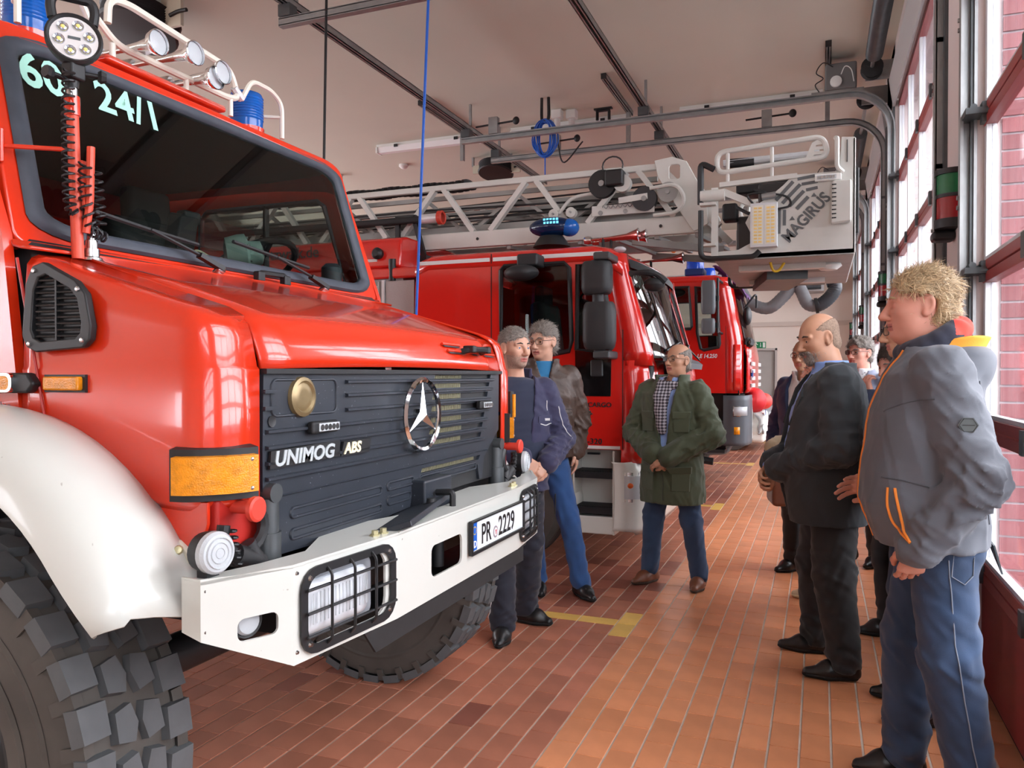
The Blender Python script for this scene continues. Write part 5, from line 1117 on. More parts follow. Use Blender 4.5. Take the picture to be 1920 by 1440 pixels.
MB().box(-3.62,-3.33,Y2-0.915,Y2-0.90,1.3,2.40).build('checker_plate', mat('checker_alu',(176,172,172),0.45,0.3,bump=0.6,bscale=70,bdist=0.004), I_)
MB().box(-3.66,-3.63,Y2-0.925,Y2-0.90,1.3,2.41).build('corner_strip', M_alu, I_)
sh_ = MB().box(-4.9,-3.70,Y2-0.912,Y2-0.90,1.3,2.40).build('roller_shutter', M_lad, I_)
for k in range(22): MB().box(-4.89,-3.71,Y2-0.918,Y2-0.910,1.31+0.05*k,1.35+0.05*k).build('slat', mat('slat_grey',(140,138,136),0.5), sh_)
MB().lathe([(0.05,0),(0.055,0.04),(0.03,0.07)],Q(-3.70,-0.90,2.655),(0,-1,0),18).build('side_lamp', M_black, I_); MB().box(-3.95,-3.72,Y2-0.906,Y2-0.898,2.585,2.61).build('reflective_stripe', M_refl, I_)
MB().cyl(Q(-3.56,-0.90,2.40),Q(-3.56,-0.90,2.60),0.035).build('corner_post', M_black, I_)
MB().box(-6.8,-4.3,Y2-0.505,Y2-0.50,2.55,2.85).build('brand_panel', M_refl, I_)
text_mesh('web_lettering','feuerwehr-pritzwalk.de',0.15,(-5.75,Y2-0.93,2.66),(1,0,0),(0,0,1),M_black,I_,0.002,0.0015)
# ladder rest behind cab
b = MB(); b.box(-3.74,-3.70,Y2-0.54,Y2-0.50,2.42,3.06); b.bar(Q(-3.55,-0.52,3.06),Q(-3.42,-0.52,2.62),0.04,0.04); b.box(-3.74,-3.40,Y2-0.55,Y2+0.55,2.60,2.68); b.box(-3.74,-3.52,Y2-0.54,Y2-0.50,3.03,3.07); b.build('ladder_rest', M_black, I_)
# beacon and horns
c = Q(-2.06,-0.82,2.80); o = MB().ell(c,(0.20,0.10,0.085),24,12).build('beacon', mat('dark_blue_dome',(14,40,78),0.08,trans=0.2), I_)
MB().ell(c+Vector((0.15,0.02,-0.01)),(0.085,0.095,0.075),18,10).build('beacon_end', mat('blue_dome',(24,108,206)), o); MB().lathe([(0.16,0),(0.13,0.05),(0.10,0.09)],c-Vector((0,0,0.17)),(0,0,1),24).build('beacon_base', M_black, o)
for i in range(5):
    for j in range(2): MB().box(c.x-0.04+0.028*i-0.008*j,c.x-0.022+0.028*i-0.008*j,c.y-0.098+0.015*j,c.y-0.090+0.015*j,c.z+0.012+0.03*j,c.z+0.030+0.03*j).build('led', mat('led_blue',(120,210,240),0.2,emit=(90,190,240),estr=0.6), o)
for k,(x,v) in enumerate(((-1.38,-0.75),(-1.33,-0.68),(-1.12,0.2))):
    h = MB(); cc = Q(x+0.05 if k < 2 else x,v,2.70 if k < 2 else 2.63); h.lathe([(0.010,-0.42),(0.012,-0.25),(0.02,-0.1),(0.05,-0.01),(0.058,0)],cc,(1,0.0,0.05),20,False); ho = h.build('air_horn', mat('horn_red_chrome',(206,120,116),0.15,0.9), I_, smooth=60)
    MB().lathe([(0.058,0),(0.052,0.006),(0.03,0.008),(0.001,0.008)],cc,(1,0,0.05),20).build('horn_mouth', M_chrome, ho); MB().lathe([(0.03,-0.03),(0.035,0),(0.03,0.03)],cc+Vector((-0.43,0,-0.02)),(1,0,0),14).build('horn_driver', M_chrome, ho); MB().cyl(cc+Vector((-0.3,0,-0.1)),cc+Vector((-0.3,0,-0.01)),0.012).build('horn_foot', M_black, ho)
# mirrors
def mirror_shell(c, w, h, d):
    b = MB(); rings = []
    for t, k in ((0,0.80),(0.06,0.92),(0.2,1.0),(0.8,1.0),(0.94,0.93),(1.0,0.82)):
        z = c[2]-h/2+h*t; rings.append([(c[0]+x*k,c[1]+y*k,z) for x,y in rrect(w,d,min(w,d)*0.38,5)])
    return b.loft(rings)
for sg in (-1,1):
    a = mirror_shell(Q(-1.52,sg*1.34,2.285),0.235,0.25,0.16).build('mirror', M_mirr, I_, smooth=50); mirror_shell(Q(-1.50,sg*1.34,1.92),0.25,0.36,0.17).build('main_mirror', M_mirr, a, smooth=50)
    for zz,ln in ((2.445,0.2),(1.70,0.2)): MB().cbox(Q(-1.47,sg*1.27,zz),(0.13,0.28,0.06)).build('mirror_arm', mat('mirror_arm_grey',(62,64,66),0.5), a, bevel=0.015)
    MB().cyl(Q(-1.50,sg*1.34,1.72),Q(-1.52,sg*1.34,2.42),0.045).build('mirror_post', M_mirr, a)
o = MB().ell(Q(-2.14,-1.33,2.355),(0.145,0.10,0.065),20,10).build('kerb_mirror', M_mirr, I_); MB().cbox(Q(-2.10,-1.22,2.46),(0.18,0.2,0.10)).build('mirror_arm', M_mirr, o, bevel=0.02)
o = MB().tube(smooth_path([Q(-1.42,-1.05,2.31),Q(-1.30,-1.06,2.345),Q(-1.14,-1.05,2.335),Q(-1.06,-1.02,2.27)],6),[0.018,0.02,0.022,0.024,0.026,0.028]*3+[0.028],8).build('front_mirror', M_mirr, I_); MB().ell(Q(-1.15,-1.0,2.255),(0.085,0.09,0.055),16,8).build('mirror_head', M_mirr, o)
# ---- ladder
LV = 0.45; XA, XE = -8.5, -0.86
lb = MB().box(XA,XE,Y2-LV-0.03,Y2-LV+0.03,2.735,2.885).build('ladder_beam', M_lad, I_, bevel=0.012); MB().box(XA,XE,Y2+LV-0.03,Y2+LV+0.03,2.735,2.885).build('ladder_beam', M_lad, I_, bevel=0.012)
for k, x in enumerate((-2.9,-1.2)): MB().cyl((x,Y2-LV-0.036,2.81),(x,Y2-LV-0.03,2.81),0.014,10).build('beam_bolt', M_black, lb)
for sg in (-1,1): MB().box(XA,-1.22,Y2+sg*LV-0.025,Y2+sg*LV+0.025,3.29,3.345).build('top_rail', M_lad, I_, bevel=0.01)
apx = [-1.45-0.93*k for k in range(8)]
for sg in (-1,1):
    for a in apx:
        for dx in (-0.40,0.36):
            if a+dx > XE: continue
            MB().bar(Q(a+(-0.05 if dx < 0 else 0.05),sg*LV,3.30),Q(a+dx,sg*LV,2.88),0.045,0.06,(0,1,0)).build('truss_strut', M_lad, I_)
# nested inner sections
for k, lv in enumerate((0.36,0.27,0.19)):
    zt = 3.22-0.09*k; zb = 2.90+0.02*k
    for sg in (-1,1):
        MB().box(XA,-1.25+0.1*k,Y2+sg*lv-0.015,Y2+sg*lv+0.015,zt,zt+0.04).build('inner_rail', M_lad_d, I_); MB().box(XA,-1.0+0.05*k,Y2+sg*lv-0.02,Y2+sg*lv+0.02,zb,zb+0.06).build('inner_beam', M_lad_d, I_)
        for j in range(8):
            a = -1.62-0.93*j-0.1*k
            for dx in (-0.38,0.34): MB().bar(Q(a,sg*lv,zt),Q(a+dx,sg*lv,zb+0.05),0.03,0.045,(0,1,0)).build('inner_strut', M_lad_d, I_)
for j in range(22): MB().cyl(Q(-1.3-0.3*j,-0.19,2.95),Q(-1.3-0.3*j,0.19,2.95),0.016,8).build('rung', M_lad_d, I_)
for k,(z,v) in enumerate(((3.13,-0.40),(3.08,-0.31),(3.02,-0.41),(2.97,-0.30),(3.17,-0.24),(2.93,-0.23),(3.05,-0.15))):
    MB().tube([Q(-7.5,v,z-0.02),Q(-3.5,v,z),Q(-1.3+0.04*k,v,z-0.05+0.025*k)],0.009,6).build('ladder_cable', M_black, I_)
MB().cyl(Q(-8.0,-0.58,3.03),Q(-3.42,-0.58,3.012),0.032,12).build('water_pipe', M_rubber, I_)
o = MB().cyl(Q(-3.44,-0.58,3.012),Q(-3.26,-0.58,3.012),0.045,16).build('pipe_joint', M_alu, I_); MB().lathe([(0.05,0),(0.065,0.01),(0.065,0.05),(0.055,0.06),(0.045,0.05)],Q(-3.26,-0.58,3.012),(1,0,0),22,False).build('red_coupling', mat('coupling_red',(196,62,44),0.5), o)
rb_ = MB(); 
for k in range(46): x = -6.2+0.068*k; rb_.ell((x,Y2-0.15,3.40+0.006*math.sin(k)),(0.05,0.16,0.045),10,6)
tag(rb_.build('corrugated_hose', M_rubber, I_), kind='stuff')
# pulleys, floodlight drum, rollers at the ladder head
for x,z,r,m_ in ((-1.70,3.20,0.12,M_black),(-1.52,3.19,0.075,M_lad),(-1.33,3.04,0.105,mat('pulley_black',(46,47,50),0.5)),(-1.13,3.08,0.085,M_lad_d),(-2.14,2.97,0.045,M_lad),(-1.98,2.975,0.045,M_lad)):
    o = MB().lathe([(r*0.3,-0.035),(r,-0.03),(r*0.9,0),(r,0.03),(r*0.3,0.035)],Q(x,-LV-0.06,z),(0,1,0),24).build('pulley', m_, I_); MB().cyl(Q(x,-LV-0.11,z),Q(x,-LV-0.02,z),r*0.22,10).build('pulley_hub', M_steel, o)
MB().box(-1.66,-1.50,Y2-LV-0.16,Y2-LV-0.02,3.16,3.30).build('winch_motor', M_black, I_, bevel=0.02)
MB().tube([Q(-1.60+0.09*math.cos(a),-LV-0.10,3.34+0.08*math.sin(a)) for a in [math.radians(-20+22*i) for i in range(11)]],0.007,6).build('loop_cable', M_black, I_)
MB().box(-1.80,-1.25,Y2-LV-0.05,Y2-LV-0.04,2.93,3.02).build('roller_plate', M_lad, I_, bevel=0.008)
for x in (-1.72,-1.5): MB().lathe([(0.02,0),(0.02,0.01),(0.008,0.012)],Q(x,-LV-0.05,2.955),(0,-1,0),12).build('plate_bolt', M_steel, I_)
b = MB(); b.tube([Q(-1.7+0.007*i+0.0,-LV-0.07+0.014*math.cos(i*PI/3),3.0+0.014*math.sin(i*PI/3)) for i in range(40)],0.004,5); b.build('spring', M_steel, I_)
MB().bar(Q(-1.55,-LV-0.09,3.04),Q(-1.30,-LV-0.09,3.06),0.012,0.05).build('lever', M_lad, I_)
MB().tube(round_path([Q(-1.28,-LV-0.1,3.12),Q(-1.05,-LV-0.1,3.14),Q(-0.98,-LV-0.1,3.0),Q(-1.05,-LV-0.1,2.90),Q(-1.25,-LV-0.1,2.89)],0.1),0.016,8).build('guide_hoop', M_lad, I_)
MB().tube(smooth_path([Q(-2.1,-LV-0.05,2.98),Q(-1.98,-LV-0.05,3.10),Q(-1.8,-LV-0.05,3.13),Q(-1.66,-LV-0.05,3.14)],6),0.016,8).build('guide_hoop', M_lad, I_)
for sg in (-1,1):   # head arms to the cage
    plh = [(-1.25,3.36),(-1.10,3.38),(-0.98,3.33),(-0.82,3.02),(-0.80,2.80),(-0.92,2.74),(-1.0,2.86),(-1.22,3.22)]
    b = MB(); plate(b, plh, [rr_at(-1.08,3.25,0.09,0.12,0.02,4)], Q(0,sg*(LV+0.04),0), (1,0,0),(0,0,1),0.02); b.build('head_plate', M_lad, I_, bevel=0.006)
    MB().bar(Q(-1.20,sg*LV,3.30),Q(-0.72,sg*LV,2.78),0.06,0.07,(0,1,0)).build('head_arm', M_lad, I_)
    MB().bar(Q(-1.45,sg*LV,2.70),Q(-0.70,sg*LV*0.7,2.60),0.05,0.06).build('lower_arm', M_lad_d, I_)
for k in range(6): MB().bar(Q(-2.6+0.34*k,-LV,2.72),Q(-2.45+0.34*k,LV,2.72),0.04,0.03).build('cross_brace', M_lad_d, I_)
# ---- rescue cage
CN, CF = -0.95, 0.95     # near and far sides (v)
XC0, XC1 = -0.72, 0.29
cg = MB().box(XC0+0.02,XC1,Y2+CN,Y2+CF,2.42,2.47).build('cage_floor', M_lad_d, I_, bevel=0.008)
for sg, v in ((-1,CN),(1,CF)):
    outl_ = [(XC1,2.43),(XC1,3.265),(0.20,3.275),(0.185,3.03),(-0.13,3.03),(-0.20,2.96),(-0.30,2.88),(-0.41,2.82),(-0.47,2.70),(-0.40,2.56),(-0.52,2.50),(-0.70,2.49),(-0.70,2.43)]
    b = MB(); plate(b, outl_, [], Q(0,v,0),(1,0,0),(0,0,1),0.02*sg); sp2 = b.build('cage_side', M_lad, I_, bevel=0.004)
    if sg < 0: cside = sp2
    for z_, nm_ in ((3.03,'top_bar'),): MB().bar(Q(-0.66,v,3.00),Q(-0.10,v,3.02),0.035,0.035).build(nm_, M_lad, sp2)
    MB().box(-0.72,-0.67,Y2+v-0.02,Y2+v+0.02,2.43,2.98).build('corner_post', M_lad, sp2)
    MB().bar(Q(-0.64,v,2.95),Q(-0.40,v,2.83),0.03,0.05).build('gusset_bar', M_lad, sp2)
    rl = [Q(-0.70,v,3.10),Q(-0.70,v,3.26),Q(0.10,v,3.285),Q(0.10,v,3.10)]
    MB().tube(round_path([Q(-0.68,v,3.09),Q(-0.68,v,3.25),Q(0.08,v,3.29),Q(0.11,v,3.14)],0.07,6,True),0.021,10,True).build('hand_rail', M_lad, sp2)
    for x in (-0.60,-0.28): MB().cyl(Q(x,v,3.02),Q(x,v,3.25),0.014).build('rail_post', M_lad, sp2)
    MB().tube(round_path([Q(0.16,v-0.0,3.27),Q(0.17,v+sg*0.03,3.26),Q(0.17,v+sg*0.03,3.05),Q(0.21,v,3.02)],0.03),0.018,8).build('grab_bar', M_lad, sp2)
    ww = [(-0.05,3.13),(0.10,3.13),(0.11,3.24),(0.04,3.27),(0.0,3.25)]
    b = MB(); plate(b, ww, [rr_at(0.045,3.155,0.07,0.012,0.005,3),rr_at(0.052,3.19,0.075,0.012,0.005,3),rr_at(0.055,3.225,0.06,0.012,0.005,3)], Q(0,v,0),(1,0,0),(0,0,1),0.01); b.build('slotted_plate', M_lad, sp2)
    MB().tube(round_path([Q(-0.79,v+sg*0.08,2.80),Q(-0.79,v+sg*0.08,2.43),Q(-0.40,v+sg*0.08,2.43),Q(-0.36,v+sg*0.08,2.47)],0.07),0.020,10).build('bump_rail', M_black, sp2)
    for z_ in (2.53,2.84): MB().box(-0.80,-0.68,Y2+v+sg*0.04-0.04,Y2+v+sg*0.04+0.04,z_,z_+0.02).build('rail_clip', M_lad, sp2)
MB().tube(round_path([Q(-0.80,CN-0.02,2.86),Q(-0.80,CN-0.02,3.18),Q(-0.70,CN-0.02,3.12)],0.05),0.024,10).build('hinge_handle', M_black, I_); MB().cyl(Q(-0.80,CN-0.02,2.92),Q(-0.62,CN-0.02,2.92),0.045).build('hinge_tube', M_lad, I_)
b = MB(); b.box(XC1-0.015,XC1+0.005,Y2+CN,Y2+CF,2.43,3.26); fp = b.build('cage_front', M_lad, I_, bevel=0.004); MB().box(XC1+0.005,XC1+0.03,Y2+CN+0.05,Y2+CF-0.05,2.58,3.06).build('impact_pad', M_black, fp, bevel=0.008)
MB().box(0.235,0.24,Y2+CN-0.006,Y2+CN,3.09,3.25).build('edge_slot', M_black, cside)
# grey diagonal stripes and lettering on the near cage side
M_gs = mat('dark_grey_film',(92,96,98),0.5)
def dg(x0,z0,x1,z1,w):
    a = Vector((x0,z0)); c = Vector((x1,z1)); d = (c-a).normalized(); n_ = Vector((-d.y,d.x))*w/2
    b = MB(); yy = Y2+CN-0.005; b.prism([(q.x,yy,q.y) for q in (a-n_,c-n_,c+n_,a+n_)],(0,0.003,0)); b.build('stripe', M_gs, cside, smooth=0)
for x0,z0,x1,z1,w in ((-0.25,2.85,-0.13,2.98,0.026),(-0.205,2.825,-0.08,2.955,0.026),(-0.155,2.80,-0.055,2.905,0.026),(-0.105,2.775,-0.025,2.86,0.026),(-0.10,2.995,0.02,3.01,0.022),(-0.07,2.955,0.04,2.965,0.022),(-0.04,2.91,0.04,2.922,0.022),(-0.228,2.60,-0.226,2.79,0.022),(-0.19,2.66,-0.189,2.775,0.022)): dg(x0,z0,x1,z1,w)
ang = math.radians(47)
text_mesh('maker_lettering','MAGIRUS',0.118,(-0.158,Y2+CN-0.004,2.525),(math.cos(ang),0,math.sin(ang)),(-math.sin(ang),0,math.cos(ang)),M_gs,cside,0.002,0.003,0,0.86)
for t in (0.14,0.36):
    px0 = Vector((-0.158,2.525))+Vector((math.cos(ang),math.sin(ang)))*t+Vector((-math.sin(ang),math.cos(ang)))*0.10; b = MB(); b.prism([(px0.x+dx,Y2+CN-0.004,px0.y+dz) for dx,dz in ((-0.02,0.0),(0.02,0.0),(0.0,0.03))],(0,0.002,0)); b.build('letter_mark', M_gs, cside, smooth=0)
# LED floodlights, vent box, small lamp
lp_ = MB().box(-0.43,-0.235,Y2+CN-0.06,Y2+CN-0.0,2.50,2.83).build('floodlight', M_alu, I_, bevel=0.006)
for x in (-0.415,-0.325): 
    MB().box(x,x+0.078,Y2+CN-0.065,Y2+CN-0.06,2.52,2.81).build('light_panel', mat('led_panel',(228,226,216),0.3), lp_)
    for r in range(11):
        for c_ in range(2): MB().box(x+0.012+0.032*c_,x+0.036+0.032*c_,Y2+CN-0.068,Y2+CN-0.065,2.532+0.025*r,2.546+0.025*r).build('led', mat('led_amber',(236,206,130),0.3), lp_)
MB().tube(smooth_path([Q(-0.41,CN-0.02,2.83),Q(-0.45,CN-0.02,2.90),Q(-0.35,CN-0.02,2.91),Q(-0.18,CN-0.03,2.87),Q(-0.15,CN-0.03,2.80),Q(-0.24,CN-0.03,2.78)],6),0.008,6).build('lamp_cable', M_black, I_)
b = MB(); b.prism([Q(x,CN,z) for x,z in ((0.13,2.64),(0.265,2.65),(0.265,2.95),(0.14,2.95))],(0,-0.07,0)); vb = b.build('vent_box', M_lad, I_, bevel=0.012)
for k in range(9): MB().box(0.135,0.165,Y2+CN-0.074,Y2+CN-0.068,2.675+0.03*k,2.683+0.03*k).build('vent_slot', M_black, vb)
o = MB().box(0.02,0.20,Y2+CN-0.035,Y2+CN,2.96,3.01).build('marker_lamp', M_white, I_, bevel=0.006)
MB().box(0.035,0.165,Y2+CN-0.04,Y2+CN-0.034,2.97,3.0).build('lamp_window', M_clear, o)
for k in range(6): MB().box(0.04+0.02*k,0.054+0.02*k,Y2+CN-0.043,Y2+CN-0.039,2.976,2.994).build('led', M_chromed, o)
# cage contents: control boxes, folded stretcher parts, motors
for c_,d_,m_ in ((Q(-0.62,-0.55,2.86),(0.12,0.14,0.14),M_black),(Q(-0.50,-0.3,2.70),(0.16,0.3,0.3),mat('motor_dark',(62,58,58),0.4)),(Q(-0.2,-0.2,3.12),(0.8,0.25,0.12),M_black),(Q(-0.1,0.2,2.95),(0.6,0.4,0.3),mat('motor_dark',(62,58,58))),(Q(-0.45,0.3,2.62),(0.3,0.3,0.2),M_lad_d),(Q(-0.28,-0.60,2.98),(0.24,0.1,0.16),mat('motor_dark',(62,58,58))),(Q(-0.05,0.6,3.15),(0.55,0.3,0.08),M_black)):
    MB().cbox(c_,d_).build('cage_equipment', m_, I_, bevel=0.02)
MB().tube(smooth_path([Q(-0.55,-0.75,2.86),Q(-0.45,-0.78,2.80),Q(-0.38,-0.8,2.82),Q(-0.33,-0.82,2.93),Q(-0.42,-0.8,2.98)],6),0.014,6).build('hose', M_black, I_)
MB().tube([Q(-0.65,-0.8,3.2),Q(0.05,-0.75,3.22)],0.03,10).build('stretcher_pole', M_alu, I_); MB().cyl(Q(-0.6,-0.79,3.2),Q(-0.42,-0.78,3.2),0.036).build('foam_grip', M_black, I_)
MB().cyl(Q(-0.35,CN-0.02,2.88),Q(-0.25,CN-0.02,2.89),0.025).build('plug_socket', M_steel, I_)
# underside details
for v in (-0.55,0.45):
    MB().box(-0.55,0.1,Y2+v-0.05,Y2+v+0.05,2.38,2.42).build('floor_beam', M_lad, I_); MB().box(-0.3,0.1,Y2+v+0.12,Y2+v+0.34,2.395,2.42).build('floor_hatch', M_steel_d, I_)
MB().lathe([(0.09,0),(0.10,-0.02),(0.06,-0.05)],Q(0.12,-0.5,2.42),(0,0,1),18).build('under_lamp', M_lad, I_)
MB().tube(smooth_path([Q(-0.30,-0.75,2.42),Q(-0.28,-0.72,2.36),Q(-0.24,-0.70,2.36),Q(-0.20,-0.68,2.42)],5),0.010,6).build('yellow_strap', mat('strap_yellow',(226,190,40),0.5), I_)
MB().cbox(Q(-0.28,0.1,2.37),(0.32,0.9,0.08),rz=0.2).build('floor_flap', M_steel_d, I_)
I_.location.x -= 0.06; I_.location.y += 0.20
# ============================================================= THIRD FIRE TRUCK
Y3 = 11.9
T_ = thing('fire_engine', 'red fire engine with blue beacon and dark grey bumper, third vehicle', 'fire truck', (-2.0, Y3, 0))
def R3(x, v, z): return Vector((x, Y3+v, z))
H3 = 1.15
M_bump = mat('bumper_grey', (72, 76, 82), 0.5)
for sg in (-1, 1):
    b = MB(); o_ = [(-3.0,1.30),(-1.16,1.30),(-1.16,2.20),(-1.30,2.82),(-3.0,2.82)]
    w1 = [(-2.55,2.17),(-1.64,2.17),(-1.62,2.20),(-1.66,2.74),(-2.55,2.74)]; w2 = [(-1.55,2.12),(-1.50,1.90),(-1.46,1.88),(-1.26,1.92),(-1.25,1.96),(-1.29,2.70),(-1.57,2.74)]
    plate(b, o_, [w1,w2], R3(0,sg*H3,0),(1,0,0),(0,0,1),0.03*sg); s3 = b.build('cab_side', M_red2, T_, smooth=20)
    for w in (w1,w2):
        MB().tube([R3(x,sg*H3,z) for x,z in w],0.022,6,True).build('window_seal', M_black, s3); b = MB(); b.add([R3(x,sg*(H3-0.012),z) for x,z in w],[tuple(range(len(w)))]); b.build('window_pane', glass('side_glass',(206,212,208)), s3, smooth=0)
    if sg < 0: text_mesh('model_lettering','LE 14.250',0.075,(-1.55,Y3-H3-0.004,1.775),(1,0,0),(0,0,1),M_refl,s3,0.003,0.002,0.2,0.88)
    MB().box(-1.172,-1.165,Y3+sg*H3-0.003,Y3+sg*H3+0.003,1.31,2.2).build('door_gap', mat('gap_dark',(70,14,14)), s3)
    rows = []
    for z in np.linspace(1.30,2.86,10):   # curved corner and pillar
        k = interp(z,[1.3,2.0,2.85],[0,0,-0.16]); rows.append([R3(-1.165+k,sg*H3,z),R3(-1.08+k,sg*(H3-0.01),z),R3(-1.00+k,sg*(H3-0.06),z),R3(-0.955+k,sg*(H3-0.17),z)])
    MB().grid(rows).build('cab_corner', M_red2, T_, smooth=60, solid=0.02, offset=1 if sg < 0 else -1)
    MB().grid([[R3(-1.06+0.02*i,sg*(H3+0.02-0.018*i),z) for i in range(5)] for z in (1.34,1.6,1.95)]).build('air_deflector', M_red2, T_, smooth=60, solid=0.03)
    # bumper corner with lamps
    rows = []
    for z in (0.60,0.64,1.2,1.27): rows.append([R3(-1.20,sg*1.16,z),R3(-1.05,sg*1.16,z),R3(-0.95,sg*1.12,z),R3(-0.91,sg*1.0,z),R3(-0.89,sg*0.55,z)])
    bo = MB().grid(rows).build('bumper_corner', M_bump, T_, smooth=50, solid=0.03)
    for z0,z1,m_,nm_,o3 in ((0.99,1.13,M_chromed,'headlamp',0.0),(1.0,1.12,M_clear,'headlamp_lens',0.012),(0.75,0.85,M_amber,'indicator',0.0)):
        rows = [[R3(x+o3,sg*(v+o3*0.4),z0),R3(x+o3,sg*(v+o3*0.4),z1)] for x,v in (((-1.075,1.17),(-1.0,1.15),(-0.945,1.11),(-0.92,1.04)) if nm_ != 'indicator' else ((-1.06,1.175),(-1.02,1.16),(-0.99,1.145)))]
        MB().grid(rows).build(nm_, m_, bo, smooth=60, solid=0.02)
    b = MB(); b.tube(round_path([R3(-1.45,sg*1.14,1.27),R3(-1.45,sg*1.14,0.48),R3(-1.15,sg*1.14,0.50),R3(-1.05,sg*1.12,0.72)],0.06),0.022,8); b.build('step_frame', mat('step_grey',(110,112,114),0.4,0.4), T_)
    for z in (0.50,0.88): MB().box(-1.75,-1.18,Y3+sg*1.05-0.12,Y3+sg*1.05+0.12,z,z+0.04).build('step_tread', M_black, T_)
    MB().box(-1.80,-1.19,Y3+sg*0.92-0.02,Y3+sg*0.92+0.02,0.5,1.3).build('step_back', M_black, T_)
    a = mirror_shell(R3(-1.37,sg*1.38,2.57),0.19,0.44,0.12).build('mirror', mat('mirror_grey',(96,104,108),0.35), T_, smooth=50); mirror_shell(R3(-1.37,sg*1.38,2.19),0.18,0.20,0.12).build('wide_mirror', mat('mirror_grey',(96,104,108)), a, smooth=50)
    MB().tube([R3(-1.25,sg*1.38,2.10),R3(-1.25,sg*1.38,2.82)],0.016,8).build('mirror_post', M_black, a)
    for z in (2.80,2.12): MB().tube([R3(-1.25,sg*1.38,z),R3(-1.22,sg*1.15,z-0.02)],0.016,8).build('mirror_arm', M_black, a)
    for z in (2.55,2.20): MB().cbox(R3(-1.265,sg*1.36,z),(0.06,0.06,0.07)).build('mirror_clamp', M_black, a)
# roof / front
rows = []
for i in range(10):
    t = i/9; x = lerp(-3.0,-1.12,t); fr = max(0,(t-0.85)/0.15)
    rows.append([R3(x,v,2.86+dz-0.07*fr*fr) for v,dz in ((-1.155,-0.06),(-1.14,0.0),(-1.08,0.04),(-0.6,0.06),(0,0.065),(0.6,0.06),(1.08,0.04),(1.14,0.0),(1.155,-0.06))])
MB().grid(rows).build('cab_roof', M_red2, T_, smooth=60, solid=0.02, offset=-1)
MB().grid([[R3(interp(z,[1.95,2.8],[-0.93,-1.11])+0.05*(1-(v/1.0)**2),v,z) for v in np.linspace(-0.99,0.99,9)] for z in (1.95,2.2,2.5,2.78)]).build('windscreen', M_wsg, T_, smooth=60)
MB().grid([[R3(-0.94+0.05*(1-(v/1.0)**2)+dx,v,z) for v in np.linspace(-0.99,0.99,9)] for z,dx in ((1.30,0.0),(1.35,0.03),(1.8,0.03),(1.95,0.0))]).build('front_panel', M_red2, T_, smooth=50, solid=0.02)
for z in (1.40,1.50,1.60,1.70):
    for sg in (-1,1): MB().cbox(R3(-0.865,sg*0.45,z),(0.02,0.75,0.05)).build('grille_bar', M_alu, T_)
MB().cbox(R3(-0.86,-0.75,1.56),(0.02,0.12,0.10)).build('front_beacon', mat('blue_dome',(24,108,206)), T_)
text_mesh('front_number','8.8',0.16,(-0.885,Y3-0.97,1.78),(0.06,1,0),(0,0,1),M_refl,T_,0.003,0.004)
MB().box(-1.12,-0.88,Y3-0.6,Y3+0.6,0.62,1.25).build('bumper_centre', mat('bumper_white',(224,224,218),0.4), T_, bevel=0.03)
b = MB(); b.box(-0.92,-0.72,Y3-0.35,Y3+0.45,0.58,1.02); b.build('winch_bumper', mat('bumper_white',(224,224,218)), T_, bevel=0.05)
cv = MB(); cv.ell(R3(-0.86,-0.25,1.18),(0.16,0.22,0.18),14,10); cv.build('winch_cover', mat('red_tarp',(196,26,34),0.6), T_); MB().ell(R3(-0.76,0.1,1.16),(0.12,0.2,0.12),14,10).build('winch_cover', mat('red_tarp2',(214,60,50),0.6), T_)
for k in range(4): MB().tube(smooth_path([R3(-0.86,-0.42+0.06*k,1.0),R3(-0.78,-0.45+0.05*k,0.92-0.04*k),R3(-0.80,-0.40,0.80-0.03*k)],5),0.018,6).build('tow_hose', mat('hose_grey',(150,150,150),0.4), T_)
MB().tube([R3(-0.74+0.0*i,-0.37+0.06*math.cos(2*PI*i/12),0.78+0.06*math.sin(2*PI*i/12)) for i in range(12)],0.014,6,True).build('tow_eye', M_steel, T_)
MB().box(-0.715,-0.71,Y3-0.36,Y3-0.28,0.98,1.06).build('blue_tag', mat('blue_dome',(24,108,206)), T_)
# purple cloth draped over the roof front, light fittings
rows = []
rg = random.Random(5)
for i in range(9):
    t = i/8; rows.append([R3(lerp(-1.38,-0.96,t)+rg.uniform(-0.015,0.015), lerp(-0.95,0.3,j/10), lerp(2.985,2.60,t**1.6)+0.05+0.03*math.sin(j*1.9+i)) for j in range(11)])
MB().grid(rows).build('purple_cloth', mat('purple_cloth',(96,52,110),0.7), T_, smooth=60, solid=0.006)
for k in range(3): MB().cyl(R3(-1.10,-0.85+0.4*k,3.02),R3(-1.04,-0.85+0.4*k,3.0),0.05).build('spotlight', M_alu, T_)
for v,w in ((-0.72,0.30),(0.6,0.30)):
    o = MB().box(-1.77,-1.50,Y3+v-0.14,Y3+v+0.14,2.93,3.03).build('beacon_base', mat('beacon_navy',(20,50,110),0.3), T_, bevel=0.02); MB().lathe([(0.125,0),(0.12,0.13),(0.10,0.19),(0.001,0.20)],R3(-1.64,v,3.02),(0,0,1),24).build('beacon', mat('blue_dome2',(20,84,214),0.15,trans=0.3), o)
MB().box(-2.0,-1.8,Y3-0.3,Y3-0.1,2.92,2.97).build('roof_lamp', mat('blue_dome2',(20,84,214)), T_)
for k in range(9): MB().tube([R3(-0.90+0.04*math.cos(a),-0.98+0.06*k+0.03*math.sin(a*2),1.98+0.05*math.sin(a)+0.01*(k % 3)) for a in [2*PI*i/10 for i in range(10)]],0.010,5,True).build('coiled_cable', M_black, T_)
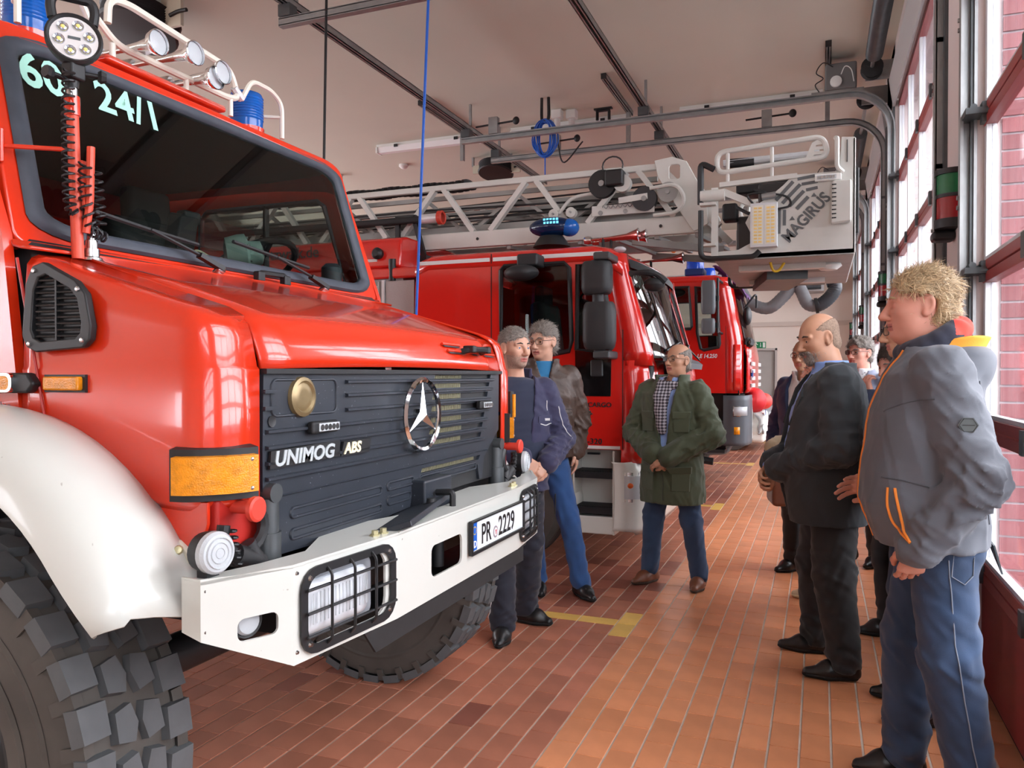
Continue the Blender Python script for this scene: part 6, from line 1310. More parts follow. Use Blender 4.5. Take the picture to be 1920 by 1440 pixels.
MB().tube(round_path([R3(-0.95,-0.95,2.45),R3(-0.82,-0.95,2.62),R3(-0.80,-0.90,2.62),R3(-0.80,-0.88,2.45)],0.03),0.014,6).build('mirror_bracket', M_black, T_); MB().ell(R3(-0.92,-0.85,2.35),(0.06,0.14,0.13)).build('front_mirror', M_black, T_)
# interior and rear
MB().box(-3.0,-2.97,Y3-1.1,Y3+1.1,1.3,2.1).build('cab_rear_wall', M_redi, T_); MB().box(-3.0,-1.0,Y3-1.1,Y3+1.1,1.3,1.36).build('cab_floor', M_frame, T_)
MB().box(-1.35,-0.98,Y3-1.05,Y3+1.05,1.4,1.92).build('dashboard', mat('dash_grey',(58,60,62)), T_, bevel=0.04)
for v in (-0.6,0.6):
    o = MB().cbox(R3(-2.1,v,2.05),(0.14,0.5,0.7),ry=-0.12).build('seat', mat('seat_dark',(52,52,54)), T_, bevel=0.05); MB().cbox(R3(-1.9,v,1.7),(0.5,0.5,0.14)).build('seat_cushion', mat('seat_dark',(52,52,54)), o, bevel=0.04)
MB().cbox(R3(-1.36,-0.95,1.98),(0.12,0.16,0.2)).build('dash_device', M_black, T_, bevel=0.02)
MB().ell(R3(-2.0,-1.05,2.68),(0.28,0.06,0.08)).build('sun_visor', M_mirr, T_)
MB().box(-8.0,-3.1,Y3-1.2,Y3+1.2,1.1,2.95).build('body', M_red2, T_, bevel=0.04)
for v in (-1.0,1.0): iv_wheel(-2.1,v,T_,Y3,0.52,0.3); iv_wheel(-5.6,v,T_,Y3,0.52,0.3)
b = MB(); b.box(-7.8,-1.1,Y3-0.5,Y3+0.5,0.62,0.95); b.build('chassis', M_frame, T_)
MB().tube([R3(-1.35-0.42*math.cos(a),-1.0,0.66+0.30*math.sin(a)) for a in [math.radians(-90+20*i) for i in range(6)]],0.05,8).build('mud_guard', M_rubber, T_)
# ---- small grey car far behind
Vv = thing('estate_car', 'grey car front half hidden beyond the third fire engine', 'car', (-1.4, 17.3, 0))
def S4(x, v, z): return Vector((x, 17.3+v, z))
b = MB(); prof = [(-4.9,0.25),(-0.92,0.25),(-0.86,0.55),(-0.95,0.88),(-1.9,1.02),(-2.5,1.45),(-4.4,1.48),(-4.9,1.0)]
rings = []
for v,k in ((-0.88,0.90),(-0.84,0.97),(-0.5,1.0),(0.5,1.0),(0.84,0.97),(0.88,0.90)): rings.append([S4(-2.9+(x+2.9)*k if z < 1.0 else -2.9+(x+2.9)*k, v, 0.25+(z-0.25)*k) for x,z in prof])
b.loft(rings); b.build('car_body', mat('car_grey',(112,120,126),0.3,coat=0.5), Vv, smooth=40)
for v in (-0.62,0.62):
    MB().ell(S4(-0.95,v,0.72),(0.08,0.18,0.08)).build('headlamp', M_clear, Vv)
MB().box(-0.90,-0.845,17.3-0.35,17.3+0.35,0.38,0.58).build('grille', M_black, Vv)
for x in (-1.65,-4.1):
    for v in (-0.78,0.78): MB().lathe([(0.18,-0.1),(0.31,-0.1),(0.32,-0.06),(0.32,0.06),(0.31,0.1),(0.18,0.1)],S4(x,v,0.32),(0,1,0),24).build('wheel', M_wall_t, Vv)
# ============================================================= SCULPTING FIELDS (for people)
f4 = np.float32
class Field:
    def __init__(s, lo, hi, h):
        s.h = h; s.ax = [np.arange(lo[i], hi[i]+h, h, dtype=f4) for i in range(3)]
        s.d = np.full([len(a) for a in s.ax], 0.5, dtype=f4)
    def _sl(s, lo, hi):
        out = []
        for i in range(3):
            a = s.ax[i]; i0 = max(0, int((lo[i]-a[0])/s.h)-1); i1 = min(len(a), int((hi[i]-a[0])/s.h)+3)
            if i1 <= i0: return None
            out.append(slice(i0, i1))
        return tuple(out)
    def op(s, fn, lo, hi, k=0.01, mode='u'):
        m = k+0.03
        sl = s._sl([v-m for v in lo], [v+m for v in hi])
        if sl is None: return s
        X = s.ax[0][sl[0]][:,None,None]; Y = s.ax[1][sl[1]][None,:,None]; Z = s.ax[2][sl[2]][None,None,:]
        b = fn(X, Y, Z).astype(f4); a = s.d[sl]
        if mode == 's': b = -b
        if mode == 'u':
            t = np.clip(0.5+0.5*(b-a)/k, 0, 1); s.d[sl] = b*(1-t)+a*t-k*t*(1-t)
        else:
            t = np.clip(0.5-0.5*(b-a)/k, 0, 1); s.d[sl] = b*(1-t)+a*t+k*t*(1-t)
        return s
    def cone(s, a, b, ra, rb, k=0.015, mode='u', sq=None):
        a = np.array(a, float); b = np.array(b, float); ab = b-a; L2 = float(ab@ab)+1e-9; R = max(ra, rb)
        def fn(X, Y, Z):
            t = np.clip(((X-a[0])*ab[0]+(Y-a[1])*ab[1]+(Z-a[2])*ab[2])/L2, 0, 1)
            return np.sqrt((X-a[0]-t*ab[0])**2+(Y-a[1]-t*ab[1])**2+(Z-a[2]-t*ab[2])**2)-(ra+(rb-ra)*t)
        return s.op(fn, np.minimum(a, b)-R, np.maximum(a, b)+R, k, mode)
    def chain(s, pts, rs, k=0.015, mode='u'):
        for i in range(len(pts)-1): s.cone(pts[i], pts[i+1], rs[i], rs[i+1], k, mode)
        return s
    def ell(s, c, r, k=0.015, mode='u', rot=None):
        c = np.array(c, float); r = np.array(r, float); Rm = max(r)
        def fn(X, Y, Z):
            x, y, z = X-c[0], Y-c[1], Z-c[2]
            if rot is not None:
                q = rot; x, y, z = q[0][0]*x+q[1][0]*y+q[2][0]*z, q[0][1]*x+q[1][1]*y+q[2][1]*z, q[0][2]*x+q[1][2]*y+q[2][2]*z
            k0 = np.sqrt((x/r[0])**2+(y/r[1])**2+(z/r[2])**2); k1 = np.sqrt((x/r[0]**2)**2+(y/r[1]**2)**2+(z/r[2]**2)**2)+1e-6
            return k0*(k0-1)/k1
        e = np.array([Rm]*3) if rot is not None else r
        return s.op(fn, c-e, c+e, k, mode)
    def loft(s, zs, cx, cy, a, b, k=0.02, mode='u', p=2.3):
        zs = np.array(zs, float)
        def fn(X, Y, Z):
            z = Z.ravel(); I = lambda v: np.interp(z, zs, v)[None,None,:]
            A, B = I(a), I(b); q = (np.abs((X-I(cx))/A)**p+np.abs((Y-I(cy))/B)**p)**(1/p)
            d = (q-1)*np.minimum(A, B); dz = np.maximum(zs[0]-Z, Z-zs[-1])
            return np.where(dz > 0, np.sqrt(np.maximum(d, 0)**2+np.maximum(dz, 0)**2)+np.minimum(d, 0)*0, np.maximum(d, dz))
        m = max(max(a), max(b))
        return s.op(fn, [min(cx)-max(a), min(cy)-max(b), zs[0]], [max(cx)+max(a), max(cy)+max(b), zs[-1]], k, mode)
    def half(s, n, c, k=0.004):     # keep the side where (p-c).n < 0
        n = np.array(n, float); n /= np.linalg.norm(n); c = np.array(c, float)
        X = s.ax[0][:,None,None]; Y = s.ax[1][None,:,None]; Z = s.ax[2][None,None,:]
        b = ((X-c[0])*n[0]+(Y-c[1])*n[1]+(Z-c[2])*n[2]).astype(f4); a = s.d
        t = np.clip(0.5-0.5*(b-a)/k, 0, 1); s.d = b*(1-t)+a*t+k*t*(1-t)
        return s
    def cut(s, fn, k=0.004):        # remove where fn < 0
        X = s.ax[0][:,None,None]; Y = s.ax[1][None,:,None]; Z = s.ax[2][None,None,:]
        b = -fn(X, Y, Z).astype(f4); a = s.d; t = np.clip(0.5-0.5*(b-a)/k, 0, 1); s.d = b*(1-t)+a*t+k*t*(1-t)
        return s
    def fold(s, amp, w, seed=0, n=4, warp=1.2, wscale=0.4, ridge=False, weight=None):
        rg = np.random.RandomState(seed); X = s.ax[0][:,None,None]; Y = s.ax[1][None,:,None]; Z = s.ax[2][None,None,:]
        near = np.abs(s.d) < 0.05
        t = np.zeros_like(s.d)
        for i in range(n):
            v = rg.normal(size=3)*np.array(w); u = rg.normal(size=3)*np.array([abs(q) for q in w])*wscale+rg.normal(size=3)*3; ph = rg.rand(2)*6.28
            q = np.sin(X*v[0]+Y*v[1]+Z*v[2]+ph[0]+warp*np.sin(X*u[0]+Y*u[1]+Z*u[2]+ph[1])).astype(f4); t += (np.sqrt(np.abs(q))*2-1.6) if ridge else q
        if weight is not None: t = t*weight(X,Y,Z)
        s.d = np.where(near, s.d+t*f4(amp/n), s.d)
        return s
    def sample(s, p):
        g = [(p[i]-s.ax[i][0])/s.h for i in range(3)]; i0 = [min(max(int(g[i]), 0), s.d.shape[i]-2) for i in range(3)]; f = [min(max(g[i]-i0[i], 0), 1) for i in range(3)]
        v = 0.0
        for a in (0,1):
            for b in (0,1):
                for c in (0,1): v += float(s.d[i0[0]+a,i0[1]+b,i0[2]+c])*(f[0] if a else 1-f[0])*(f[1] if b else 1-f[1])*(f[2] if c else 1-f[2])
        return v
    def project(s, p, off=0.0, direction=None, n=14):
        """move p to the surface along the gradient (or march along direction)"""
        p = np.array(p, float)
        if direction is not None:
            dr = np.array(direction, float); dr /= np.linalg.norm(dr)
            for _ in range(120):
                v = s.sample(p)
                if v < 0.0008: break
                p = p+dr*max(0.002, min(v*0.8, 0.02))
            return Vector(p-dr*off)
        for _ in range(n):
            v = s.sample(p); e = s.h
            g = np.array([s.sample(p+np.eye(3)[i]*e)-s.sample(p-np.eye(3)[i]*e) for i in range(3)]); L = np.linalg.norm(g)
            if L < 1e-9: break
            p = p-g/L*(v-off)*0.8
        return Vector(p)
    def mesh(s):
        d = s.d; d[0] = np.maximum(d[0], 0.01); d[-1] = np.maximum(d[-1], 0.01); d[:,0] = np.maximum(d[:,0], 0.01); d[:,-1] = np.maximum(d[:,-1], 0.01); d[:,:,0] = np.maximum(d[:,:,0], 0.01); d[:,:,-1] = np.maximum(d[:,:,-1], 0.01)
        inside = d < 0
        C = [inside[a:inside.shape[0]-1+a, b:inside.shape[1]-1+b, c:inside.shape[2]-1+c] for a in (0,1) for b in (0,1) for c in (0,1)]
        anyc = C[0].copy(); allc = C[0].copy()
        for q in C[1:]: anyc |= q; allc &= q
        act = anyc & ~allc; idx = -np.ones(act.shape, np.int32); I, J, K = np.nonzero(act); n = len(I); idx[I,J,K] = np.arange(n)
        D = {}
        for a in (0,1):
            for b in (0,1):
                for c in (0,1): D[(a,b,c)] = d[I+a,J+b,K+c]
        P = np.zeros((n,3)); W = np.zeros(n)
        E = [((0,b,c),(1,b,c),0) for b in (0,1) for c in (0,1)]+[((a,0,c),(a,1,c),1) for a in (0,1) for c in (0,1)]+[((a,b,0),(a,b,1),2) for a in (0,1) for b in (0,1)]
        for p0, p1, ax in E:
            u, v = D[p0], D[p1]; m = (u < 0) != (v < 0); t = np.where(m, u/np.where(m, u-v, 1), 0)
            for i in range(3): P[:,i] += np.where(m, p0[i]+(t if i == ax else 0), 0)
            W += m
        P /= np.maximum(W, 1)[:,None]
        V_ = np.stack([s.ax[0][0]+(I+P[:,0])*s.h, s.ax[1][0]+(J+P[:,1])*s.h, s.ax[2][0]+(K+P[:,2])*s.h], 1)
        Q = []
        for ax in range(3):
            o = [i for i in range(3) if i != ax]
            sl0 = [slice(None)]*3; sl1 = [slice(None)]*3; sl0[ax] = slice(0,-1); sl1[ax] = slice(1,None)
            a = inside[tuple(sl0)]; b = inside[tuple(sl1)]; ch = a != b
            for q in o: 
                sl = [slice(None)]*3; sl[q] = slice(1,-1); 
            cs = [slice(None)]*3
            for q in o: cs[q] = slice(1,-1)
            ch = ch[tuple(cs)]; aa = a[tuple(cs)]
            idxs = np.nonzero(ch); base = [None]*3
            for q in range(3): base[q] = idxs[q]+(0 if q == ax else 1)
            def cell(du, dv):
                q = [base[0].copy(), base[1].copy(), base[2].copy()]; q[o[0]] = q[o[0]]-du; q[o[1]] = q[o[1]]-dv; return idx[q[0],q[1],q[2]]
            f = np.stack([cell(1,1), cell(0,1), cell(0,0), cell(1,0)], 1); flip = aa[idxs] if ax != 1 else ~aa[idxs]
            f[~flip] = f[~flip][:, ::-1]; Q.append(f)
        F = np.concatenate(Q); F = F[(F >= 0).all(1)]
        return V_, F
def np_obj(name, parts, mats_, parent=None, fmat=None):
    """parts: list of (V, F) numpy arrays joined into one mesh object"""
    Vs, Fs, o = [], [], 0
    for v, f in parts: Vs.append(v); Fs.append(f+o); o += len(v)
    Vv = np.concatenate(Vs).astype(f4); Ff = np.concatenate(Fs).astype(np.int32)
    me = bpy.data.meshes.new(name); me.vertices.add(len(Vv)); me.vertices.foreach_set('co', Vv.ravel())
    me.loops.add(Ff.size); me.loops.foreach_set('vertex_index', Ff.ravel()); me.polygons.add(len(Ff)); me.polygons.foreach_set('loop_start', np.arange(0, Ff.size, 4, dtype=np.int32))
    ms = mats_ if isinstance(mats_, (list, tuple)) else [mats_]
    for m in ms: me.materials.append(m)
    if fmat is not None: me.polygons.foreach_set('material_index', fmat(Vv[Ff].mean(1)).astype(np.int32))
    me.update(calc_edges=True); me.polygons.foreach_set('use_smooth', np.ones(len(Ff), bool)); me.validate()
    ob = bpy.data.objects.new(name, me); COL.objects.link(ob)
    if parent: attach(ob, parent)
    return ob
def rot_m(yaw=0, pitch=0, roll=0):
    return np.array((Matrix.Rotation(yaw,3,'Z') @ Matrix.Rotation(pitch,3,'Y') @ Matrix.Rotation(roll,3,'X')))
def xf(vf, R, t): return (vf[0] @ R.T + np.array(t), vf[1])

# ------------------------------------------------------------- body parts
def head_field(h=0.0026, jaw=1.0, fat=0.0, nose=1.0, neck=None, eyes='open', smile=0.0):
    F = Field((-0.14,-0.115,-0.24), (0.14,0.115,0.135), h)
    F.ell((-0.014,0,0.030),(0.098,0.077,0.088),0.01); F.ell((0.028,0,-0.025),(0.066,0.064+fat*0.01,0.088),0.03)
    F.ell((0.030,0,-0.072),(0.056,(0.053+fat*0.012)*jaw,0.046+fat*0.006),0.025); F.ell((0.068,0,-0.098),(0.023,0.026*jaw,0.019),0.02)
    if fat: F.ell((0.02,0,-0.105),(0.05,0.05,0.03+0.012*fat),0.03)
    for sg in (-1,1):
        F.ell((0.056,sg*0.041,-0.024),(0.026,0.022,0.024),0.02)
        F.cone((0.084,sg*0.012,0.017),(0.074,sg*0.050,0.019),0.010,0.008,0.014)
        F.ell((0.099,sg*0.031,-0.002),(0.020,0.019,0.0115),0.012,'s')
        F.ell((0.0745,sg*0.032,-0.002),(0.0145,0.0155,0.0135),0.005)
        if eyes == 'open': F.ell((0.096,sg*0.0325,-0.003),(0.016,0.0125,0.0052),0.002,'s')
        F.ell((-0.008,sg*0.079,-0.006),(0.021,0.0085,0.033),0.006,'u',rot_m(sg*-0.35,-0.15,0)); F.ell((-0.003,sg*0.0885,-0.002),(0.012,0.006,0.020),0.004,'s'); F.ell((0.0,sg*0.078,-0.032),(0.010,0.007,0.012),0.006)
        F.ell((0.1015,sg*0.0125,-0.041),(0.0115,0.0085,0.0085),0.006)
    F.cone((0.088,0,0.010),(0.108+0.006*nose,0,-0.034),0.0085,0.0115*nose,0.010); F.ell((0.110+0.006*nose,0,-0.037),(0.011,0.0115,0.010),0.008)
    F.cone((0.083,-0.023,-0.0655),(0.0925,0,-0.0635),0.005,0.0062,0.009); F.cone((0.083,0.023,-0.0655),(0.0925,0,-0.0635),0.005,0.0062,0.009)
    F.cone((0.081,-0.019,-0.0745),(0.0895,0,-0.0765),0.005,0.0068,0.010); F.cone((0.081,0.019,-0.0745),(0.0895,0,-0.0765),0.005,0.0068,0.010)
    F.ell((0.101,0,-0.0698),(0.016,0.027,0.0020),0.003,'s')
    if neck is not None: F.cone((-0.022,0,-0.05),neck,0.056+0.008*fat,0.062+0.012*fat,0.025); F.cone((0.012,0,-0.10),np.array(neck)+np.array((0.02,0,0.0)),0.035,0.05,0.03)
    return F
def hand_mesh(w, d, n, side=1, curl=(0.5,0.6,0.4), spread=0.0, fore=None, h=0.0037, thumb=0.4, sc=1.0):
    """w wrist, d finger direction, n palm normal, side +1: thumb lies along n x d"""
    w = np.array(w, float); d = np.array(d, float); d /= np.linalg.norm(d); n = np.array(n, float); n -= d*(n@d); n /= np.linalg.norm(n); e = np.cross(n, d)*side
    pt = lambda a, b, c: w+(d*a+e*b+n*c)*sc
    F = Field(w-0.21, w+0.21, h)
    base = [(0.088,0.030),(0.092,0.010),(0.087,-0.011),(0.078,-0.030)]; Ls = [0.074,0.082,0.076,0.060]
    for (a, b), L, r in zip(base, Ls, (0.0095,0.0095,0.009,0.008)):
        F.cone(pt(0.005,b*0.55,0), pt(a,b,-0.002), 0.0165*sc, 0.0125*sc, 0.014)
    for i, ((a, b), L, r) in enumerate(zip(base, Ls, (0.0095,0.0095,0.009,0.008))):
        ang = 0.0; p = np.array([a, b, -0.002]); seg = (0.45,0.31,0.24); rr = r
        for q in range(3):
            ang += curl[q]*(1+0.08*i); nx = p+np.array([math.cos(ang)*L*seg[q], spread*(1.5-i)*L*seg[q], math.sin(ang)*L*seg[q]])
            F.cone(pt(*p), pt(*nx), rr*sc, rr*0.92*sc, 0.0035); p = nx; rr *= 0.92
    tb = [(0.022,0.022,0.008),(0.050,0.046,0.014+0.01*thumb),(0.078,0.056-0.015*thumb,0.020+0.02*thumb),(0.100,0.056-0.03*thumb,0.024+0.03*thumb)]
    F.chain([pt(*q) for q in tb], [0.0165*sc,0.0125*sc,0.0105*sc,0.0088*sc], 0.008)
    if fore is not None: f_ = np.array(fore, float); F.cone(w, w+(f_-w)*min(1, 0.10/np.linalg.norm(f_-w)), 0.026*sc, 0.034*sc, 0.015)
    return F.mesh()
def eyes_for(parent, R, t, col, sc=1.0):
    M_w = mat('eye_white', (224,216,210), 0.25); M_i = mat('iris_'+col, {'blue':(90,120,150),'brown':(70,48,34),'dark':(40,32,28)}[col], 0.15)
    for sg in (-1,1):
        c = R @ (np.array((0.0745,sg*0.032,-0.002))*sc)+t; dv = R @ np.array((1,sg*0.05,-0.02))
        MB().ell(c,(0.0128*sc,)*3,14,10).build('eye', M_w, parent); MB().lathe([(0.0062*sc,0.0112*sc),(0.0055*sc,0.0125*sc),(0.0002,0.0133*sc)],c,dv,14).build('iris', M_i, parent)
def glasses_for(parent, R, t, m, w=0.024, hgt=0.017, rim=0.0016, sc=1.0):
    T = lambda p: Vector(R @ (np.array(p)*sc)+t); g = MB()
    for sg in (-1,1):
        lp = rrect(2*w, 2*hgt, 0.011, 4); g.tube([T((0.108-abs(a+sg*0.033)*0.18,sg*0.033+a,0.0+c)) for a, c in lp], rim*sc, 6, True)
        g.tube([T((0.100,sg*0.058,0.006)),T((0.07,sg*0.073,0.006)),T((0.0,sg*0.083,0.006)),T((-0.025,sg*0.083,-0.012))], rim*0.9*sc, 6)
    g.tube([T((0.107,-0.010,0.003)),T((0.112,0,0.006)),T((0.107,0.010,0.003))], rim*sc, 6); go = g.build('glasses', m, parent)
    for sg in (-1,1):
        b = MB(); b.add([T((0.108-abs(a+sg*0.033)*0.18,sg*0.033+a,c)) for a, c in rrect(2*w,2*hgt,0.011,4)],[tuple(range(16))]); b.build('spectacle_lens', glass('spectacle_glass',(235,240,240),0,1.4,0.8), go, smooth=0)
def shoe(ank, ang, m, msole, parent, L=0.285, name='shoe', toe=0.0, bulk=1.0):
    F = Field((-0.12,-0.075,-0.002), (0.24,0.075,0.17), 0.006)
    F.cone((-0.045,0,0.040),(-0.03,0,0.065),0.040,0.042,0.02); F.cone((-0.04,0,0.038),(0.07,0.004,0.040),0.040*bulk,0.045*bulk,0.03); F.cone((0.07,0.004,0.036),(0.150+toe,0.002,0.026),0.044*bulk,0.026*bulk,0.03); F.cone((-0.02,0,0.07),(0.06,0.0,0.06),0.038,0.034,0.03); F.cone((-0.035,0,0.06),(-0.03,0,0.11),0.042,0.042,0.02)
    F.half((0,0,1),(0,0,0.115)); F.half((0,0,-1),(0,0,0.020)); F.fold(0.002,(40,10,40),3,3)
    R = rot_m(ang); t = np.array((ank[0],ank[1],0.0)); o = np_obj(name, [xf(F.mesh(),R,t)], m, parent)
    S2 = Field((-0.13,-0.08,-0.012), (0.24,0.08,0.045), 0.006); S2.cone((-0.04,0,0.036),(0.07,0.004,0.036),0.045*bulk,0.050*bulk,0.02); S2.cone((0.07,0.004,0.036),(0.150+toe,0.002,0.036),0.050*bulk,0.034*bulk,0.02); S2.half((0,0,1),(0,0,0.024),0.002); S2.half((0,0,-1),(0,0,0.001),0.002)
    np_obj('sole', [xf(S2.mesh(),R,t)], msole, o)
    lc = MB()
    for k in range(4):
        x = 0.035+0.020*k; z = 0.098-0.0105*k; lc.tube([Vector(R@np.array((x,-0.024,z-0.004))+t),Vector(R@np.array((x+0.004,0,z+0.004))+t),Vector(R@np.array((x,0.024,z-0.004))+t)],0.0022,5)
    lc.build('laces', M_black if 'brown' not in m.name else mat('lace_dark',(40,26,20),0.8), o)
    return o
# ============================================================= PEOPLE
def skin_mat(name, col): return mat('skin_'+name, col, 0.5, var=0.05, vscale=18, sss=0.12, bump=0.12, bscale=150, bdist=0.0012)
M_lip = mat('skin_lip', (176,104,94), 0.45)
def cloth(name, col, rough=0.85, var=0.06, bump=0.25, bs=260, **kw): return mat('cloth_'+name, col, rough, var=var, vscale=7, bump=bump, bscale=bs, sheen=0.15, bdist=0.0015, **kw)
M_denim = cloth('blue_denim', (46,84,138), 0.9, 0.16, 0.3, 420); M_denim_d = cloth('dark_denim', (42,62,90), 0.9, 0.18, 0.3, 420)
M_bshoe = mat('shoe_black', (24,24,25), 0.35, var=0.1, vscale=20); M_sole = mat('sole_black', (20,20,20), 0.8); M_tee = cloth('navy_tee', (40,46,66), 0.9)
M_hair_g = mat('hair_grey', (120,112,104), 0.6, var=0.35, vscale=60, bump=0.9, bscale=120, bdist=0.006, stretch=(1,1,0.35)); M_hair_b = mat('hair_sandy', (176,152,116), 0.6, var=0.3, vscale=55, bump=0.9, bscale=110, bdist=0.006, stretch=(0.5,1,0.7)); M_hair_d = mat('hair_dark', (52,42,36), 0.55, var=0.3, vscale=50, bump=0.8, bscale=110, bdist=0.005, stretch=(1,1,0.3))
M_beard = mat('beard_grey', (128,118,110), 0.8, var=0.4, vscale=90, bump=1.0, bscale=200, bdist=0.005)
M_spec = mat('spectacle_black', (28,26,26), 0.3)
def strand_mat(m):
    c = m.node_tree.nodes['Principled BSDF'].inputs['Base Color']; nm = m.name+'_strand'
    if nm in MATS: return MATS[nm]
    base = {'hair_grey':(132,124,116),'hair_sandy':(190,166,130),'hair_dark':(60,48,42),'beard_grey':(140,130,122),'hair_shaved':(140,120,104)}.get(m.name,(120,110,100))
    return mat(nm, base, 0.5, rnd=0.45)
class Person:
    def __init__(s, label, root, phi, H, group='visitors standing in the hall'):
        s.r = thing('person', label, 'person', (root[0],root[1],0), phi, local=True, group=None); s.root = root; s.phi = phi; s.s = H/1.8; s.parts = []; s.eyes = None
    def loc(s, x, y): dx, dy = x-s.root[0], y-s.root[1]; c, q = math.cos(s.phi), math.sin(s.phi); return (dx*c+dy*q, -dx*q+dy*c)
    # --- skin
    def head(s, pos, yaw, pitch, skin, roll=0.0, eye='brown', h=0.0031, stub=None, fat=0.0, jaw=1.0, nose=1.0, eyes='open', brow=M_hair_g, sc=1.0, neckb=None):
        S_ = s.s; s.hs = S_*sc*0.99; s.hp = np.array(pos)*S_; s.hR = rot_m(yaw, pitch, roll); s.hm = lambda p: Vector(s.hR @ (np.array(p)*s.hs)+s.hp)
        nb = np.array(neckb if neckb else (pos[0]-0.035,0,1.47))*S_; nl = s.hR.T @ (nb-s.hp)/s.hs
        F = head_field(h, jaw, fat, nose, nl, eyes); v, f = F.mesh(); s.hF = F; loc_ = v.copy(); v2 = v*s.hs @ s.hR.T + s.hp
        s.headpart = (v2, f); s.hloc = loc_; s.skin = skin; s.stub = stub; s.eyecol = eye if eyes == 'open' else None; s.brow = brow; return s
    def finish_body(s, hands=(), torso=True):
        S_ = s.s; parts = [s.headpart]+list(hands)
        F = Field((-0.35,-0.42,0.02), (0.42,0.42,1.62*S_), 0.018)
        F.loft([0.85*S_,1.0*S_,1.3*S_,1.45*S_],[s.lean(z) for z in (0.85,1.0,1.3,1.45)],[0]*4,[0.07]*4,[0.11]*4); F.cone((s.lean(1.4),0,1.4*S_),(s.lean(1.5),0,1.50*S_),0.06,0.05)
        for i in (0,1):
            if s.arms[i]: F.chain([(s.lean(1.44),(1,-1)[i]*0.14*S_,1.44*S_)]+s.arms[i],[0.04,0.035,0.028,0.022][:len(s.arms[i])+1])
            F.chain([(s.lean(0.9),(1,-1)[i]*0.08,0.9*S_)]+s.legs[i],[0.06,0.05,0.035,0.03][:len(s.legs[i])+1])
        parts.append(F.mesh()); n0 = len(s.headpart[0]); hR, hp, hs = s.hR, s.hp, s.hs; stub = s.stub
        def fm(c):
            q = (c-hp) @ hR/hs; out = np.zeros(len(c)); qz = q[:,2].copy(); q = q+np.random.RandomState(1).normal(size=q.shape)*0.0; jz = np.random.RandomState(2).normal(size=len(q))*0.007; far = np.abs(q).max(1) > 0.2
            lip = (q[:,0] > 0.083) & (np.abs(q[:,1]) < 0.023) & (q[:,2] < -0.0590) & (q[:,2] > -0.0835); out[lip] = 1
            if stub is not None:
                bd = (q[:,2] < -0.045-0.5*np.maximum(0,0.05-q[:,0])*0.0) & (q[:,0] > 0.0+np.maximum(0,-(q[:,2]+0.10))*0.0) & (q[:,2] > -0.125) & ~lip & ((q[:,0] < 0.092) | (q[:,2] < -0.083) | (np.abs(q[:,1]) > 0.028) | (q[:,2] > -0.058))
                bd &= (q[:,2]+jz < -0.052) | ((q[:,0]+jz < 0.045) & (q[:,2]+jz < -0.02) & (q[:,0] > 0.0)); out[bd] = 2
            out[far] = 0; return out
        s.body = np_obj('body', parts, [s.skin, M_lip, stub or s.skin], s.r, fm)
        if s.eyecol: eyes_for(s.r, s.hR, s.hp, s.eyecol, s.hs)
        b = MB()
        for sg in (-1,1): b.tube([s.hm((0.092,sg*0.012,0.020)),s.hm((0.0935,sg*0.030,0.0265)),s.hm((0.080,sg*0.052,0.021))],[0.0034*s.hs,0.0045*s.hs,0.0022*s.hs],6)
        b.build('eyebrows', s.brow, s.r); return s
    def lean(s, z): return s.ln*(z-0.95)*s.s
    def hair(s, m, kind='short', seed=1, thick=0.012, amp=0.006, name='hair', strand=(0.022,0.0011,2600)):
        F = Field((-0.14,-0.12,-0.13), (0.13,0.12,0.15), 0.0042)
        F.ell((-0.014,0,0.032),(0.098+thick,0.077+thick*0.8,0.088+thick),0.01)
        F.ell((-0.05,0,-0.04),(0.055+thick*0.6,0.066+thick*0.5,0.06),0.02)
        fold = {'short':(70,90,60),'wavy':(60,60,60),'long':(70,80,15)}.get(kind,(80,90,60))
        if kind == 'long': F.ell((-0.03,0,-0.05),(0.075,0.092,0.10),0.03)
        F.fold(amp,fold,seed,5,2.0)
        if kind == 'bald_sides':
            F.cut(lambda X,Y,Z: np.sqrt(((X-0.03)/0.13)**2+(Y/0.074)**2+((Z-0.09)/0.075)**2)*0.08-0.08+0*X)
        fx, fz, fr = (0.105,-0.022,0.088) if kind != 'receding' else (0.10,-0.005,0.100)
        F.cut(lambda X,Y,Z: (np.sqrt(((X-fx)/0.080)**2+(Y/0.078)**2+((Z-fz)/fr)**2)-1)*0.08+0.004*np.sin(95*Y+40*Z)+0.003*np.sin(170*Y+60*X))
        if kind != 'long':
            F.cut(lambda X,Y,Z: np.maximum(-(X+0.012)+0*Y, Z+0.0*X-0.012)+0*Y if False else np.maximum(np.maximum(-(X-0.018), Z-0.035), 0.050-np.abs(Y)))   # in front of ears
            F.cut(lambda X,Y,Z: (np.sqrt(((X+0.005)/0.030)**2+((Z+0.012)/0.042)**2)-1)*0.03+0*Y)                 # ear hole
            F.cut(lambda X,Y,Z: Z+0.085-0.25*(X+0.05)+0*Y)
        v, f = F.mesh(); ho = np_obj(name, [(v*s.hs @ s.hR.T+s.hp, f)], m, s.r)
        L, wd, n = strand; s.strands(v, f, F, ho, m, n, L, wd, (-0.55,0,-0.25) if kind != 'long' else (-0.2,0,-1), seed); return s
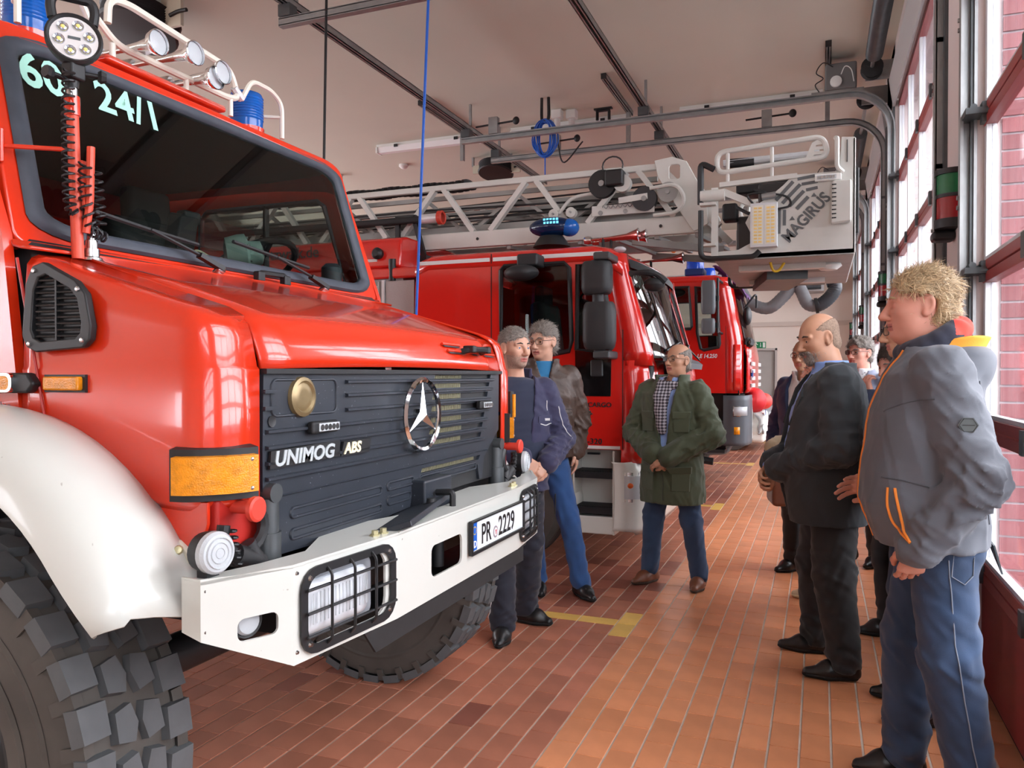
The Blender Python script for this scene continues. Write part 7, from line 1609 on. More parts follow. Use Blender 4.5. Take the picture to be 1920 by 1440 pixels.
    def strands(s, v, f, F, ho, m, n, L, wd, flow, seed):
        rg = np.random.RandomState(seed); fi = rg.randint(0,len(f),n); t = rg.dirichlet((1,1,1,1),n); P0 = (v[f[fi]]*t[:,:,None]).sum(1)
        e1 = v[f[fi][:,1]]-v[f[fi][:,0]]; e2 = v[f[fi][:,2]]-v[f[fi][:,0]]; N = np.cross(e1,e2); N /= np.linalg.norm(N,axis=1)[:,None]+1e-9
        cc = P0-np.array((-0.014,0,0.0)); N *= np.sign((N*cc).sum(1))[:,None]
        D = np.array(flow)[None]+rg.normal(size=(n,3))*0.38; D -= N*(D*N).sum(1)[:,None]; D /= np.linalg.norm(D,axis=1)[:,None]+1e-9
        S = np.cross(N,D); ln = L*(0.6+0.8*rg.rand(n))[:,None]; w = wd*(0.7+0.6*rg.rand(n))[:,None]
        A = P0-N*0.002; B = P0+D*ln*0.5+N*ln*0.22; C = P0+D*ln+N*ln*(0.10+0.35*rg.rand(n)[:,None])
        V_ = np.stack([A-S*w,A+S*w,B-S*w*0.8,B+S*w*0.8,C-S*w*0.2,C+S*w*0.2],1).reshape(-1,3); b = np.arange(n)[:,None]*6
        Q = np.concatenate([b+np.array([[0,1,3,2]]),b+np.array([[2,3,5,4]])]); o = np_obj('hair_strands' if ho.name.startswith('hair') else 'beard_hairs', [(V_*s.hs @ s.hR.T+s.hp, Q)], strand_mat(m), ho); tag(o, kind='stuff')
    def beard(s, m, full=True):
        F = Field((-0.03,-0.09,-0.145), (0.13,0.09,0.01), 0.003)
        F.ell((0.030,0,-0.072),(0.064,0.062,0.054),0.01); F.ell((0.070,0,-0.098),(0.030,0.034,0.030),0.02); F.cone((0.092,-0.03,-0.058),(0.100,0,-0.051),0.010,0.011,0.008); F.cone((0.092,0.03,-0.058),(0.100,0,-0.051),0.010,0.011,0.008)
        F.fold(0.0045,(120,120,90),4,5,2.0)
        F.ell((0.108,0,-0.0695),(0.020,0.024,0.0085),0.004,'s'); F.cut(lambda X,Y,Z: np.where(X > 0.085, -(Z+0.050), -(Z+0.058-0.030*np.clip((0.05-X)/0.04,0,1)))*1.0+0*Y if False else -(Z+0.052-0.045*np.clip((0.055-X)/0.05,0,1))+0*Y)
        v, f = F.mesh(); ho = np_obj('beard', [(v*s.hs @ s.hR.T+s.hp, f)], m, s.r); s.strands(v,f,F,ho,m,2200,0.012,0.0009,(0.2,0,-1),6); return s
    # --- clothes
    def set_pose(s, ankL, ankR, elbL=None, wriL=None, elbR=None, wriR=None, lean=0.0, kneeL=None, kneeR=None):
        S_ = s.s; s.ln = lean; k = lambda p: tuple(np.array(p)*S_)
        aL, aR = s.loc(*ankL[:2]), s.loc(*ankR[:2]); s.legs = []
        for a, kn, sg in ((aL,kneeL,1),(aR,kneeR,-1)):
            kk = kn if kn else (0.5*a[0]+0.025, 0.5*a[1]+sg*0.05, 0.50)
            s.legs.append([(kk[0],kk[1],kk[2]*S_),(a[0],a[1],0.09*S_)])
        s.arms = [[k(elbL),k(wriL)] if elbL else None, [k(elbR),k(wriR)] if elbR else None]
        s.fdir = [ankL[2]-s.phi, ankR[2]-s.phi]; s.ank = [aL,aR]; return s
    def trousers(s, m, g=1.0, hem=1.02, seed=2, hem_z=0.045, wide=1.0, amp=0.010, h=0.009):
        S_ = s.s; xs = [q[0] for l in s.legs for q in l]; ys = [q[1] for l in s.legs for q in l]
        F = Field((min(xs+[0])-0.22,min(ys+[0])-0.22,0.0),(max(xs+[0])+0.22,max(ys+[0])+0.22,hem*S_+0.02),h)
        F.loft([0.80*S_,0.88*S_,hem*S_],[0.0,0.0,s.lean(hem)],[0]*3,[0.115*g,0.128*g,0.118*g],[0.165*g,0.18*g,0.165*g],0.02)
        for i, sg in enumerate((1,-1)):
            kn, an = s.legs[i]; F.chain([(0.0,sg*0.088*S_,0.86*S_),kn,(an[0]-0.01,an[1],hem_z+0.05)],[0.100*g,0.076*wide*(0.5+0.5*g),0.066*wide],0.03); F.ell((-0.045,sg*0.08,0.86*S_),(0.085*g,0.085*g,0.10),0.03)
        d0 = F.d.copy(); F.fold(amp*0.8,(16,16,20),seed,5,1.6); F.fold(amp*1.3,(26,26,42),seed+9,4,2.4,0.7)
        zz = F.ax[2]; wgt = (0.35+0.65*np.clip((0.30-zz)/0.2,0,1)+0.45*np.exp(-((zz-0.52*S_)/0.10)**2))[None,None,:].astype(f4); F.d = d0+(F.d-d0)*np.minimum(wgt,1)
        F.half((0,0,-1),(0,0,hem_z)); s.trF = F; np_obj('trousers', [F.mesh()], m, s.r); return s
    def shoes(s, m, msole=None, **kw):
        for i in (0,1): shoe((s.ank[i][0],s.ank[i][1]), s.fdir[i], m, msole or M_sole, s.r, **kw)
        return s
    def top(s, name, m, hem=0.85, g=1.0, belly=0.0, sleeves=True, off=0.0, sl_r=(0.070,0.062,0.050), seed=5, h=0.0085, amp=0.009, collar=None, vcut=None, neck=1.53, cuts=(), extra=None, hem_flare=0.0, shoulder=0.19, sfold=0.010, wz=0.97, only_slot=False, mats=None, fm=None):
        S_ = s.s; zs = [hem,1.0,1.12,1.30,1.42,1.485,neck]; e = off
        a = [0.135+hem_flare,0.135,0.130,0.138,0.122,0.088,0.066]; b = [0.190+hem_flare,0.185,0.182,0.202,0.196,0.140,0.078]
        bel = [0.5,1.0,0.9,0.45,0.1,0,0]
        if hem > 0.99: zs, a, b, bel = [hem]+zs[2:], a[1:], b[1:], bel[1:]
        A = [(q*g+belly*w*0.5)*1.0+e for q, w in zip(a,bel)]; B = [q*(0.4+0.6*g)*S_+belly*w*0.35+e for q, w in zip(b,bel)]; cx = [s.lean(z)+belly*w*0.5 for z, w in zip(zs,bel)]
        pts = [q for ar in s.arms if ar for q in ar] if sleeves else []
        lo = [min([-0.26]+[q[0]-0.1 for q in pts]), min([-0.33]+[q[1]-0.12 for q in pts]), min([hem*S_-0.03]+[q[2]-0.09 for q in pts])]; hi = [max([0.26+belly]+[q[0]+0.1 for q in pts])+max(0,s.lean(1.5)), max([0.33]+[q[1]+0.12 for q in pts]), neck*S_+0.10]
        F = Field(lo, hi, h); F.loft([z*S_ for z in zs],cx,[0]*len(zs),A,B,0.02)
        F.fold(amp*0.8,(9,9,20),seed,4,1.5); F.fold(amp*0.9,(22,22,16),seed+1,4,2.2,0.6,True)
        if collar: collar(F, S_)
        if extra: extra(F, S_)
        if vcut: F.cut(vcut(S_))
        if sleeves:
            G2 = Field(lo, hi, h); els = []
            for i, sg in enumerate((1,-1)):
                if not s.arms[i]: continue
                el, wr = [np.array(q) for q in s.arms[i]]; end = el+(wr-el)*wz; sh = np.array((s.lean(1.43),sg*(shoulder-0.012)*S_,1.425*S_)); els += [el, el*0.5+end*0.5]
                G2.chain([sh,el,end],[(r*(0.5+0.5*g)+e) for r in sl_r],0.02)
            G2.fold(sfold*0.8,(26,26,40),seed+3,6,2.2)
            wf = lambda X,Y,Z: (0.45+sum(np.exp(-((X-q[0])**2+(Y-q[1])**2+(Z-q[2])**2)/0.016) for q in els)).clip(0,1.3).astype(f4)
            G2.fold(sfold*1.35,(21,21,24),seed+4,4,2.4,0.6,True,wf)
            t = np.clip(0.5+0.5*(G2.d-F.d)/0.012,0,1); F.d = G2.d*(1-t)+F.d*t-0.012*t*(1-t)
        for c in cuts: F.cut(c(S_))
        F.half((0,0,-1),(0,0,hem*S_),0.006) if not sleeves else F.cut(lambda X,Y,Z: np.maximum(Z-hem*S_, np.sqrt(X*X*0.6+Y*Y)-0.30)+0*X if False else np.maximum(Z-hem*S_, (np.abs(X-0.0)-(0.30 if False else 9)))+0*Y if hem < 0.8 else (Z-min(hem*S_,lo[2]+0.02))+0*X+0*Y)
        o = np_obj(name, [F.mesh()], mats or m, s.r, fm); s.F = F; return F
    def piping(s, name, F, pts, m, r=0.0025, direction=None, off=0.001, sm=6):
        P_ = smooth_path([F.project(p, off, direction) for p in pts], sm); P_ = [F.project(p, off) for p in P_]
        return MB().tube(P_, r, 6).build(name, m, s.r)
def ring_collar(a, b, z0, z1, th=0.012, cx=0.0, open_w=0.0, flare=0.0):
    def f(F, S_):
        F.loft([z0*S_,z1*S_],[cx,cx+0.0],[0,0],[a,a+flare],[b,b+flare],0.02); F.loft([z0*S_+0.01,z1*S_+0.05],[cx,cx],[0,0],[a-th,a+flare-th],[b-th,b+flare-th],0.004,'s')
    return f
def wedge(zlo, zhi, wlo, whi, x0=0.0, y0=0.0):
    def f(S_):
        return lambda X,Y,Z: np.maximum(np.abs(Y-y0)-np.interp(Z.ravel(),[zlo*S_,zhi*S_],[wlo,whi])[None,None,:], np.maximum(x0-X, zlo*S_-0.02-Z)) 
    return f
SK1 = skin_mat('fair',(206,158,134)); SK2 = skin_mat('ruddy',(204,142,122)); SK3 = skin_mat('tan',(190,142,114))
rad = math.radians
# ---- 1 firefighter in navy jacket
p = Person('man in open navy work jacket with clasped hands beside the nearest bumper', (-1.72,4.38), rad(-58), 1.84)
p.set_pose((-1.70,4.55,rad(-8)), (-1.715,4.20,rad(-78)), (0.03,0.285,1.14),(0.225,0.150,1.015),(0.03,-0.285,1.14),(0.245,0.010,1.040), lean=0.03)
p.head((0.035,0,1.675), rad(28), rad(2), SK1, eye='blue', stub=mat('stubble_skin',(164,134,118),0.7,var=0.2,vscale=120,bump=0.4,bscale=300), h=0.0029, brow=M_hair_d)
p.hair(M_hair_g,'short',3,0.005,0.004,strand=(0.018,0.0010,5000))
hL = hand_mesh(p.arms[0][1],(0.42,-0.75,-0.52),(-0.75,-0.3,-0.4),-1,(0.55,0.6,0.4),fore=p.arms[0][0]); hR = hand_mesh(p.arms[1][1],(0.25,0.72,-0.62),(-0.85,0.2,-0.3),1,(0.45,0.5,0.3),fore=p.arms[1][0])
p.finish_body([hL,hR]); M_navy = cloth('navy_work', (46,46,76), 0.8, 0.07)
p.trousers(cloth('navy_trouser',(34,36,48),0.85),1.0,1.0,21,amp=0.012,wide=1.15); p.shoes(M_bshoe,bulk=1.08)
p.top('t_shirt', M_tee, 0.90, 1.0, 0.06, False, -0.008, neck=1.50, seed=4, amp=0.008)
F = p.top('jacket', M_navy, 0.84, 1.05, 0.03, True, 0.006, (0.074,0.066,0.054), 8, collar=ring_collar(0.088,0.100,1.44,1.555,0.014,0.03,flare=0.012), vcut=wedge(0.90,1.52,0.035,0.115,0.02), sfold=0.013)
M_wp = mat('white_piping',(214,214,214),0.6)
p.piping('piping', F, [(0.3,0.13,1.26),(0.3,0.17,1.25),(0.3,0.21,1.26)], M_wp, 0.003, (-1,0,0)); p.piping('piping', F, [(0.3,-0.09,1.20),(0.3,-0.14,1.205),(0.3,-0.20,1.20)], M_wp, 0.003, (-1,0,0))
p.piping('piping', F, [(0.15,0.4,1.36),(0.15,0.42,1.25),(0.15,0.42,1.17)], M_wp, 0.003, (-0.4,-1,0)); p.piping('piping', F, [(0.2,0.4,1.44),(0.2,0.4,1.38)], M_wp, 0.003, (-0.4,-1,-0.2))
text_ = MB(); a_ = F.project((0.3,0.165,1.285),0.002,(-1,0,0)); text_.cbox(a_,(0.004,0.055,0.014)); text_.build('name_badge', M_wp, p.r)
fl = [F.project((0.3,y,z),0.002,(-1,0,0)) for y,z in ((0.12,1.265),(0.215,1.27),(0.215,1.31),(0.12,1.305))]; MB().add([q+Vector((0.004,0,0)) for q in fl]+fl,[(0,1,2,3),(0,4,5,1),(1,5,6,2),(2,6,7,3),(3,7,4,0)]).build('pocket_flap', M_navy, p.r)
for i,sg in ((1,-1),):
    kn, an = p.legs[1]; p.piping('trouser_piping', p.trF, [(0.0,-0.4,0.75),(kn[0],-0.4,0.5),(an[0],-0.45,0.22),(an[0]-0.02,-0.45,0.07)], M_wp, 0.004, (0.0,1,0))
MB().cyl((0.24,0.20,0.74),(0.245,0.20,0.86),0.004).build('strap', M_black, p.r)
# ---- 2 brown leather jacket
p = Person('man in brown leather jacket and blue jeans with glasses behind the navy jacket', (-1.83,5.20), rad(-60), 1.93)
p.set_pose((-1.54,5.22,rad(-45)), (-1.87,5.22,rad(-60)), (-0.05,0.26,1.15),(-0.02,0.23,0.93),(0.0,-0.28,1.14),(0.2,-0.1,1.0), lean=0.02)
p.head((0.045,0,1.665), rad(-42), rad(5), SK1, eye='brown', h=0.0031); p.hair(M_hair_g,'wavy',5,0.010,0.007,strand=(0.03,0.0012,3000)); glasses_for(p.r,p.hR,p.hp,M_spec,sc=p.hs)
hL = hand_mesh(p.arms[0][1],(0.2,0,-1),(0,-1,0),1,(0.3,0.3,0.2),fore=p.arms[0][0]); p.finish_body([hL])
p.trousers(M_denim,1.0,1.0,31,amp=0.013); p.shoes(M_bshoe)
p.top('shirt', cloth('blue_shirt',(46,120,168),0.8), 0.95,0.98,0.05,False,-0.008,neck=1.52, collar=ring_collar(0.075,0.082,1.46,1.535,0.01,0.035))
M_leath = mat('brown_leather',(74,58,50),0.5,var=0.22,vscale=10,bump=0.5,bscale=90,bdist=0.003)
F = p.top('jacket', M_leath, 0.90,1.08,0.03,True,0.010,(0.078,0.070,0.058),12,collar=ring_collar(0.092,0.106,1.43,1.55,0.016,0.03,flare=0.016),vcut=wedge(1.36,1.56,0.006,0.07,0.02),sfold=0.015,amp=0.012)
p.piping('seam', F, [(0.3,0.10,1.31),(0.3,0.19,1.31)], mat('leather_seam',(46,34,30),0.6),0.003,(-1,0,0)); p.piping('seam', F, [(0.3,0.10,1.285),(0.3,0.19,1.285)], mat('leather_seam',(46,34,30)),0.003,(-1,0,0))
# ---- 3 green parka
p = Person('man in olive green parka with plaid scarf and brown shoes, hands folded', (-1.00,5.76), rad(-103), 1.79)
p.set_pose((-0.81,5.74,rad(-95)), (-1.18,5.78,rad(-122)), (0.02,0.30,1.13),(0.235,0.05,0.965),(0.02,-0.30,1.13),(0.23,-0.06,0.985), lean=0.01)
p.head((0.035,0.05,1.665), rad(-20), rad(-4), SK3, eye='brown', h=0.0031); p.hair(M_hair_g,'bald_sides',7,0.004,0.003,strand=(0.010,0.0009,2200)); glasses_for(p.r,p.hR,p.hp,M_spec,sc=p.hs)
hL = hand_mesh(p.arms[0][1],(0.28,-0.85,-0.35),(-0.75,-0.1,-0.5),-1,(0.5,0.55,0.35),fore=p.arms[0][0]); hR = hand_mesh(p.arms[1][1],(0.28,0.78,-0.50),(-0.8,0.15,-0.4),1,(0.5,0.6,0.4),fore=p.arms[1][0]); p.finish_body([hL,hR])
p.trousers(M_denim_d,0.98,1.0,41,amp=0.011,wide=1.0); M_br = mat('shoe_brown',(112,66,44),0.4,var=0.15,vscale=20); p.shoes(M_br,mat('sole_brown',(60,44,34),0.8),bulk=1.05)
p.top('shirt', cloth('light_blue_shirt',(138,164,214),0.8), 0.90,0.98,0.05,False,-0.008,neck=1.52,collar=ring_collar(0.078,0.085,1.45,1.54,0.010,0.03,flare=0.010),vcut=wedge(1.44,1.56,0.006,0.045,0.03))
M_parka = cloth('olive_parka',(66,74,52),0.75,0.07); M_parkad = cloth('olive_seam',(44,50,36),0.8)
F = p.top('parka', M_parka, 0.62,1.10,0.03,True,0.014,(0.080,0.072,0.060),15,collar=ring_collar(0.098,0.112,1.43,1.56,0.020,0.02,flare=0.016),vcut=wedge(0.98,1.56,0.012,0.085,0.03),hem_flare=0.02,sfold=0.016,amp=0.011)
for sg in (-1,1):
    for z0,z1,y0,y1 in ((0.72,0.88,0.07,0.185),(1.14,1.27,0.08,0.18)):
        q = [F.project((0.4,sg*y,z),0.004,(-1,0,0)) for y,z in ((y0,z0),(y1,z0),(y1,z1),(y0,z1))]; MB().add([a+Vector((0.008,0,0)) for a in q]+[a-Vector((0.01,0,0)) for a in q],[(0,1,2,3),(0,4,5,1),(1,5,6,2),(2,6,7,3),(3,7,4,0)]).build('pocket', M_parka, p.r, bevel=0.004)
        q = [F.project((0.4,sg*y,z),0.012,(-1,0,0)) for y,z in ((y0-0.008,z1-0.035),(y1+0.008,z1-0.035),(y1+0.008,z1+0.015),(y0-0.008,z1+0.015))]; MB().add([a+Vector((0.008,0,0)) for a in q]+[a-Vector((0.01,0,0)) for a in q],[(0,1,2,3),(0,4,5,1),(1,5,6,2),(2,6,7,3),(3,7,4,0)]).build('pocket_flap', M_parka, p.r, bevel=0.004)
p.piping('front_seam', F, [(0.4,0.008,0.94),(0.4,0.006,0.80),(0.4,0.006,0.65)], M_parkad, 0.004, (-1,0,0))
M_plaid = mat('plaid_scarf',(96,92,100),0.9,bump=0.3,bscale=300)
_n = M_plaid.node_tree; _w = []
_tc = _n.nodes.new('ShaderNodeTexCoord'); _mx = None
for ax_ in ('X','Z'):
    w_ = _n.nodes.new('ShaderNodeTexWave'); w_.bands_direction = ax_ if ax_ == 'Z' else 'Y'; w_.inputs['Scale'].default_value = 14; _n.links.new(_tc.outputs['Object'], w_.inputs['Vector']); _w.append(w_)
_m = _n.nodes.new('ShaderNodeMath'); _m.operation = 'ADD'; _n.links.new(_w[0].outputs['Fac'],_m.inputs[0]); _n.links.new(_w[1].outputs['Fac'],_m.inputs[1])
_r = _n.nodes.new('ShaderNodeValToRGB'); _r.color_ramp.elements[0].color = rgb(54,48,56); _r.color_ramp.elements[1].color = rgb(176,172,180); _r.color_ramp.elements[0].position = 0.35; _r.color_ramp.elements[1].position = 0.75
_h = _n.nodes.new('ShaderNodeMath'); _h.operation = 'MULTIPLY'; _h.inputs[1].default_value = 0.5; _n.links.new(_m.outputs[0],_h.inputs[0]); _n.links.new(_h.outputs[0],_r.inputs[0]); _n.links.new(_r.outputs[0],_n.nodes['Principled BSDF'].inputs['Base Color'])
S_ = p.s; Fs = Field((-0.15,-0.16,1.05*S_),(0.26,0.16,1.60*S_),0.007)
Fs.chain([(0.02+0.085*math.cos(a),0.10*math.sin(a),(1.50+0.02*math.cos(a+2.6))*S_) for a in [2*PI*i/14 for i in range(15)]],[0.028]*15,0.01)
Fs.chain([(0.11,-0.045,1.49*S_),(0.155,-0.05,1.40*S_),(0.165,-0.035,1.30*S_),(0.17,-0.02,1.19*S_),(0.17,-0.015,1.15*S_)],[0.034,0.036,0.036,0.034,0.030],0.02); Fs.chain([(0.11,0.02,1.48*S_),(0.155,-0.01,1.36*S_),(0.165,-0.015,1.22*S_)],[0.028,0.030,0.028],0.02); Fs.fold(0.007,(40,40,12),9,5,1.8)
np_obj('scarf', [Fs.mesh()], M_plaid, p.r)
# ---- 4 bald man in dark blazer
p = Person('bald bearded man in dark blazer looking down, profile to the left', (0.06,4.45), rad(188), 1.90)
p.set_pose((0.115,4.285,rad(190)), (-0.02,4.65,rad(180)), (0.0,0.30,1.13),(0.285,0.03,0.985),(0.03,-0.29,1.13),(0.295,-0.02,1.0), lean=0.0)
p.head((0.065,0,1.655), rad(22), rad(15), SK3, eye='brown', h=0.0027, fat=0.6, brow=M_hair_d,neckb=(0.0,0,1.46)); p.hair(mat('hair_shaved',(150,126,108),0.8,var=0.2,vscale=100),'bald_sides',9,0.0022,0.001,strand=(0.006,0.0007,2500)); p.beard(M_beard)
hL = hand_mesh(p.arms[0][1],(0.55,-0.45,-0.70),(-0.6,-0.6,-0.3),-1,(0.75,0.8,0.5),fore=p.arms[0][0],sc=1.05); hR = hand_mesh(p.arms[1][1],(0.5,0.5,-0.65),(-0.7,0.5,-0.3),1,(0.6,0.7,0.5),fore=p.arms[1][0],sc=1.05); p.finish_body([hL,hR])
p.trousers(cloth('black_trouser',(28,29,31),0.85),1.22,1.02,51,amp=0.011,wide=1.22); p.shoes(M_bshoe,toe=0.02)
M_lb = cloth('pale_blue_shirt',(126,158,218),0.75,0.04); p.top('shirt', M_lb, 0.88,1.15,0.095,False,-0.006,neck=1.53,collar=ring_collar(0.080,0.086,1.455,1.535,0.010,0.01,flare=0.010),vcut=wedge(1.43,1.58,0.006,0.05,0.04))
M_blz = cloth('dark_blazer',(44,50,54),0.85,0.08)
F = p.top('blazer', M_blz, 0.74,1.22,0.10,True,0.008,(0.084,0.074,0.060),18,vcut=wedge(0.74,1.56,0.075,0.115,0.05),collar=ring_collar(0.098,0.108,1.43,1.525,0.016,-0.01,flare=0.012),sfold=0.012,amp=0.007,shoulder=0.20,wz=0.90)
for sg in (-1,1):   # lapels
    q = [F.project((0.45,sg*y,z*p.s),0.004,(-1,0,0)) for y,z in ((0.085,1.12),(0.108,1.22),(0.16,1.36),(0.135,1.40),(0.115,1.47),(0.10,1.46))]; MB().add([a+Vector((0.006,0,0)) for a in q]+[a-Vector((0.008,0,0)) for a in q],[tuple(range(6))]+[(i,i+6,(i+1)%6+6,(i+1)%6) for i in range(6)]).build('lapel', M_blz, p.r, smooth=0)
for z in (1.02,1.12,1.22): a_ = F.project((0.5,-0.0,z*p.s),0,(-1,0,0)); pass
for i in (0,1):
    el, wr = [np.array(q) for q in p.arms[i]]; dd = (wr-el)/np.linalg.norm(wr-el); FC = Field(wr-0.09,wr+0.09,0.005); FC.cone(wr-dd*0.055,wr-dd*0.004,0.044,0.040,0.004); np_obj('shirt_cuff',[FC.mesh()],M_lb,p.r)
for k in range(5):
    z = (0.93+0.075*k)*p.s; MB().ell((0.175+0.02*math.sin(k*0.8)+0.03,0.015,z),(0.006,0.006,0.006),8,6).build('shirt_button', M_black, p.r)
# ---- 5 man in grey jacket
p = Person('sandy haired man in grey hooded jacket with orange zips beside the door, nearest person', (0.40,3.22), rad(183), 1.965)
p.set_pose((0.50,3.08,rad(178)), (0.30,3.33,rad(186)), (-0.065,0.255,1.10),(0.09,0.200,0.870),(-0.02,-0.26,1.12),(0.15,-0.15,1.03), lean=0.05)
p.head((0.055,0,1.655), rad(4), rad(2), SK2, eye='blue', h=0.0025, fat=0.9, nose=1.05, eyes='closed', brow=M_hair_b, sc=1.02, neckb=(0.005,0,1.46))
p.hair(M_hair_b,'wavy',11,0.011,0.008,strand=(0.034,0.0011,5200))
hL = hand_mesh(p.arms[0][1],(0.15,-0.42,-0.9),(0,-1,0.4),1,(0.3,0.4,0.3),fore=p.arms[0][0],sc=1.05); hR = hand_mesh(p.arms[1][1],(0.95,-0.05,-0.1),(0.1,0.9,-0.4),1,(0.25,0.3,0.2),0.10,fore=p.arms[1][0],sc=1.05,thumb=-0.2); p.finish_body([hL,hR])
p.trousers(M_denim_d,1.12,1.02,61,amp=0.012,wide=1.18,h=0.008); p.shoes(M_bshoe)
p.top('shirt', cloth('dark_shirt',(50,52,62),0.9), 0.95,1.05,0.08,False,-0.010,neck=1.50)
M_gj = cloth('grey_softshell',(90,94,102),0.75,0.05,0.2,400); M_or = mat('orange_zip',(236,136,48),0.55)
def hood(F, S_):
    ring_collar(0.106,0.120,1.42,1.500,0.020,0.0,flare=0.020)(F,S_)
    F.ell((-0.092,0,1.435*S_),(0.085,0.150,0.075),0.06); F.ell((-0.09,0,1.475*S_),(0.085,0.130,0.035),0.05); F.ell((-0.075,0,1.525*S_),(0.085,0.095,0.045),0.015,'s')
F = p.top('jacket', M_gj, 0.865,1.12,0.10,True,0.010,(0.084,0.076,0.062),25,collar=hood,vcut=wedge(1.30,1.56,0.012,0.085,0.06),sfold=0.013,amp=0.008,shoulder=0.20,h=0.0075)
S_ = p.s
p.piping('front_zip', F, [(0.5,0.075,1.50*S_),(0.5,0.05,1.42*S_),(0.5,0.022,1.30*S_),(0.5,0.012,1.15*S_),(0.5,0.012,1.0*S_),(0.5,0.012,0.87*S_)], M_or, 0.0042, (-1,0,0))
M_gs2 = cloth('grey_seam',(70,74,80),0.8)
p.piping('seam', F, [(0.30,0.5,1.30*S_),(0.2,0.5,1.335*S_),(0.12,0.5,1.345*S_)], M_gs2, 0.0022, (-0.3,-1,0)); p.piping('seam', F, [(0.30,0.5,1.09*S_),(0.22,0.5,1.085*S_),(0.14,0.5,1.07*S_)], M_gs2, 0.0022, (-0.3,-1,0)); p.piping('seam', F, [(-0.4,0.2,1.40*S_),(-0.4,0.2,1.25*S_),(-0.4,0.19,1.1*S_),(-0.4,0.18,0.95*S_)], M_gs2, 0.0022, (1,-0.1,0))
p.piping('pocket_zip', F, [(0.30,0.6,1.06*S_),(0.285,0.6,1.0*S_),(0.27,0.6,0.94*S_),(0.24,0.6,0.90*S_)], M_or, 0.005, (-0.35,-1,0)); p.piping('pocket_zip', F, [(0.325,0.6,1.06*S_),(0.325,0.6,1.0*S_),(0.30,0.6,0.94*S_),(0.24,0.6,0.90*S_)], M_or, 0.005, (-0.35,-1,0))
b_ = F.project((-0.03,0.6,1.27*S_),0.002,(0,-1,0)); MB().prism([(b_.x+0.030*math.cos(PI*i/3),b_.y,b_.z+0.028*math.sin(PI*i/3)) for i in range(6)],(0,0.003,0)).build('sleeve_badge', mat('badge_grey',(84,90,90),0.6), p.r)
bp_ = MB(); bp_.tube([(b_.x+0.026*math.cos(PI*i/3),b_.y+0.004,b_.z+0.024*math.sin(PI*i/3)) for i in range(6)],0.001,5,True); bp_.build('badge_outline', M_black, p.r)
MB().box(b_.x-0.018,b_.x+0.018,b_.y+0.0035,b_.y+0.0045,b_.z-0.001,b_.z+0.001).build('badge_line', M_black, p.r)
# hood lining, scarf, toggles
Fl = Field((-0.25,-0.2,1.42*S_),(0.2,0.2,1.64*S_),0.006); Fl.loft([1.46*S_,1.54*S_],[-0.015,-0.035],[0,0],[0.118,0.130],[0.122,0.134],0.01); Fl.loft([1.44*S_,1.62*S_],[-0.015,-0.03],[0,0],[0.100,0.116],[0.104,0.120],0.004,'s'); Fl.fold(0.014,(18,18,22),4,3); Fl.cut(lambda X,Y,Z: -(X-0.035+0.5*(Z-1.5*S_))+0*Y if False else (0.02-X)+0*Y+0*Z); np_obj('hood_lining',[Fl.mesh()],mat('cloth_orange',(246,166,56),0.75,bump=0.3,bscale=300),p.r)
Fs = Field((-0.2,-0.2,1.38*S_),(0.25,0.2,1.64*S_),0.006); Fs.chain([(0.015+0.088*math.cos(a),0.098*math.sin(a),(1.520-0.045*math.cos(a)+0.01)*S_) for a in [2*PI*i/16 for i in range(17)]],[0.040]*17,0.01); Fs.chain([(0.105,0.02,1.46*S_),(0.135,0.03,1.40*S_)],[0.03,0.026],0.02); Fs.fold(0.008,(40,40,25),8,5,1.8)
M_scf = cloth('navy_scarf',(44,46,60),0.95); M_scr = cloth('red_scarf',(224,66,52),0.9)
def sfm(c): return ((c[:,0] < -0.035) & (c[:,2] > 1.545*S_)) | ((c[:,0] > 0.09) & (c[:,2] < 1.445*S_))
np_obj('scarf',[Fs.mesh()],[M_scf,M_scr],p.r,sfm)
for x in (-0.015,0.03): MB().tube(smooth_path([(x,0.142,1.50*S_),(x+0.006,0.152,1.49*S_),(x+0.0,0.150,1.475*S_),(x-0.008,0.146,1.485*S_)],4,True),0.0035,6,True).build('drawcord', M_or, p.r)
MB().cyl((0.055,0.135,1.485*S_),(0.06,0.145,1.455*S_),0.006).build('zip_puller', M_or, p.r)
bk = MB(); bk.prism([(-0.165,0.10,0.875*S_),(-0.185,-0.10,0.875*S_),(-0.215,-0.10,0.80*S_),(-0.19,0.10,0.785*S_)],(0.006,0,0)); bk.build('shirt_tail', cloth('slate_shirt',(66,76,80),0.9), p.r)
q = [p.trF.project((-0.13,0.5,z*S_),0.003,(0.1,-1,0)) for z in (0.90,0.78)]
pk = [p.trF.project((x,0.5,z*S_),0.004,(0.35,-1,0)) for x,z in ((-0.20,0.90),(-0.12,0.905),(-0.11,0.79),(-0.155,0.765),(-0.19,0.79))]; MB().tube(pk,0.0022,5,True).build('jeans_pocket', mat('denim_stitch',(120,128,140),0.9), p.r)
p.piping('jeans_seam', p.trF, [(0.0,0.5,0.84*S_),(p.legs[0][0][0]-0.01,0.6,0.52*S_),(p.legs[0][1][0]-0.01,0.6,0.15)], mat('denim_stitch',(120,128,140)),0.0022,(0,-1,0))
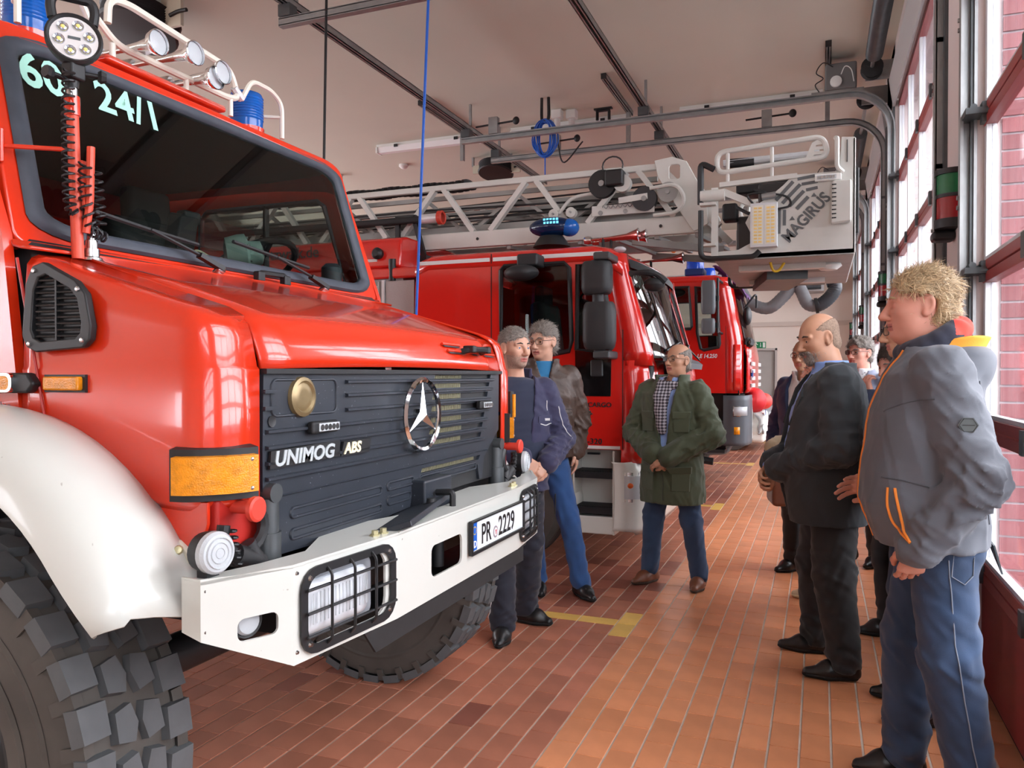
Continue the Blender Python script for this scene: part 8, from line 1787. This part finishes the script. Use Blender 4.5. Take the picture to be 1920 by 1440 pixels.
# ---- background visitors
def simple(label, root, phi, H, top_m, tr_m, skin, hair, hk, yaw=0.0, pitch=0.0, eye='brown', specs=False, g=1.0, hem=0.80, shirt=None, arms=None, hands=None, shoes_m=M_bshoe, sole=None, th=0.010, belly=0.02, beard_=None):
    p = Person(label, root, phi, H); c, q = math.cos(phi), math.sin(phi); lx, ly = -q, c
    p.set_pose((root[0]+lx*0.13,root[1]+ly*0.13,phi+0.15),(root[0]-lx*0.13,root[1]-ly*0.13,phi-0.15),*(arms or ((-0.03,0.28,1.14),(0.10,0.24,0.92),(-0.03,-0.28,1.14),(0.10,-0.24,0.92))), lean=0.01)
    p.head((0.04,0,1.665), yaw, pitch, skin, eye=eye, h=0.0042)
    if hair: p.hair(hair, hk, 13, th, 0.006)
    if specs: glasses_for(p.r,p.hR,p.hp,M_spec,sc=p.hs)
    hs_ = hands(p) if hands else [hand_mesh(p.arms[i][1],(0.25,0,-1),(0,(-1,1)[i],0),(1,-1)[i],(0.4,0.4,0.3),fore=p.arms[i][0],h=0.0042) for i in (0,1)]
    p.finish_body(hs_); p.trousers(tr_m,g,1.0,71,h=0.012); p.shoes(shoes_m,sole)
    if shirt: p.top('shirt', shirt, 0.95,g*0.98,belly,False,-0.008,neck=1.52,h=0.011,collar=ring_collar(0.078,0.085,1.46,1.545,0.011,0.03,flare=0.01),vcut=wedge(1.46,1.57,0.006,0.04,0.04))
    p.top('jacket', top_m, hem,1.06*g,belly,True,0.006,(0.072,0.064,0.053),33,h=0.011,vcut=wedge(1.0,1.56,0.02,0.10,0.03) if shirt else None,collar=ring_collar(0.086,0.096,1.44,1.53,0.014,0.02,flare=0.008))
    return p
M_suit = cloth('navy_suit',(34,52,88),0.8); M_wsh = cloth('white_shirt',(226,226,228),0.8,0.02); M_beige = cloth('beige_jacket',(196,178,148),0.85); M_blk = cloth('black_trouser2',(32,33,36),0.85)
simple('man in navy suit and white shirt with glasses, behind the bald man', (-0.09,6.45), rad(-125), 1.84, M_suit, M_blk, SK3, mat('hair_shaved',(150,126,108)), 'bald_sides', rad(10), rad(4), specs=True, shirt=M_wsh, g=1.05, th=0.003)
p = simple('person in beige jacket hidden behind the bald man, only sleeve and shoes showing', (0.03,5.64), rad(195), 1.70, M_beige, cloth('beige_trouser',(150,140,122),0.9), SK2, M_hair_d, 'short', shoes_m=mat('shoe_beige',(190,176,150),0.8), sole=mat('sole_cream',(220,206,170),0.8), arms=((0.12,0.24,1.16),(0.33,0.12,1.10),(0.12,-0.24,1.16),(0.33,-0.12,1.10)))
simple('curly grey haired man with glasses looking over from the back row', (0.33,7.0), rad(-130), 1.87, cloth('grey_blue_jacket',(120,126,146),0.85), M_blk, SK2, M_hair_g, 'wavy', rad(0), 0.0, specs=True, shirt=M_wsh, th=0.018)
def whands(p): return [hand_mesh(p.arms[0][1],(0.1,-0.35,0.9),(-0.9,-0.2,0.2),-1,(0.5,0.6,0.4),fore=p.arms[0][0],h=0.004), hand_mesh(p.arms[1][1],(0.25,0,-1),(0,1,0),-1,(0.4,0.4,0.3),fore=p.arms[1][0],h=0.0042)]
simple('dark haired woman in navy top holding her hand to her face', (0.44,5.0), rad(205), 1.74, cloth('navy_top',(36,42,66),0.85), M_blk, SK2, M_hair_d, 'long', rad(10), rad(14), hands=whands, arms=((0.12,0.22,1.20),(0.21,0.03,1.47),(-0.03,-0.28,1.14),(0.10,-0.24,0.92)), hem=0.85, th=0.016)
simple('tall man with glasses and shaved head just behind the grey jacket', (0.42,3.98), rad(186), 1.90, cloth('charcoal_coat',(58,56,58),0.85), M_denim_d, SK3, mat('hair_shaved',(150,126,108)), 'bald_sides', rad(4), rad(6), specs=True, th=0.003)
# brown shoulder bag carried by the hidden person
bg = thing('shoulder_bag', 'brown leather shoulder bag hanging behind the bald man', 'bag', (-0.25,5.28,0.72))
MB().cbox((-0.25,5.28,0.83),(0.10,0.28,0.22),rz=0.2).build('bag_body', mat('bag_leather',(120,66,42),0.45,var=0.1), bg, bevel=0.025); MB().cbox((-0.265,5.28,0.92),(0.11,0.29,0.06),rz=0.2).build('bag_flap', M_black, bg, bevel=0.015)
MB().tube(smooth_path([(-0.25,5.18,0.93),(-0.24,5.22,0.99),(-0.23,5.32,0.99),(-0.24,5.38,0.93)],8),0.010,6).build('bag_strap', mat('bag_leather',(120,66,42)), bg)
